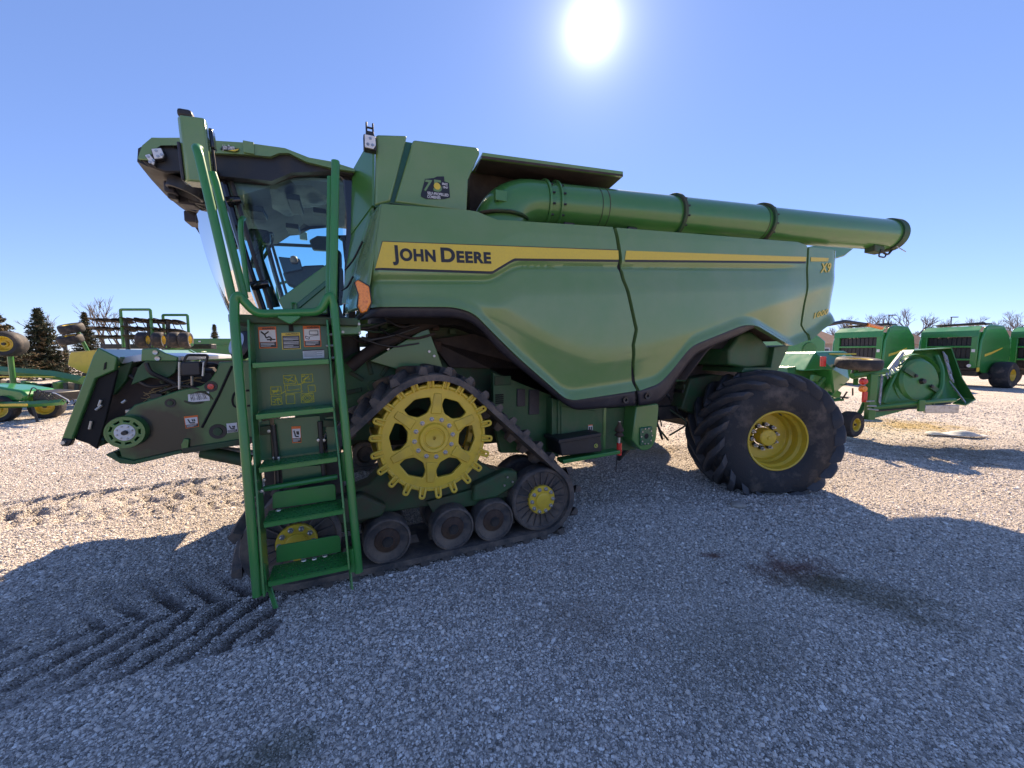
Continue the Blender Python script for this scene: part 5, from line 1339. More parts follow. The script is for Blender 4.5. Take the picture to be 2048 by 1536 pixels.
# stickers -----------------------------------------------------------
def sticker(name, par, quad, y, head, headcol, kind):
    """quad = four (x,z) corners: top-left, top-right, bottom-right, bottom-left, on the plane y"""
    def at(s, t): 
        tl, tr, br, bl = quad
        return tuple((1-t)*((1-s)*tl[k]+s*tr[k])+t*((1-s)*bl[k]+s*br[k]) for k in (0, 1))
    def patch(nm, s0, t0, s1, t1, m, d):
        return MB().prism([at(s0,t0), at(s1,t0), at(s1,t1), at(s0,t1)], y-d, y-d+0.0015).build(nm, m, par)
    patch(name, 0, 0, 1, 1, headcol, 0.002)
    if kind == 'caution':
        patch('sticker_panel', 0.04, 0.18, 0.96, 0.96, 'black_decal', 0.0035)
        for k in range(9): patch('sticker_line', 0.09, 0.23+0.078*k, 0.90-0.3*((k*7) % 4 == 1), 0.262+0.078*k, 'white_decal' if k % 3 else 'grey_decal', 0.005)
    elif kind == 'label':
        patch('sticker_panel', 0, 0.14, 1, 1, 'white_decal', 0.0035)
        for k in range(5): patch('sticker_line', 0.06, 0.22+0.13*k, 0.9-0.25*(k % 2), 0.27+0.13*k, 'grey_decal', 0.005)
    else:
        patch('sticker_panel', 0.05, 0.15, 0.95, 0.70, 'white_decal', 0.0035)
        patch('sticker_caption', 0.05, 0.715, 0.95, 0.955, 'black_decal', 0.0035)
        for k in range(3): patch('sticker_line', 0.10, 0.75+0.065*k, 0.85-0.2*(k == 2), 0.775+0.065*k, 'white_decal', 0.005)
        def stroke(*pts): 
            for a, b in zip(pts, pts[1:]): 
                A, B_ = at(*a), at(*b); MB().tube([(A[0], y-0.0045, A[1]), (B_[0], y-0.0045, B_[1])], 0.0045 if kind != 'boxes' else 0.002, 5).build('sticker_pictogram', 'black_decal', par)
        if kind == 'fall':
            stroke((0.15,0.22), (0.34,0.36), (0.58,0.22)); stroke((0.34,0.36), (0.42,0.52), (0.60,0.46), (0.72,0.58)); stroke((0.45,0.60), (0.92,0.60)); stroke((0.66,0.6), (0.66,0.67))
        elif kind == 'boxes':
            stroke((0.35,0.25), (0.85,0.25), (0.85,0.42), (0.35,0.42), (0.35,0.25)); stroke((0.12,0.48), (0.35,0.55), (0.30,0.64), (0.10,0.58), (0.12,0.48)); stroke((0.35,0.5), (0.9,0.45))
        else:
            stroke((0.25,0.25), (0.40,0.60), (0.75,0.62)); stroke((0.55,0.30), (0.62,0.50)); stroke((0.70,0.30), (0.74,0.50))
    if head:
        t3 = text_mesh('sticker_heading', head, 0.02, 'black_decal', bold=0.0006)
        tl, tr = at(0.22, 0.125), at(0.92, 0.125)
        put('sticker_heading', fit_text(t3, tl, tr, math.dist(at(0, 0.03), at(0, 0.12)), lambda x, z: y, 0.0042), par)
sticker('warning_sticker', PL1, [(-2.387, 1.861), (-2.289, 1.867), (-2.286, 1.729), (-2.386, 1.725)], -0.062, 'WARNING', 'orange_decal', 'fall')
sticker('caution_sticker', PL1, [(-2.26, 1.826), (-2.154, 1.832), (-2.153, 1.723), (-2.259, 1.719)], -0.062, 'CAUTION', 'yellow_decal', 'caution')
sticker('warning_sticker', PL1, [(-2.136, 1.875), (-2.034, 1.881), (-2.03, 1.74), (-2.133, 1.736)], -0.062, 'WARNING', 'orange_decal', 'boxes')
sticker('maintenance_label', PL1, [(-2.143, 1.717), (-2.015, 1.724), (-2.015, 1.665), (-2.142, 1.66)], -0.062, None, 'black_decal', 'label')
sticker('warning_sticker', PL3, [(-2.224, 1.216), (-2.172, 1.215), (-2.171, 1.104), (-2.223, 1.106)], -0.102, None, 'orange_decal', 'hand')
# line drawing of the machine on the second plate
def outline(pts, m='olive_decal', r=0.0022, y=-0.083):
    for a, b in zip(pts, pts[1:]): MB().tube([(a[0], y, a[1]), (b[0], y, b[1])], r, 4).build('diagram_line', m, PL2)
for pl in ([(-2.258, 1.551), (-2.192, 1.553), (-2.191, 1.5), (-2.257, 1.496), (-2.258, 1.551)], [(-2.154, 1.555), (-2.09, 1.557), (-2.089, 1.503), (-2.154, 1.502), (-2.154, 1.555)], [(-2.333, 1.479), (-2.275, 1.48), (-2.274, 1.431), (-2.333, 1.427), (-2.333, 1.479)],
           [(-2.333, 1.417), (-2.275, 1.418), (-2.274, 1.362), (-2.333, 1.362), (-2.333, 1.417)], [(-2.249, 1.423), (-2.2, 1.424), (-2.2, 1.364), (-2.249, 1.364), (-2.249, 1.423)], [(-2.162, 1.426), (-2.089, 1.429), (-2.088, 1.369), (-2.162, 1.366), (-2.162, 1.426)],
           [(-2.119, 1.481), (-2.078, 1.483), (-2.076, 1.439), (-2.118, 1.437), (-2.119, 1.481)], [(-2.255, 1.486), (-2.16, 1.489), (-2.159, 1.452), (-2.153, 1.439), (-2.249, 1.43), (-2.255, 1.486)], [(-2.238, 1.485), (-2.239, 1.452), (-2.167, 1.459)], [(-2.192, 1.549), (-2.177, 1.49), (-2.124, 1.504)], [(-2.274, 1.431), (-2.248, 1.453)]):
    outline(pl)
for k, pl in enumerate(([(-2.255, 1.544), (-2.195, 1.546), (-2.194, 1.503), (-2.254, 1.502)], [(-2.152, 1.548), (-2.093, 1.55), (-2.092, 1.507), (-2.151, 1.505)], [(-2.331, 1.472), (-2.278, 1.473), (-2.277, 1.434), (-2.33, 1.433)], [(-2.328, 1.41), (-2.278, 1.411), (-2.277, 1.368), (-2.327, 1.368)])):
    for j in range(6):
        x0, x1 = pl[0][0], pl[1][0]; z0, z1 = pl[3][1], pl[0][1]
        a_ = (x0+(x1-x0)*rl.random(), z0+(z1-z0)*rl.random()); b_ = (x0+(x1-x0)*rl.random(), z0+(z1-z0)*rl.random()); outline([a_, b_], r=0.003)
for c_ in ((-2.125, 1.397),):
    for r_ in (0.012, 0.024, 0.032): outline([(c_[0]+r_*math.cos(2*PI*i/14), c_[1]+r_*0.8*math.sin(2*PI*i/14)) for i in range(15)])

# ------------------------------------------------------------------ feeder house
FY = 0.84
side = [(-2.516, 1.629), (-2.718, 1.627), (-2.816, 1.623), (-2.839, 1.551), (-2.882, 1.483), (-2.94, 1.437), (-3.09, 1.403), (-3.264, 1.337), (-3.359, 1.303), (-3.409, 1.245), (-3.474, 1.113), (-3.471, 0.987), (-3.457, 0.885), (-3.38, 0.876), (-3.092, 0.928), (-2.546, 0.975)]
FS = MB().prism(side, FY, FY+0.05).build('feeder_side', 'green_drum_shade', HV, bevel=0.008)
MB().prism([(x, z) for x, z in side], W-FY-0.05, W-FY).build('feeder_side', 'green_paint', HV, bevel=0.008)
core_ = [(-2.519, 1.574), (-2.813, 1.538), (-2.937, 1.361), (-3.267, 1.279), (-3.42, 1.154), (-3.446, 0.965), (-3.379, 0.892), (-3.091, 0.94), (-2.545, 0.984)]
MB().prism(core_, FY+0.05, W-FY-0.05).build('feeder_house', 'black_steel', HV)
# bottom skid with a lip
MB().prism([(-3.541, 0.944), (-3.484, 0.957), (-3.464, 0.913), (-3.38, 0.88), (-3.091, 0.932), (-3.08, 0.907), (-3.381, 0.849), (-3.458, 0.866)], FY-0.02, W-FY+0.02).build('feeder_skid', 'zinc' if False else 'green_dusty', HV, bevel=0.006)
MB().prism([(-3.088, 0.943), (-2.558, 0.999), (-2.56, 0.948), (-3.078, 0.901)], FY-0.03, FY-0.002).build('feeder_flange', 'green_dirty', HV, bevel=0.005)
q = (-3.398, 0.7899999999999999, 1.108)
r0 = 0.112
ring = [[(r0*math.cos(2*PI*i/64), r0*math.sin(2*PI*i/64)) for i in range(64)]]
for k in range(9):
    a0 = 2*PI*k/9; pl = [(0.075, -0.24), (0.097, -0.26), (0.097, 0.26), (0.075, 0.24)]
    ring.append([(r*math.cos(a0+t), r*math.sin(a0+t)) for r, t in pl])
DR = put('drum_ring', curve_mesh('drum_ring', ring, 0.014, 0.004, 'green_paint'), HV, loc=q)
MB().lathe([(0.104,-0.02),(0.117,-0.02),(0.121,0.0),(0.121,0.05),(0.104,0.05)], (0,0,0), 64, closed=True).build('drum_rim', 'green_paint', DR, smooth=30)
MB().lathe([(0,0.02),(0.107,0.02),(0.107,0.05)], (0,0,0), 40).build('drum_back', 'void_black', DR)
MB().lathe([(0.0,-0.022),(0.060,-0.022),(0.063,-0.014)], (0,0,0), 40).build('bearing_plate', 'white_decal', DR, smooth=30)
for k in range(8):
    a_ = 2*PI*k/8+0.3; MB().lathe([(0,-0.032),(0.006,-0.031),(0.007,-0.02)], (0.047*math.cos(a_), 0, 0.047*math.sin(a_)), 6).build('bearing_bolt', 'steel', DR)
MB().lathe([(0,-0.05),(0.016,-0.05),(0.018,-0.02),(0.028,-0.022),(0.029,-0.01)], (0.005,0,0.0), 8).build('drum_shaft', 'black_steel', DR)
# seam, button, plugs, stickers on the side
MB().tube([(-2.73, 0.838, 1.59), (-2.829, 0.838, 1.356), (-2.954, 0.838, 1.098)], 0.010, 6).build('side_seam', 'void_black', FS)
MB().tube(fillet([(-2.527, 0.838, 1.385), (-2.72, 0.838, 1.384), (-2.744, 0.838, 1.311), (-2.733, 0.838, 1.248), (-2.532, 0.838, 1.266)], 0.08), 0.008, 6).build('hatch_seam', 'void_black', FS)
for q, r_, m1, m2 in (((-2.878, 0.84, 1.427), 0.045, 'black_plastic', 'red_lens'), ((-3.142, 0.84, 1.307), 0.036, 'black_plastic', 'green_dirty'), ((-2.851, 0.84, 1.057), 0.062, 'black_plastic', 'green_dirty')):
    o = MB().lathe([(0,-0.004),(r_*0.96,-0.006),(r_,0.003)], q, 24).build('plug', m1, FS)
    MB().lathe([(0,-0.014),(r_*0.5,-0.012),(r_*0.55,-0.003)], q, 20).build('plug_cap', m2, FS)
q4 = [(-3.029, 1.369), (-2.894, 1.387), (-2.891, 1.314), (-3.03, 1.305)]
MB().prism(q4, FY-0.003, FY).build('hand_written_label', 'white_decal', FS)
for body, a, b_ in (('H1-181-500', (-3.011, 1.35), (-2.908, 1.363)), ('M1-181-SK', (-3.01, 1.318), (-2.906, 1.329))):
    t2 = text_mesh('label_text', body, 0.03, 'black_decal'); put('label_text', fit_text(t2, a, b_, 0.032, lambda x, z: FY, 0.005), FS)
sticker('warning_sticker', FS, [(-3.064, 1.195), (-2.975, 1.201), (-2.973, 1.108), (-3.057, 1.098)], FY-0.002, None, 'orange_decal', 'hand')
sticker('warning_sticker', FS, [(-2.791, 1.118), (-2.719, 1.121), (-2.716, 1.045), (-2.788, 1.039)], FY-0.002, None, 'white_decal', 'hand')
MB().prism([(-3.067, 1.023), (-3.036, 1.012), (-3.047, 0.931), (-3.086, 0.919), (-3.089, 0.976)], FY-0.02, FY-0.002).build('skid_bracket', 'green_paint', FS, bevel=0.004)
# face plate frame at the mouth
def frame_side(y0, y1):
    MB().prism([(-3.739, 1.089), (-3.533, 1.682), (-3.503, 1.736), (-3.404, 1.667), (-3.421, 1.572), (-3.531, 1.513), (-3.683, 1.077)], y0, y1).build('face_frame', 'green_paint', HV, bevel=0.008)
frame_side(0.77, 0.82); frame_side(W-0.82, W-0.77)
MB().prism([(-3.533, 1.513), (-3.421, 1.572), (-3.52, 1.172), (-3.573, 0.992), (-3.608, 1.033), (-3.683, 1.077)], 0.80, 0.83).build('face_gusset', 'void_black', HV, bevel=0.005)
fr = [(-3.512, 1.729), (-3.418, 1.663), (-3.455, 1.59), (-3.512, 1.646)]
MB().prism(fr, 0.80, W-0.80).build('face_top_beam', 'green_paint', HV, bevel=0.008)
MB().prism([(-3.745, 1.071), (-3.696, 1.073), (-3.681, 1.101), (-3.724, 1.12)], 0.80, W-0.80).build('face_bottom_beam', 'black_steel', HV, bevel=0.006)
MB().prism([(-3.742, 1.058), (-3.729, 1.099), (-3.674, 1.083), (-3.692, 1.038), (-3.733, 1.039)], 0.755, 0.80).build('latch_foot', 'black_steel', HV, bevel=0.008)
q = (-3.719, 0.75, 1.068); MB().lathe([(0,-0.01),(0.012,-0.01),(0.014,0.006)], q, 12).build('latch_pin', 'zinc', HV)
MB().prism([(-3.474, 1.624), (-3.463, 1.632), (-3.469, 1.585), (-3.483, 1.574)], 0.764, 0.769).build('frame_slot', 'void_black', HV)
# top shields, brackets and hydraulics between frame and house
MB().prism([(-3.452, 1.662), (-3.293, 1.696), (-3.081, 1.672), (-3.083, 1.633), (-3.312, 1.635), (-3.444, 1.613)], 0.92, W-0.92).build('mouth_shield', 'bright_plate', HV, bevel=0.005)
MB().prism([(-3.46, 1.588), (-3.371, 1.636), (-3.415, 1.492), (-3.493, 1.381), (-3.55, 1.365), (-3.525, 1.458)], 0.9, 1.0).build('mouth_panel', 'green_dusty', HV, bevel=0.006)
tb = MB().prism([(-3.276, 1.726), (-3.191, 1.734), (-3.14, 1.696), (-3.063, 1.665), (-3.071, 1.635), (-3.284, 1.636)], 0.80, 0.83).build('lift_bracket', 'green_paint', HV, bevel=0.006)
for q in ((-3.193, 0.79, 1.7), (-3.183, 0.79, 1.655)): MB().lathe([(0.006,-0.006),(0.016,-0.008),(0.018,0.006)], q, 12).build('bracket_pin', 'zinc', tb)
MB().prism([(-3.329, 1.586), (-3.283, 1.635), (-3.083, 1.633), (-3.107, 1.544), (-3.172, 1.487), (-3.261, 1.508), (-3.375, 1.454)], 0.86, 0.9).build('bracket_web', 'green_dusty', HV, bevel=0.005)
MC = MB().prism([(-3.047, 1.627), (-2.922, 1.633), (-2.921, 1.519), (-3.05, 1.518)], 0.78, 0.92).build('hydraulic_coupler', 'black_plastic', HV, bevel=0.012)
MB().tube(fillet([(-3.025, 0.79, 1.631), (-3.004, 0.79, 1.681), (-2.872, 0.79, 1.68), (-2.9, 0.79, 1.582)], 0.02), 0.010, 8).build('coupler_handle', 'black_steel', MC)
for q0, q1 in (((-3.053, 0.79, 1.627), (-3.065, 0.79, 1.418)), ((-2.9, 0.79, 1.625), (-2.913, 0.79, 1.515)), ((-2.985, 0.8, 1.516), (-2.994, 0.82, 1.444))):
    MB().tube([q0, q1], 0.009, 8).build('coupler_rod', 'zinc', MC)
for pts in ([(-3.256, 0.8, 1.621), (-3.237, 0.8, 1.549), (-3.165, 0.84, 1.495), (-3.106, 0.86, 1.453)], [(-2.922, 0.82, 1.601), (-2.843, 0.84, 1.608), (-2.826, 0.9, 1.556)], [(-2.925, 0.82, 1.554), (-2.862, 0.84, 1.552), (-2.858, 0.9, 1.475)]):
    MB().tube(fillet(pts, 0.06), 0.017, 8).build('hydraulic_hose', 'black_plastic', HV)
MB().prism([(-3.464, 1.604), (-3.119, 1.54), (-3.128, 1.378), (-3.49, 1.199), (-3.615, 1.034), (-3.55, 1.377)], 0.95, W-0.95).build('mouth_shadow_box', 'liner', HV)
rs = random.Random(5)
for k in range(46):
    x_ = rs.uniform(-3.35, -3.02); z_ = rs.uniform(1.33, 1.5)-0.3*(abs(x_+3.02)); a_ = rs.uniform(-1, 1); L_ = rs.uniform(0.05, 0.14)
    yv = rs.uniform(0.88, 0.94)
    MB().tube([(x_, yv, z_), (x_+L_*math.cos(a_), yv+rs.uniform(-.03,.03), z_+L_*math.sin(a_)*0.6)], 0.0022, 4).build('straw_stalk', 'straw', HV)
for q0, q1 in (((-3.521, 0.79, 1.355), (-3.535, 0.79, 1.312)), ((-3.518, 0.79, 1.318), (-3.553, 0.79, 1.284)), ((-3.582, 0.79, 1.205), (-3.596, 0.79, 1.147)), ((-3.395, 0.82, 1.345), (-3.419, 0.82, 1.324))):
    MB().cyl(q0, q1, 0.009, 8).build('linkage_pin', 'zinc', HV)
MB().prism([(-3.612, 1.061), (-3.543, 1.047), (-3.547, 1.018), (-3.59, 0.996), (-3.626, 1.018)], 0.84, 1.1).build('frame_stop', 'green_dirty', HV, bevel=0.006)
MB().tube([(-3.02, 1.05, 0.858), (-2.675, 1.0, 0.748)], 0.055, 16).build('lift_cylinder', 'green_dirty', HV)
MB().tube([(-3.095, 1.08, 0.889), (-3.003, 1.05, 0.852)], 0.028, 12).build('lift_cylinder_rod', 'steel', HV)
MB().tube([(-3.075, 1.3, 0.846), (-2.641, 1.25, 0.746)], 0.03, 12).build('lift_link', 'bright_plate', HV)
# lower mirror and lamp beside the platform
q = (-2.616, 0.55, 1.757)
o = MB().lathe([(0,-0.03),(0.09,-0.028),(0.115,0.0),(0.10,0.05),(0.0,0.10)], (0,0,0), 28, axis='x').build('dome_mirror', 'black_plastic', HV, smooth=50)
o.location = (q[0]+0.02, 0.5, q[2]); o.rotation_euler = (0, R(20), R(40))
MB().lathe([(0,-0.034),(0.085,-0.032)], (0,0,0), 28, axis='x').build('mirror_glass', 'steel', o)
MB().box(*(lambda a: (a[0]-0.03, a[0]+0.06, 0.55, 0.8, a[2]-0.03, a[2]+0.05))((-2.608, 0.6, 1.872))).build('lamp_bracket', 'green_dirty', HV, bevel=0.008)
MB().box(-2.55, -1.75, 0.80, W-0.80, 1.62, 1.87).build('cab_base', 'black_steel', HV, bevel=0.02)
MB().box(-2.3, -1.5, 0.85, W-0.85, 0.95, 1.65).build('front_bulkhead', 'green_dirty', HV, bevel=0.01)

rh = random.Random(12)
for k in range(12):
    x_ = rh.uniform(-3.40, -3.0); z_ = rh.uniform(1.28, 1.58); yv = rh.uniform(0.86, 0.93)
    MB().tube(fillet([(x_, yv, z_), (x_+rh.uniform(0.05, 0.18), yv-0.03, z_+rh.uniform(-0.14, 0.06)), (x_+rh.uniform(0.15, 0.35), yv, z_+rh.uniform(-0.16, 0.05))], 0.08), rh.uniform(0.007, 0.014), 6).build('hydraulic_hose', rh.choice(['black_plastic', 'black_steel', 'green_dirty']), HV)
for k in range(7):
    x_ = rh.uniform(-3.42, -3.05); z_ = rh.uniform(1.25, 1.55); s_ = rh.uniform(0.02, 0.045)
    MB().box(x_-s_, x_+s_, 0.88, 0.95, z_-s_*0.7, z_+s_*0.7).build('hose_bracket', rh.choice(['green_dusty', 'green_dirty', 'zinc', 'black_steel']), HV, bevel=0.005)

# ================================================================== things standing behind, to the right
def wheel_simple(name, par, c, r, wd, rim_r, axis_rz=0.0, lugs=False, tilt=None):
    """tyre with a yellow rim; axle along local y"""
    T = MB().lathe([(rim_r,-wd*0.42),(rim_r*1.03,-wd*0.48),(r*0.86,-wd*0.52),(r*0.96,-wd*0.42),(r,-wd*0.25),(r*1.005,0),(r,wd*0.25),(r*0.96,wd*0.42),(r*0.86,wd*0.52),(rim_r*1.03,wd*0.48),(rim_r,wd*0.42)], (0,0,0), 40, caps=False).build(name, 'rubber', par, smooth=40)
    T.location = c
    T.rotation_euler = tilt if tilt is not None else (0, 0, axis_rz)
    RMo = MB().lathe([(0,-wd*0.30),(rim_r*0.35,-wd*0.32),(rim_r*0.4,-wd*0.2),(rim_r*0.75,-wd*0.15),(rim_r*0.88,-wd*0.40),(rim_r*1.02,-wd*0.46),(rim_r*1.02,wd*0.46),(rim_r*0.8,wd*0.2),(0,wd*0.2)], (0,0,0), 32).build('rim', 'yellow_paint', T, smooth=30)
    MB().lathe([(0,-wd*0.42),(rim_r*0.18,-wd*0.42),(rim_r*0.2,-wd*0.3)], (0,0,0), 12).build('hub', 'black_steel', T)
    return T
mat('baler_green', (0.028, 0.215, 0.040), 0.28, coat=0.6, col2=(0.04, 0.215, 0.05), nscale=3, rvar=0.1)
mat('cutter_green', (0.038, 0.185, 0.034), 0.40, coat=0.2, col2=(0.095, 0.19, 0.05), nscale=4, rvar=0.2)
mat('chain', (0.42, 0.42, 0.44), 0.4, metal=0.6)

# ---- round balers: tailgate towards us
def make_baler(loc, rz, label, slats=True):
    B = empty('round_baler', loc, rz)
    tag(B, label, 'baler', 'round balers parked in a row')
    w, h = 1.14, 3.06                                     # half width, height; local -y faces the camera
    side = [(-0.05,0.95),(0.0,2.25),(0.30,2.92),(0.75,3.06),(1.9,3.02),(2.5,2.5),(2.75,1.6),(2.3,0.85),(1.2,0.62),(0.4,0.70)]
    for s_ in (-1, 1):
        b = MB(); n = len(side); xo = s_*w
        b.v = [(xo, y, z) for y, z in side]+[(xo-s_*0.10, y, z) for y, z in side]
        b.f = [tuple(range(n)), tuple(range(2*n-1, n-1, -1))]+[(i, (i+1) % n, (i+1) % n+n, i+n) for i in range(n)]
        sp = b.build('side_shield', 'baler_green', B, smooth=30, bevel=0.06, fix=True, seg=3)
        # yellow flash
        q = MB(); xs = xo+s_*0.004; q.add([(xs, 0.35, 1.62), (xs, 0.9, 1.72), (xs, 1.9, 1.95), (xs, 1.9, 1.90), (xs, 0.95, 1.62), (xs, 0.35, 1.50)], [(0,1,2,3,4,5)]); q.build('side_stripe', 'yellow_decal', sp, smooth=0)
    # frame of the tailgate
    gate = MB().box(-w+0.10, -w+0.34, -0.04, 0.25, 0.95, 2.70).build('gate_post', 'baler_green', B, bevel=0.02)
    MB().box(w-0.34, w-0.10, -0.04, 0.25, 0.95, 2.70).build('gate_post', 'baler_green', B, bevel=0.02)
    top = MB(); top.add([(-w+0.10,-0.04,2.46),(w-0.10,-0.04,2.46),(w-0.10,-0.02,2.74),(-w+0.10,-0.02,2.74),(w-0.16,0.34,2.95),(-w+0.16,0.34,2.95)], [(0,1,2,3),(3,2,4,5)])
    solidify(top.build('gate_header', 'baler_green', B, smooth=0), 0.04)
    for k in range(9):
        if k == 4: continue
        x_ = -0.62+0.155*k; MB().box(x_-0.035, x_+0.035, -0.052, -0.03, 2.56, 2.66).build('header_slot', 'void_black', B, bevel=0.008)
    MB().lathe([(0,-0.004),(0.07,-0.004),(0.08,0.004)], (0.0,-0.05,2.61), 20).build('round_emblem', 'olive_decal', B)
    MB().lathe([(0,-0.008),(0.055,-0.008),(0.06,0.0)], (0.0,-0.05,2.61), 20).build('emblem_field', 'green_dark', B)
    MB().prism([(-0.035,2.585),(0.01,2.60),(0.035,2.64),(-0.01,2.625)], -0.062, -0.056).build('emblem_mark', 'yellow_decal', B)
    MB().box(-w+0.34, w-0.34, 0.10, 0.16, 1.0, 2.46).build('belt_backing', 'void_black', B)
    for k in range(9):
        x_ = -0.70+0.175*k; MB().box(x_-0.078, x_+0.078, 0.06, 0.09, 1.0, 2.44).build('bale_belt', 'black_plastic', B, bevel=0.01)
    for z_ in (1.98, 1.35):
        MB().box(-w+0.30, w-0.30, -0.03, 0.04, z_-0.04, z_+0.05).build('gate_bar', 'baler_green', B, bevel=0.01)
    for k in range(8): MB().tube([(-w+0.34, 0.0, 1.08+0.032*k), (w-0.34, 0.0, 1.08+0.032*k)], 0.006, 5).build('guard_wire', 'black_steel', B)
    MB().tube([(-w+0.2, 0.25, 0.92), (w-0.2, 0.25, 0.92)], 0.13, 20).build('lower_roller', 'black_steel', B)
    MB().box(-w+0.15, w-0.15, 0.2, 2.4, 0.55, 0.85).build('chassis', 'black_steel', B, bevel=0.03)
    # white labels, small lamp
    MB().box(w-0.30, w-0.18, -0.048, -0.04, 1.72, 1.86).build('white_label', 'white_decal', B)
    MB().lathe([(0,-0.005),(0.075,-0.005),(0.08,0.003)], (w-0.34,-0.045,1.06), 20).build('round_label', 'white_decal', B)
    MB().box(w-0.06, w+0.03, -0.09, -0.05, 0.78, 0.98).build('marker_plate', 'yellow_decal', B)
    MB().tube([(w+0.02, 0.4, 0.55), (w+0.02, 1.4, 0.6)], 0.16, 16).build('side_drum', 'black_steel', B)
    # net roll cover rails on top
    MB().box(-0.75, 0.95, 0.5, 1.3, 3.05, 3.14).build('top_cover', 'black_plastic', B, bevel=0.02)
    MB().tube(fillet([(-0.9,0.45,2.98),(-0.85,0.45,3.10),(0.95,0.6,3.16),(1.0,0.6,3.0)], 0.05), 0.02, 8).build('top_rail', 'black_steel', B)
    for s_ in (-1, 1):
        wheel_simple('baler_wheel', B, (s_*(w+0.36), 1.25, 0.62), 0.64, 0.60, 0.28, PI/2 if s_ < 0 else -PI/2)
    return B
p1 = (17.878, 20.0, -0.332); p2 = (22.018, 19.5, -0.281); p3 = (26.105, 19.0, -0.305)
make_baler((p1[0], p1[1], 0), R(-69), 'green round baler directly behind the folded mower, leftmost of the balers')
make_baler((p2[0], p2[1], 0), R(-71), 'green round baler second from the combine, its whole black belt gate in view')
make_baler((p3[0], p3[1], 0), R(-73), 'green round baler cut off by the right edge of the photo')

# ---- rotary cutter: flex-wing mower, near wing folded down towards us, body behind the combine's tyre
RC = empty('rotary_cutter', (*(7.174, 7.381), 0), 0)
tag(RC, 'green flex wing rotary mower showing the round pan under its raised wing', 'mower')
rc0 = Vector((*(7.174, 7.381), 0.0))
D = 7.6
def loc(pt): return tuple(Vector(pt)-rc0)
# the wing: tilted deck, its underside faces the camera
wing = [loc(q) for q in ((7.014, 7.4, 0.411), (7.141, 7.5, 1.242), (7.426, 7.6, 1.335), (8.106, 8.0, 1.731), (9.068, 8.2, 1.785), (9.11, 8.0, 1.181), (9.068, 7.7, 0.796), (8.656, 7.5, 0.711), (8.011, 7.4, 0.685))]
b = MB(); n = len(wing); b.v = list(wing)+[(x, y+0.06, z) for x, y, z in wing]
b.f = [tuple(range(n)), tuple(range(2*n-1, n-1, -1))]+[(i, i+n, (i+1) % n+n, (i+1) % n) for i in range(n)]
WG = b.build('wing_deck', 'cutter_green', RC, smooth=0, bevel=0.01)
# rim flange standing out of the wing's edge
b = MB(); b.v = list(wing[1:8])+[(x-0.04, y-0.26, z+0.0) for x, y, z in wing[1:8]]
m_ = 7; b.f = [(i, i+m_, i+1+m_, i+1) for i in range(m_-1)]
solidify(b.build('wing_flange', 'cutter_green', RC, smooth=0), 0.02)
c_ = Vector(loc((7.949, 7.62, 1.136)))
pan = MB().lathe([(0.0,-0.07),(0.12,-0.075),(0.39,-0.065),(0.44,-0.03),(0.455,0.0),(0.46,0.06)], (0,0,0), 48).build('stump_pan', 'cutter_green', RC, smooth=28)
pan.location = c_+Vector((0,-0.10,0)); pan.rotation_euler = (R(-6), 0, R(6))
MB().lathe([(0.50,0.05),(0.53,-0.02),(0.55,0.05)], (0,0,0), 48, caps=False).build('pan_ring', 'cutter_green', pan, smooth=40)
MB().lathe([(0,-0.13),(0.045,-0.125),(0.06,-0.07)], (0,0,0), 16).build('blade_hub', 'black_steel', pan)
for a_, s_ in ((2.6, 1), (-0.55, -1)):
    M = Matrix.Rotation(-a_, 4, 'Y')
    put('mower_blade', MB().box(0.18, 0.46, -0.11, -0.095, -0.045, 0.045).mesh('mower_blade', 'green_dusty', 0), pan, mtx=M, bevel=0.004)
    put('blade_bolt', MB().lathe([(0,-0.135),(0.03,-0.13),(0.034,-0.1)], (0.20,0,0), 12).mesh('blade_bolt', 'black_steel'), pan, mtx=M)
# ribs bent into the deck
def wtube(l, r, name, m, par=RC, n=8): return MB().tube(fillet([loc(q) for q in l], 0.15), r, n).build(name, m, par)
wtube(((7.135, 7.35, 0.731), (7.301, 7.42, 1.073), (7.568, 7.55, 1.406), (7.981, 7.75, 1.63)), 0.045, 'deck_rib', 'cutter_green')
wtube(((8.069, 7.35, 0.731), (8.351, 7.45, 0.972), (8.502, 7.6, 1.355), (8.579, 7.8, 1.629)), 0.045, 'deck_rib', 'cutter_green')
# chain shields along the edges: each strand hangs on its own
def chain_row(a, b_, n_, dirv, ln):
    a, b_ = Vector(loc(a)), Vector(loc(b_)); rc_ = random.Random(4)


    mesh = MB().tube([(0,0,0), (0.006,0,-ln*0.3), (-0.004,0,-ln*0.6), (0.003,0,-ln)], [0.009, 0.013, 0.009, 0.012], 5).mesh('chain_strand', 'chain')
    q = Vector(dirv).normalized().to_track_quat('-Z', 'Y').to_matrix().to_4x4()
    for k in range(n_):
        p_ = a.lerp(b_, k/(n_-1))
        put('chain_strand', mesh, RC, mtx=Matrix.Translation(p_) @ q @ Matrix.Rotation(rc_.uniform(-0.25, 0.25), 4, 'Y'))
chain_row((7.107, 7.3, 1.321), (7.802, 7.7, 1.72), 22, (0.05,-0.5,-1), 0.13)
chain_row((8.814, 7.9, 1.72), (8.779, 7.7, 1.2), 22, (0.5,-0.4,-1), 0.12)
chain_row((8.785, 7.7, 1.13), (8.725, 7.4, 0.822), 18, (0.2,-0.4,-1), 0.12)
chain_row((7.014, 7.3, 1.293), (6.911, 7.2, 0.789), 26, (0.3,-0.3,-1), 0.07)
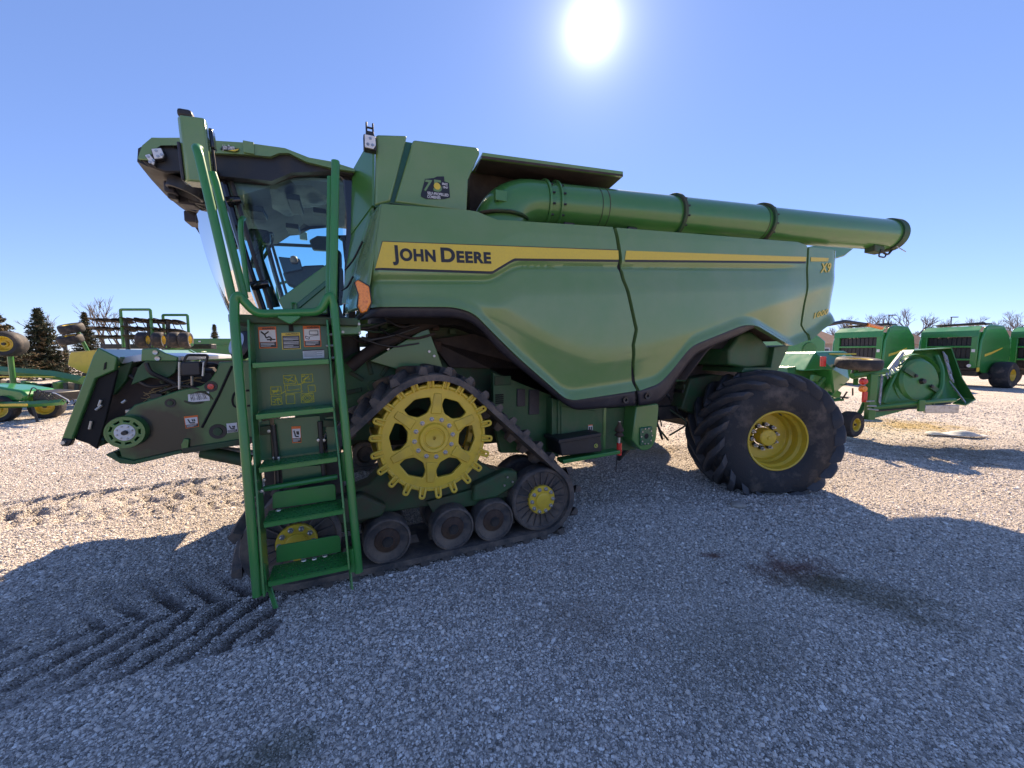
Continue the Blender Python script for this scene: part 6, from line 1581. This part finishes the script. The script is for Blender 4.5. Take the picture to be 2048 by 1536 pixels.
# hinge beam along the wing foot, front post with lamps
wtube(((6.807, 7.2, 0.665), (7.602, 7.2, 0.751), (8.468, 7.3, 0.795)), 0.035, 'hinge_beam', 'cutter_green')
wtube(((6.888, 7.25, 0.591), (7.811, 7.3, 0.651), (8.492, 7.4, 0.724)), 0.02, 'hinge_rod', 'black_steel')
PO = MB().box(-0.07, 0.07, -0.05, 0.05, -0.45, 0.42).build('hinge_post', 'cutter_green', RC, bevel=0.01); PO.location = loc((6.809, 7.25, 0.878))
wtube(((6.466, 7.3, 1.255), (6.71, 7.3, 1.293), (7.153, 7.35, 1.347)), 0.06, 'hinge_arm', 'cutter_green')
l_ = Vector(loc((6.558, 7.15, 1.114)))
for dz, m_ in ((0.05, 'red_lens'), (-0.09, 'amber')):
    o = MB().lathe([(0,-0.05),(0.05,-0.04),(0.065,0.0),(0.065,0.03)], (0,0,0), 16).build('tail_lamp', m_, RC, smooth=50); o.location = l_+Vector((0,0,dz))
MB().box(-0.03, 0.05, -0.02, 0.02, -0.34, -0.14).build('reflector', 'red_lens', RC, bevel=0.006).location = l_+Vector((0.03,0,0))
# folded-up gauge wheel lying flat on top, and the one on the ground
T = wheel_simple('gauge_wheel', RC, loc((6.752, 7.5, 1.486)), 0.36, 0.20, 0.2, tilt=(R(-84), 0, 0))
wtube(((6.808, 7.6, 1.405), (6.814, 7.6, 1.057)), 0.04, 'wheel_stem', 'cutter_green')
T = wheel_simple('gauge_wheel', RC, loc((6.504, 7.3, 0.331)), 0.245, 0.22, 0.125, R(20))
wtube(((6.616, 7.4, 0.391), (6.898, 7.5, 0.572), (6.966, 7.5, 0.968)), 0.04, 'wheel_arm', 'cutter_green')
# centre deck, gearbox hood, links
deck = [loc(q) for q in ((5.874, 8.2, 1.381), (6.563, 8.2, 1.456), (6.57, 8.0, 1.285), (6.342, 7.8, 0.733), (5.78, 7.8, 0.733))]
b = MB(); b.v = deck+[(x, y+1.6, z) for x, y, z in deck]; n = 5
b.f = [(0,1,2,3,4), (9,8,7,6,5)]+[(i, i+n, (i+1) % n+n, (i+1) % n) for i in range(n)]
b.build('centre_deck', 'cutter_green', RC, smooth=0, bevel=0.02, fix=True)
hood = [loc(q) for q in ((6.003, 7.9, 1.321), (6.303, 8.0, 1.71), (7.076, 8.2, 1.732), (7.32, 8.2, 1.594), (7.05, 8.0, 1.128), (6.569, 7.8, 0.836), (6.371, 7.7, 1.351))]
b = MB(); b.v = hood+[(x, y+1.2, z) for x, y, z in hood]; n = 7
b.f = [tuple(range(7)), tuple(range(13, 6, -1))]+[(i, i+n, (i+1) % n+n, (i+1) % n) for i in range(n)]
HD = b.build('gearbox_hood', 'baler_green', RC, smooth=0, bevel=0.03, fix=True)
MB().box(-0.05, 0.05, -0.02, 0.02, -0.10, 0.10).build('red_reflector', 'red_lens', RC, bevel=0.006).location = loc((6.179, 7.65, 1.522))
MB().box(-0.28, 0.28, -0.01, 0.01, -0.015, 0.015).build('hood_stripe', 'yellow_decal', RC).location = loc((6.899, 8.05, 1.669))
rr_ = random.Random(21)
for k in range(22):
    a = Vector(loc((6.401, 7.6, 0.858)))+Vector((rr_.uniform(-0.5,0.5), rr_.uniform(-0.2,0.9), rr_.uniform(-0.35,0.25)))
    d_ = Vector((rr_.uniform(-0.5,0.5), rr_.uniform(-0.3,0.3), rr_.uniform(-0.3,0.3)))
    MB().tube([a, a+d_], rr_.uniform(0.012, 0.035), 7).build('link_rod', rr_.choice(['cutter_green', 'baler_green', 'black_steel', 'black_plastic']), RC)
for k in range(9):
    a = Vector(loc((6.441, 7.7, 1.049)))+Vector((rr_.uniform(-0.5,0.45), rr_.uniform(0,0.8), rr_.uniform(-0.3,0.35))); s_ = rr_.uniform(0.05, 0.14)
    o = MB().box(-s_, s_, -s_*0.5, s_*0.5, -s_*0.7, s_*0.7).build('bracket_plate', rr_.choice(['cutter_green', 'baler_green', 'black_steel']), RC, bevel=0.008); o.location = a; o.rotation_euler = (0, rr_.uniform(-0.6, 0.6), rr_.uniform(-0.5, 0.5))
for q0, q1 in (((6.618, 7.1, 0.707), (6.776, 7.1, 0.707)), ((6.631, 7.1, 0.651), (6.819, 7.1, 0.632)), ((6.593, 7.1, 0.792), (6.731, 7.1, 0.801))):
    wtube((q0, q1), 0.014, 'hinge_pin', 'zinc')
MB().box(-0.30, 0.35, -0.02, 0.02, -0.11, 0.05).build('wing_skid', 'steel', RC, bevel=0.01).location = loc((8.194, 7.3, 0.651))
MB().box(-0.06, 0.06, -0.02, 0.02, -0.16, 0.06).build('skid_bracket', 'cutter_green', RC, bevel=0.01).location = loc((7.671, 7.15, 0.757))
# another implement's green housing between the combine and the balers
q = (9.13, 12.0, 1.932)
GB = empty('seeder_hopper', (q[0], q[1], 0)); tag(GB, 'small dark green hopper on legs partly hidden behind the combine tail', 'hopper')
MB().prism([(-0.6,1.35),(0.35,1.35),(0.62,1.65),(0.62,2.05),(0.35,2.25),(-0.6,2.2)], 0, 1.4).build('hopper_body', 'baler_green', GB, bevel=0.05)
MB().box(-0.75, -0.35, -0.1, 0.3, 0.2, 1.5).build('hopper_frame', 'black_steel', GB, bevel=0.02)
for x_ in (-0.3, 0.4):
    for y_ in (0.1, 1.2): MB().box(x_-0.04, x_+0.04, y_-0.04, y_+0.04, 0, 1.4).build('leg', 'baler_green', GB)
MB().lathe([(0,-0.02),(0.2,-0.02),(0.22,0.02)], (0.1,-0.02,1.8), 20).build('hopper_lid', 'cutter_green', GB)
# pale rag and rocks on the gravel
rg = random.Random(2)
gx_, gy_ = (9.016, 7.695)
b = MB().grid(26, 8, lambda s, t: (-0.55+1.1*s, (t-0.5)*0.26*(0.5+0.5*math.sin(PI*min(1, s*1.1+0.1)))+0.05*math.sin(7*s), 0.03+0.11*math.sin(PI*t)*(0.6+0.4*math.sin(11*s+2*t))*math.sin(PI*min(1, 0.08+s*0.9))))
mat('rag', (0.62, 0.60, 0.56), 0.9, col2=(0.40, 0.38, 0.34), nscale=9, bump=0.4, bscale=40)
o = b.build('rag', 'rag', None, smooth=60); o.location = (gx_, gy_, 0.0); o.rotation_euler = (0, 0, -0.15); solidify(o, 0.006)
tag(o, 'crumpled pale cloth rag lying on gravel in the mower shadow', 'rag')
mat('rock', (0.40, 0.36, 0.31), 0.85, col2=(0.28, 0.25, 0.22), nscale=14, bump=0.5, bscale=30)
def rock(loc_, sx, label):
    bm = bmesh.new(); bmesh.ops.create_icosphere(bm, subdivisions=3, radius=1)
    r_ = random.Random(int(sx*1000)); ph = [r_.uniform(0, 6) for _ in range(6)]
    for v in bm.verts:
        k = 1+0.16*math.sin(2.3*v.co.x+ph[0])+0.14*math.sin(3.1*v.co.y+ph[1])+0.10*math.sin(4.3*v.co.z+ph[2])
        v.co = (v.co.x*k*sx, v.co.y*k*sx*0.7, v.co.z*k*sx*0.42)
    me = bpy.data.meshes.new('rock'); bm.to_mesh(me); bm.free(); me.materials.append(MATS['rock'])
    o = put('rock', me, loc=(loc_[0], loc_[1], sx*0.16)); tag(o, label, 'rock', 'rocks lying on the gravel'); return o
rock((2.506, 4.148), 0.085, 'flat tan rock on gravel just below the rear tyre')
rock((7.361, 5.71), 0.06, 'small brown rock on sunlit gravel near the right edge')

# ================================================================== things standing behind, to the left
mat('needle', (0.030, 0.045, 0.020), 0.8, col2=(0.060, 0.058, 0.030), nscale=3)
mat('needle_tan', (0.14, 0.095, 0.042), 0.85, col2=(0.07, 0.065, 0.032), nscale=2)
mat('bark', (0.11, 0.085, 0.065), 0.9, col2=(0.16, 0.13, 0.10), nscale=6)
mat('bark_far', (0.17, 0.135, 0.12), 0.9)
def conifer(name, loc_, h, rad, seed, label, tan=0.35):
    t = empty(name, loc_); tag(t, label, 'conifer', 'conifers along the left boundary')
    r_ = random.Random(seed)
    MB().tube([(0,0,0), (0.02,0,h*0.5), (0.0,0.02,h)], [0.03*h*0.5, 0.016*h*0.5, 0.004], 8).build('trunk', 'bark', t)
    for nm, m_, frac in (('foliage', 'needle', 1-tan), ('sunlit_foliage', 'needle_tan', tan)):
        vs_, fs = [], []
        nb = int(430*frac*max(1, h/4))
        for k in range(nb):
            u_ = r_.random()**1.05; z0 = h*(0.04+0.95*u_); L_ = rad*(1.03-u_)**1.0*r_.uniform(0.40, 1.22)+0.06
            a_ = r_.uniform(0, 2*PI)
            if nm == 'sunlit_foliage' and r_.random() < 0.6: a_ = r_.uniform(-0.9, 1.4)  # sunlit side of the tree, put into the colour as tan needles
            d = Vector((math.cos(a_), math.sin(a_), r_.uniform(0.05, 0.55)))
            ns = max(4, int(L_*16))
            for j in range(ns):
                f = (j+0.6)/ns; p_ = Vector((0, 0, z0))+d*(L_*f)-Vector((0, 0, 0.18*L_*f*f))
                for s_ in range(3):
                    sd = Vector((r_.uniform(-1,1), r_.uniform(-1,1), r_.uniform(-0.4,0.9))).normalized()*r_.uniform(0.08, 0.20)
                    w_ = sd.cross(Vector((r_.uniform(-1,1), r_.uniform(-1,1), r_.uniform(-1,1)))).normalized()*0.032
                    i0 = len(vs_); vs_ += [p_-w_, p_+w_, p_+sd+w_*0.3, p_+sd-w_*0.3]; fs.append((i0, i0+1, i0+2, i0+3))
        me = bpy.data.meshes.new(nm); me.from_pydata([tuple(v) for v in vs_], [], fs); me.materials.append(MATS[m_]); me.update()
        put(nm, me, t)
    return t
def bare_tree(loc_, h, seed, label, group, m='bark', spread=0.5, depth=5):
    t = empty('bare_tree', loc_); tag(t, label, 'tree', group)
    r_ = random.Random(seed); tr = MB(); cr = MB()
    def grow(p_, d, L_, r0, k):
        q = p_+d*L_+Vector((r_.uniform(-1,1), r_.uniform(-1,1), 0))*L_*0.06
        (tr if k == 0 else cr).tube([p_, (p_+q)/2+Vector((r_.uniform(-1,1), r_.uniform(-1,1), 0))*L_*0.04, q], [r0, r0*0.85, r0*0.66], 5 if k < 2 else 3)
        if k >= depth: return
        for j in range(2 if k == 0 else r_.choice((2, 3, 3))):
            nd = (d+Vector((r_.uniform(-1,1), r_.uniform(-1,1), r_.uniform(-0.15,0.55)))*spread).normalized()
            grow(p_+(q-p_)*r_.uniform(0.65, 1.0), nd, L_*r_.uniform(0.62, 0.85), r0*0.62, k+1)
    grow(Vector((0,0,0)), Vector((0,0,1)), h*0.27, h*(0.026 if m == 'bark_far' else 0.018), 0)
    tr.build('trunk', m, t); cr.build('crown', m, t)
    return t
q = (-29.285, 24.0, -0.015); conifer('conifer_tree', (q[0], q[1], 0), 4.4, 1.55, 1, 'tall dark conifer standing free left of the yellow hopper', 0.22)
q = (-29.426, 22.0, 0.128); conifer('conifer_tree', (q[0], q[1], 0), 4.2, 1.75, 2, 'broad conifer with tan tips behind the raised wheel at the left edge', 0.45)
q = (-37.438, 34.0, -0.064); conifer('conifer_tree', (q[0], q[1], 0), 5.2, 1.3, 3, 'slim conifer rising behind the folded disc harrow', 0.35)
q = (-39.945, 45.0, -0.635); conifer('conifer_tree', (q[0], q[1], 0), 5.0, 0.9, 4, 'small far conifer tip left of the green grain wagon', 0.3)
q = (-34.556, 45.0, -0.635); conifer('conifer_tree', (q[0], q[1], 0), 4.9, 0.9, 5, 'small far conifer tip right over the green grain wagon', 0.3)
q = (-63.4, 60.0, 0.536); bare_tree((q[0], q[1], 0), 13.0, 11, 'bare tree with tall spreading crown behind the folded disc harrow', 'bare trees on the left')
q = (-63.259, 62.0, 0.497); bare_tree((q[0], q[1], 0), 11.5, 12, 'bare tree just right of the tallest one on the left', 'bare trees on the left')
q = (-63.471, 55.0, 0.633); bare_tree((q[0], q[1], 0), 9.5, 13, 'low bare tree between the dark conifer and the yellow hopper', 'bare trees on the left', spread=0.6)

# ---- disc harrow, wings folded up
HRX, HRY, _ = (-14.466, 15.0, 0.432)
HR = empty('disc_harrow', (HRX, HRY, 0)); tag(HR, 'folded disc harrow with black disc gangs and green upright frames', 'harrow')
HD_ = 15.0
org = Vector((HRX, HRY, 0))
def H3(pt): return tuple(Vector(pt)-org)
mat('disc_steel', (0.05, 0.04, 0.038), 0.5, metal=0.2, col2=(0.13, 0.09, 0.07), nscale=8)
disc = MB().lathe([(0.0,0.05),(0.12,0.035),(0.24,0.0),(0.243,0.004),(0.12,0.042),(0,0.058)], (0,0,0), 24).mesh('disc_blade', 'disc_steel', 40)
rd = random.Random(17)
for (xa, za, n_, y0) in ((PHX0, PHZ, 5, 0) for PHX0, PHZ in ((-1.75,2.95),(-1.70,2.62),(-1.65,2.30),(-0.55,2.95),(-0.5,2.62),(-0.45,2.30),(0.35,2.9),(0.4,2.55))):
    gl_ = 0.95
    MB().tube([(xa, y0, za), (xa+gl_, y0+0.5, za+0.02)], 0.03, 6).build('gang_shaft', 'black_steel', HR)
    for k in range(n_):
        f = (k+0.5)/n_
        put('disc_blade', disc, HR, loc=(xa+gl_*f, y0+0.5*f, za), rot=(R(70)+rd.uniform(-.1,.1), R(rd.uniform(-12, 12)), 0))
        MB().tube([(xa+gl_*f, y0+0.5*f, za), (xa+gl_*f+0.05, y0+0.5*f+0.1, za-0.28)], 0.016, 5).build('disc_arm', 'black_steel', HR)
for (x_, w_, h_, dy) in ((-0.62, 1.15, 3.35, 0.0), (0.28, 1.0, 3.22, 0.8)):
    z0 = 1.9
    MB().tube(fillet([(x_, dy, z0), (x_, dy, h_), (x_+w_, dy, h_), (x_+w_, dy, z0)], 0.05), 0.05, 8).build('upright_frame', 'cutter_green', HR)
for x_ in (-0.75, 0.15, 0.9): MB().tube([(x_, 0.3, 1.2), (x_, 0.3, 3.0)], 0.07, 8).build('fold_mast', 'black_steel', HR)
MB().box(-2.3, 2.3, 0.1, 0.4, 1.55, 1.75).build('main_beam', 'cutter_green', HR, bevel=0.02)
MB().box(-2.6, 2.0, 1.0, 1.3, 1.85, 2.05).build('rear_beam', 'black_steel', HR, bevel=0.02)
for (x_, z_) in ((-2.35, 2.62), (-2.42, 2.20)):
    wheel_simple('transport_wheel', HR, (x_, -0.2, z_), 0.36, 0.30, 0.2, tilt=(R(-72), 0, R(-10)))
for x_ in (0.55, 1.15, 1.75, 2.15):
    wheel_simple('gauge_wheel', HR, (x_, -0.4, 2.17), 0.30, 0.30, 0.16, R(-70))
for x_ in (-1.5, 1.5): wheel_simple('transport_wheel', HR, (x_, 0.6, 0.5), 0.5, 0.4, 0.27, 0)
MB().tube([(-2.2,0.2,1.65), (-2.35,0.0,2.5)], 0.06, 8).build('wing_strut', 'cutter_green', HR)
MB().tube([(0.4,0.2,1.65), (2.3,-0.3,2.0)], 0.06, 8).build('wing_strut', 'cutter_green', HR)

# ---- planter hopper in yellow
q = (-13.377, 12.0, 0.999)
YH_ = empty('yellow_hopper', (q[0], q[1], 0)); tag(YH_, 'yellow tapered hopper on a dark frame behind the feeder mouth', 'hopper')
MB().prism([(-0.50,1.30),(-0.42,1.62),(-0.36,1.72),(0.55,1.78),(0.62,1.2),(0.38,1.02),(0.0,1.05)], 0, 0.9).build('hopper_body', 'yellow_paint', YH_, bevel=0.03)
MB().box(-0.2, 0.5, 0.1, 0.8, 0.35, 1.06).build('hopper_frame', 'black_steel', YH_, bevel=0.03)
MB().lathe([(0,-0.02),(0.05,-0.02),(0.06,0.01)], (0.42,-0.01,1.5), 14).build('hopper_bolt', 'black_steel', YH_)
for x_ in (-0.15, 0.45): MB().box(x_-0.05, x_+0.05, 0.4, 0.5, 0, 0.5).build('leg', 'black_steel', YH_)

# ---- long green beam implement (folded header / toolbar) low at the left
q = (-13.322, 11.0, 0.914)
TBR_ = empty('toolbar_implement', (q[0], q[1], 0)); tag(TBR_, 'long low green toolbar with dark row units left of the feeder house', 'implement')
MB().tube([(-2.0,0.3,1.20), (0.2,0.0,1.06), (1.35,-0.3,0.92)], 0.12, 4).build('main_beam', 'cutter_green', TBR_)
MB().box(-1.6, 1.3, -0.16, -0.14, 1.0, 1.03).build('beam_stripe', 'yellow_decal', TBR_)
rt = random.Random(31)
for k in range(12):
    x_ = -1.5+0.25*k
    o = MB().box(-0.07, 0.07, -0.15, 0.15, -0.2, 0.12).build('row_unit', rt.choice(['black_steel', 'cutter_green', 'black_plastic']), TBR_, bevel=0.02); o.location = (x_, 0.2+rt.uniform(-.1,.1), 0.72+rt.uniform(-.08,.08)); o.rotation_euler = (rt.uniform(-.3,.3), rt.uniform(-.3,.3), 0)
    MB().tube([(x_,0.2,0.6), (x_+0.1,0.0,0.35), (x_+0.05,-0.1,0.2)], 0.025, 6).build('row_arm', 'black_steel', TBR_)
for x_ in (-1.2, 1.0): MB().box(x_-0.05, x_+0.05, 0.1, 0.2, 0, 0.8).build('leg', 'cutter_green', TBR_)
wheel_simple('gauge_wheel', TBR_, (1.2, 0.2, 0.30), 0.30, 0.2, 0.16, 0.3)

# ---- drawbar implement at the very left: pale hood, tongue, wheel
q = (-12.487, 9.5, 0.522)
DBI = empty('trailed_mower', (q[0], q[1], 0)); tag(DBI, 'green trailed mower with yellow striped drawbar at the left edge', 'mower')
MB().prism([(-1.0,0.50),(-1.0,0.90),(-0.3,0.86),(0.30,0.76),(0.42,0.62),(0.30,0.48)], 0, 0.7).build('mower_hood', 'baler_green', DBI, bevel=0.05)
MB().prism([(0.42,0.50),(0.46,0.74),(1.0,0.70),(0.95,0.46)], 0.1, 0.7).build('front_curtain', 'black_steel', DBI, bevel=0.03)
MB().tube([(-1.0,-0.1,0.40), (0.6,-0.15,0.43), (1.55,-0.2,0.50)], 0.075, 4).build('drawbar', 'cutter_green', DBI)
MB().box(-0.1, 0.75, -0.27, -0.25, 0.40, 0.46).build('drawbar_stripe', 'yellow_decal', DBI)
MB().tube([(0.72,-0.15,0.42), (0.82,-0.15,0.0)], 0.025, 8).build('parking_stand', 'black_steel', DBI)
for k in range(6):
    a = (0.6+0.12*k, -0.1, 0.62+0.03*rt.uniform(-1,1)); MB().tube(fillet([a, (a[0]+0.25, -0.2, a[2]+0.28-0.04*k), (a[0]+0.6, -0.2, a[2]-0.08), (a[0]+0.62, -0.2, 0.5)], 0.15), 0.012, 6).build('hydraulic_hose', rt.choice(['black_plastic', 'bright_plate', 'black_steel']), DBI)
wheel_simple('mower_wheel', DBI, (-0.20, -0.05, 0.30), 0.33, 0.28, 0.20, R(25)); wheel_simple('mower_wheel', DBI, (0.30, 0.5, 0.30), 0.33, 0.28, 0.20, R(25))
# ---- wheel carried high at the left edge
q = (-13.693, 10.5, 1.93)
HW = empty('folded_wing_wheel', (q[0], q[1], 0)); tag(HW, 'yellow rimmed wheel held high on a folded wing at the left edge', 'wheel')
wheel_simple('raised_wheel', HW, (0,0,q[2]), 0.34, 0.42, 0.20, R(24))
MB().tube([(-0.35,0.3,0), (-0.3,0.25,q[2]-0.1), (0,0,q[2])], 0.06, 8).build('wing_strut', 'cutter_green', HW)

# ---- grain wagon: long green box
q = (-16.235, 20.0, 0.792)
GW = empty('grain_wagon', (q[0], q[1], 0)); tag(GW, 'long dark green grain wagon box behind the feeder house', 'wagon')
MB().prism([(-1.25,1.3),(-1.3,2.1),(-1.25,2.42),(2.4,2.42),(2.4,1.3)], 0, 2.2).build('wagon_box', 'cutter_green', GW, bevel=0.03)
MB().box(-1.30, 2.4, -0.04, 0.0, 2.06, 2.12).build('box_rail', 'cutter_green', GW, bevel=0.01)
MB().prism([(-1.2,0.7),(-1.2,1.3),(2.3,1.3),(2.3,0.7)], 0.2, 2.0).build('wagon_frame', 'black_steel', GW)
for x_ in (-0.7, 1.8):
    wheel_simple('wagon_wheel', GW, (x_, 0.15, 0.5), 0.5, 0.35, 0.27, 0); wheel_simple('wagon_wheel', GW, (x_, 2.05, 0.5), 0.5, 0.35, 0.27, 0)
MB().box(0.02, 0.14, -0.008, 0.0, 2.24, 2.30).build('white_label', 'white_decal', GW)
# ---- dark sign post behind
q = (-30.076, 26.0, 1.868)
SG = empty('gate_post', (q[0], q[1], 0)); tag(SG, 'dark gate post with a thin top rail right of the tall conifer', 'post')
MB().box(-0.10, 0.10, -0.05, 0.05, 0, 2.9).build('post', 'black_steel', SG, bevel=0.01); MB().tube([(-0.4,0,2.92), (0.7,0,2.92)], 0.02, 6).build('top_rail', 'black_steel', SG)

# ================================================================== far background
mat('roof_shingle', (0.20, 0.125, 0.095), 0.9, col2=(0.26, 0.17, 0.13), nscale=3)
mat('house_wall', (0.42, 0.33, 0.27), 0.9, col2=(0.36, 0.28, 0.23), nscale=2)
mat('house_glass', (0.05, 0.06, 0.08), 0.1)
def house(u0, u1, d, label, ridge):
    H = empty('house', ((u0[0]+u1[0])/2, u0[1], 0)); tag(H, label, 'house', 'houses beyond the yard')
    hw = (u1[0]-u0[0])/2
    MB().box(-hw+0.4, hw-0.4, 0.3, 8, 0, 2.9).build('wall', 'house_wall', H)
    b = MB(); b.add([(-hw,-0.2,2.8),(hw,-0.2,2.8),(hw,8.6,2.8),(-hw,8.6,2.8),(-hw*0.45,4.2,ridge),(hw*0.45,4.2,ridge)], [(0,1,5,4),(1,2,5),(2,3,4,5),(3,0,4),(3,2,1,0)])
    b.build('roof', 'roof_shingle', H, smooth=0)
    for k in range(3):
        x_ = -hw*0.6+hw*0.6*k; f = MB().box(x_-0.6, x_+0.6, 0.24, 0.32, 1.0, 2.3).build('window', 'white_decal', H); MB().box(x_-0.5, x_+0.5, 0.22, 0.26, 1.1, 2.2).build('pane', 'house_glass', f)
    return H
house((35.814, 48.0, 2.01), (42.343, 48.0, 2.01), 48, 'brown roofed house seen just behind the combine tail', 5.0)
house((51.934, 52.0, 2.036), (57.12, 52.0, 2.036), 52, 'brown roofed house between the two nearer balers', 5.4)
house((61.594, 50.0, 2.023), (69.691, 50.0, 2.023), 50, 'brown roofed house at the right edge of the photo', 5.3)
rb = random.Random(77)
TREES = [(51.1, 62.0), (56.5, 66.0), (53.0, 60.0), (58.6, 64.0), (54.7, 58.0), (60.4, 62.0), (66.4, 66.0), (62.1, 60.0), (68.2, 64.0), (66.6, 60.0), (75.4, 66.0), (70.5, 60.0), (77.0, 64.0), (82.2, 66.0), (77.1, 60.0), (84.3, 64.0)]
protos = [bare_tree((0,0,0), 7.9+0.5*i, 200+i, 'bare', 'bare trees beyond the balers', 'bark_far', spread=0.62, depth=6) for i in range(4)]
for i, (x_, y_) in enumerate(TREES):
    o = protos[i] if i < 4 else copy_tree(protos[i % 4])
    o.location = (x_, y_, 0); o.rotation_euler = (0, 0, rb.uniform(0, 6)); s_ = rb.uniform(0.85, 1.12); o.scale = (s_, s_, s_)
    o['label'] = 'leafless tree in the row along the far boundary behind the balers'
for (x_, y_, _z), lab in (((53.362, 55.0, 2.055), 'street lamp post left, over the first baler'), ((65.589, 58.0, 2.074), 'street lamp post right, over the second baler')):
    L_ = empty('street_lamp', (x_, y_, 0)); tag(L_, lab, 'lamp post', 'street lamps beyond the yard')
    MB().tube([(0,0,0), (0,0,7.0)], [0.09, 0.06], 8).build('pole', 'black_steel', L_)
    MB().box(-0.05, 0.9, -0.15, 0.15, 6.9, 7.02).build('lamp_head', 'black_steel', L_, bevel=0.02)
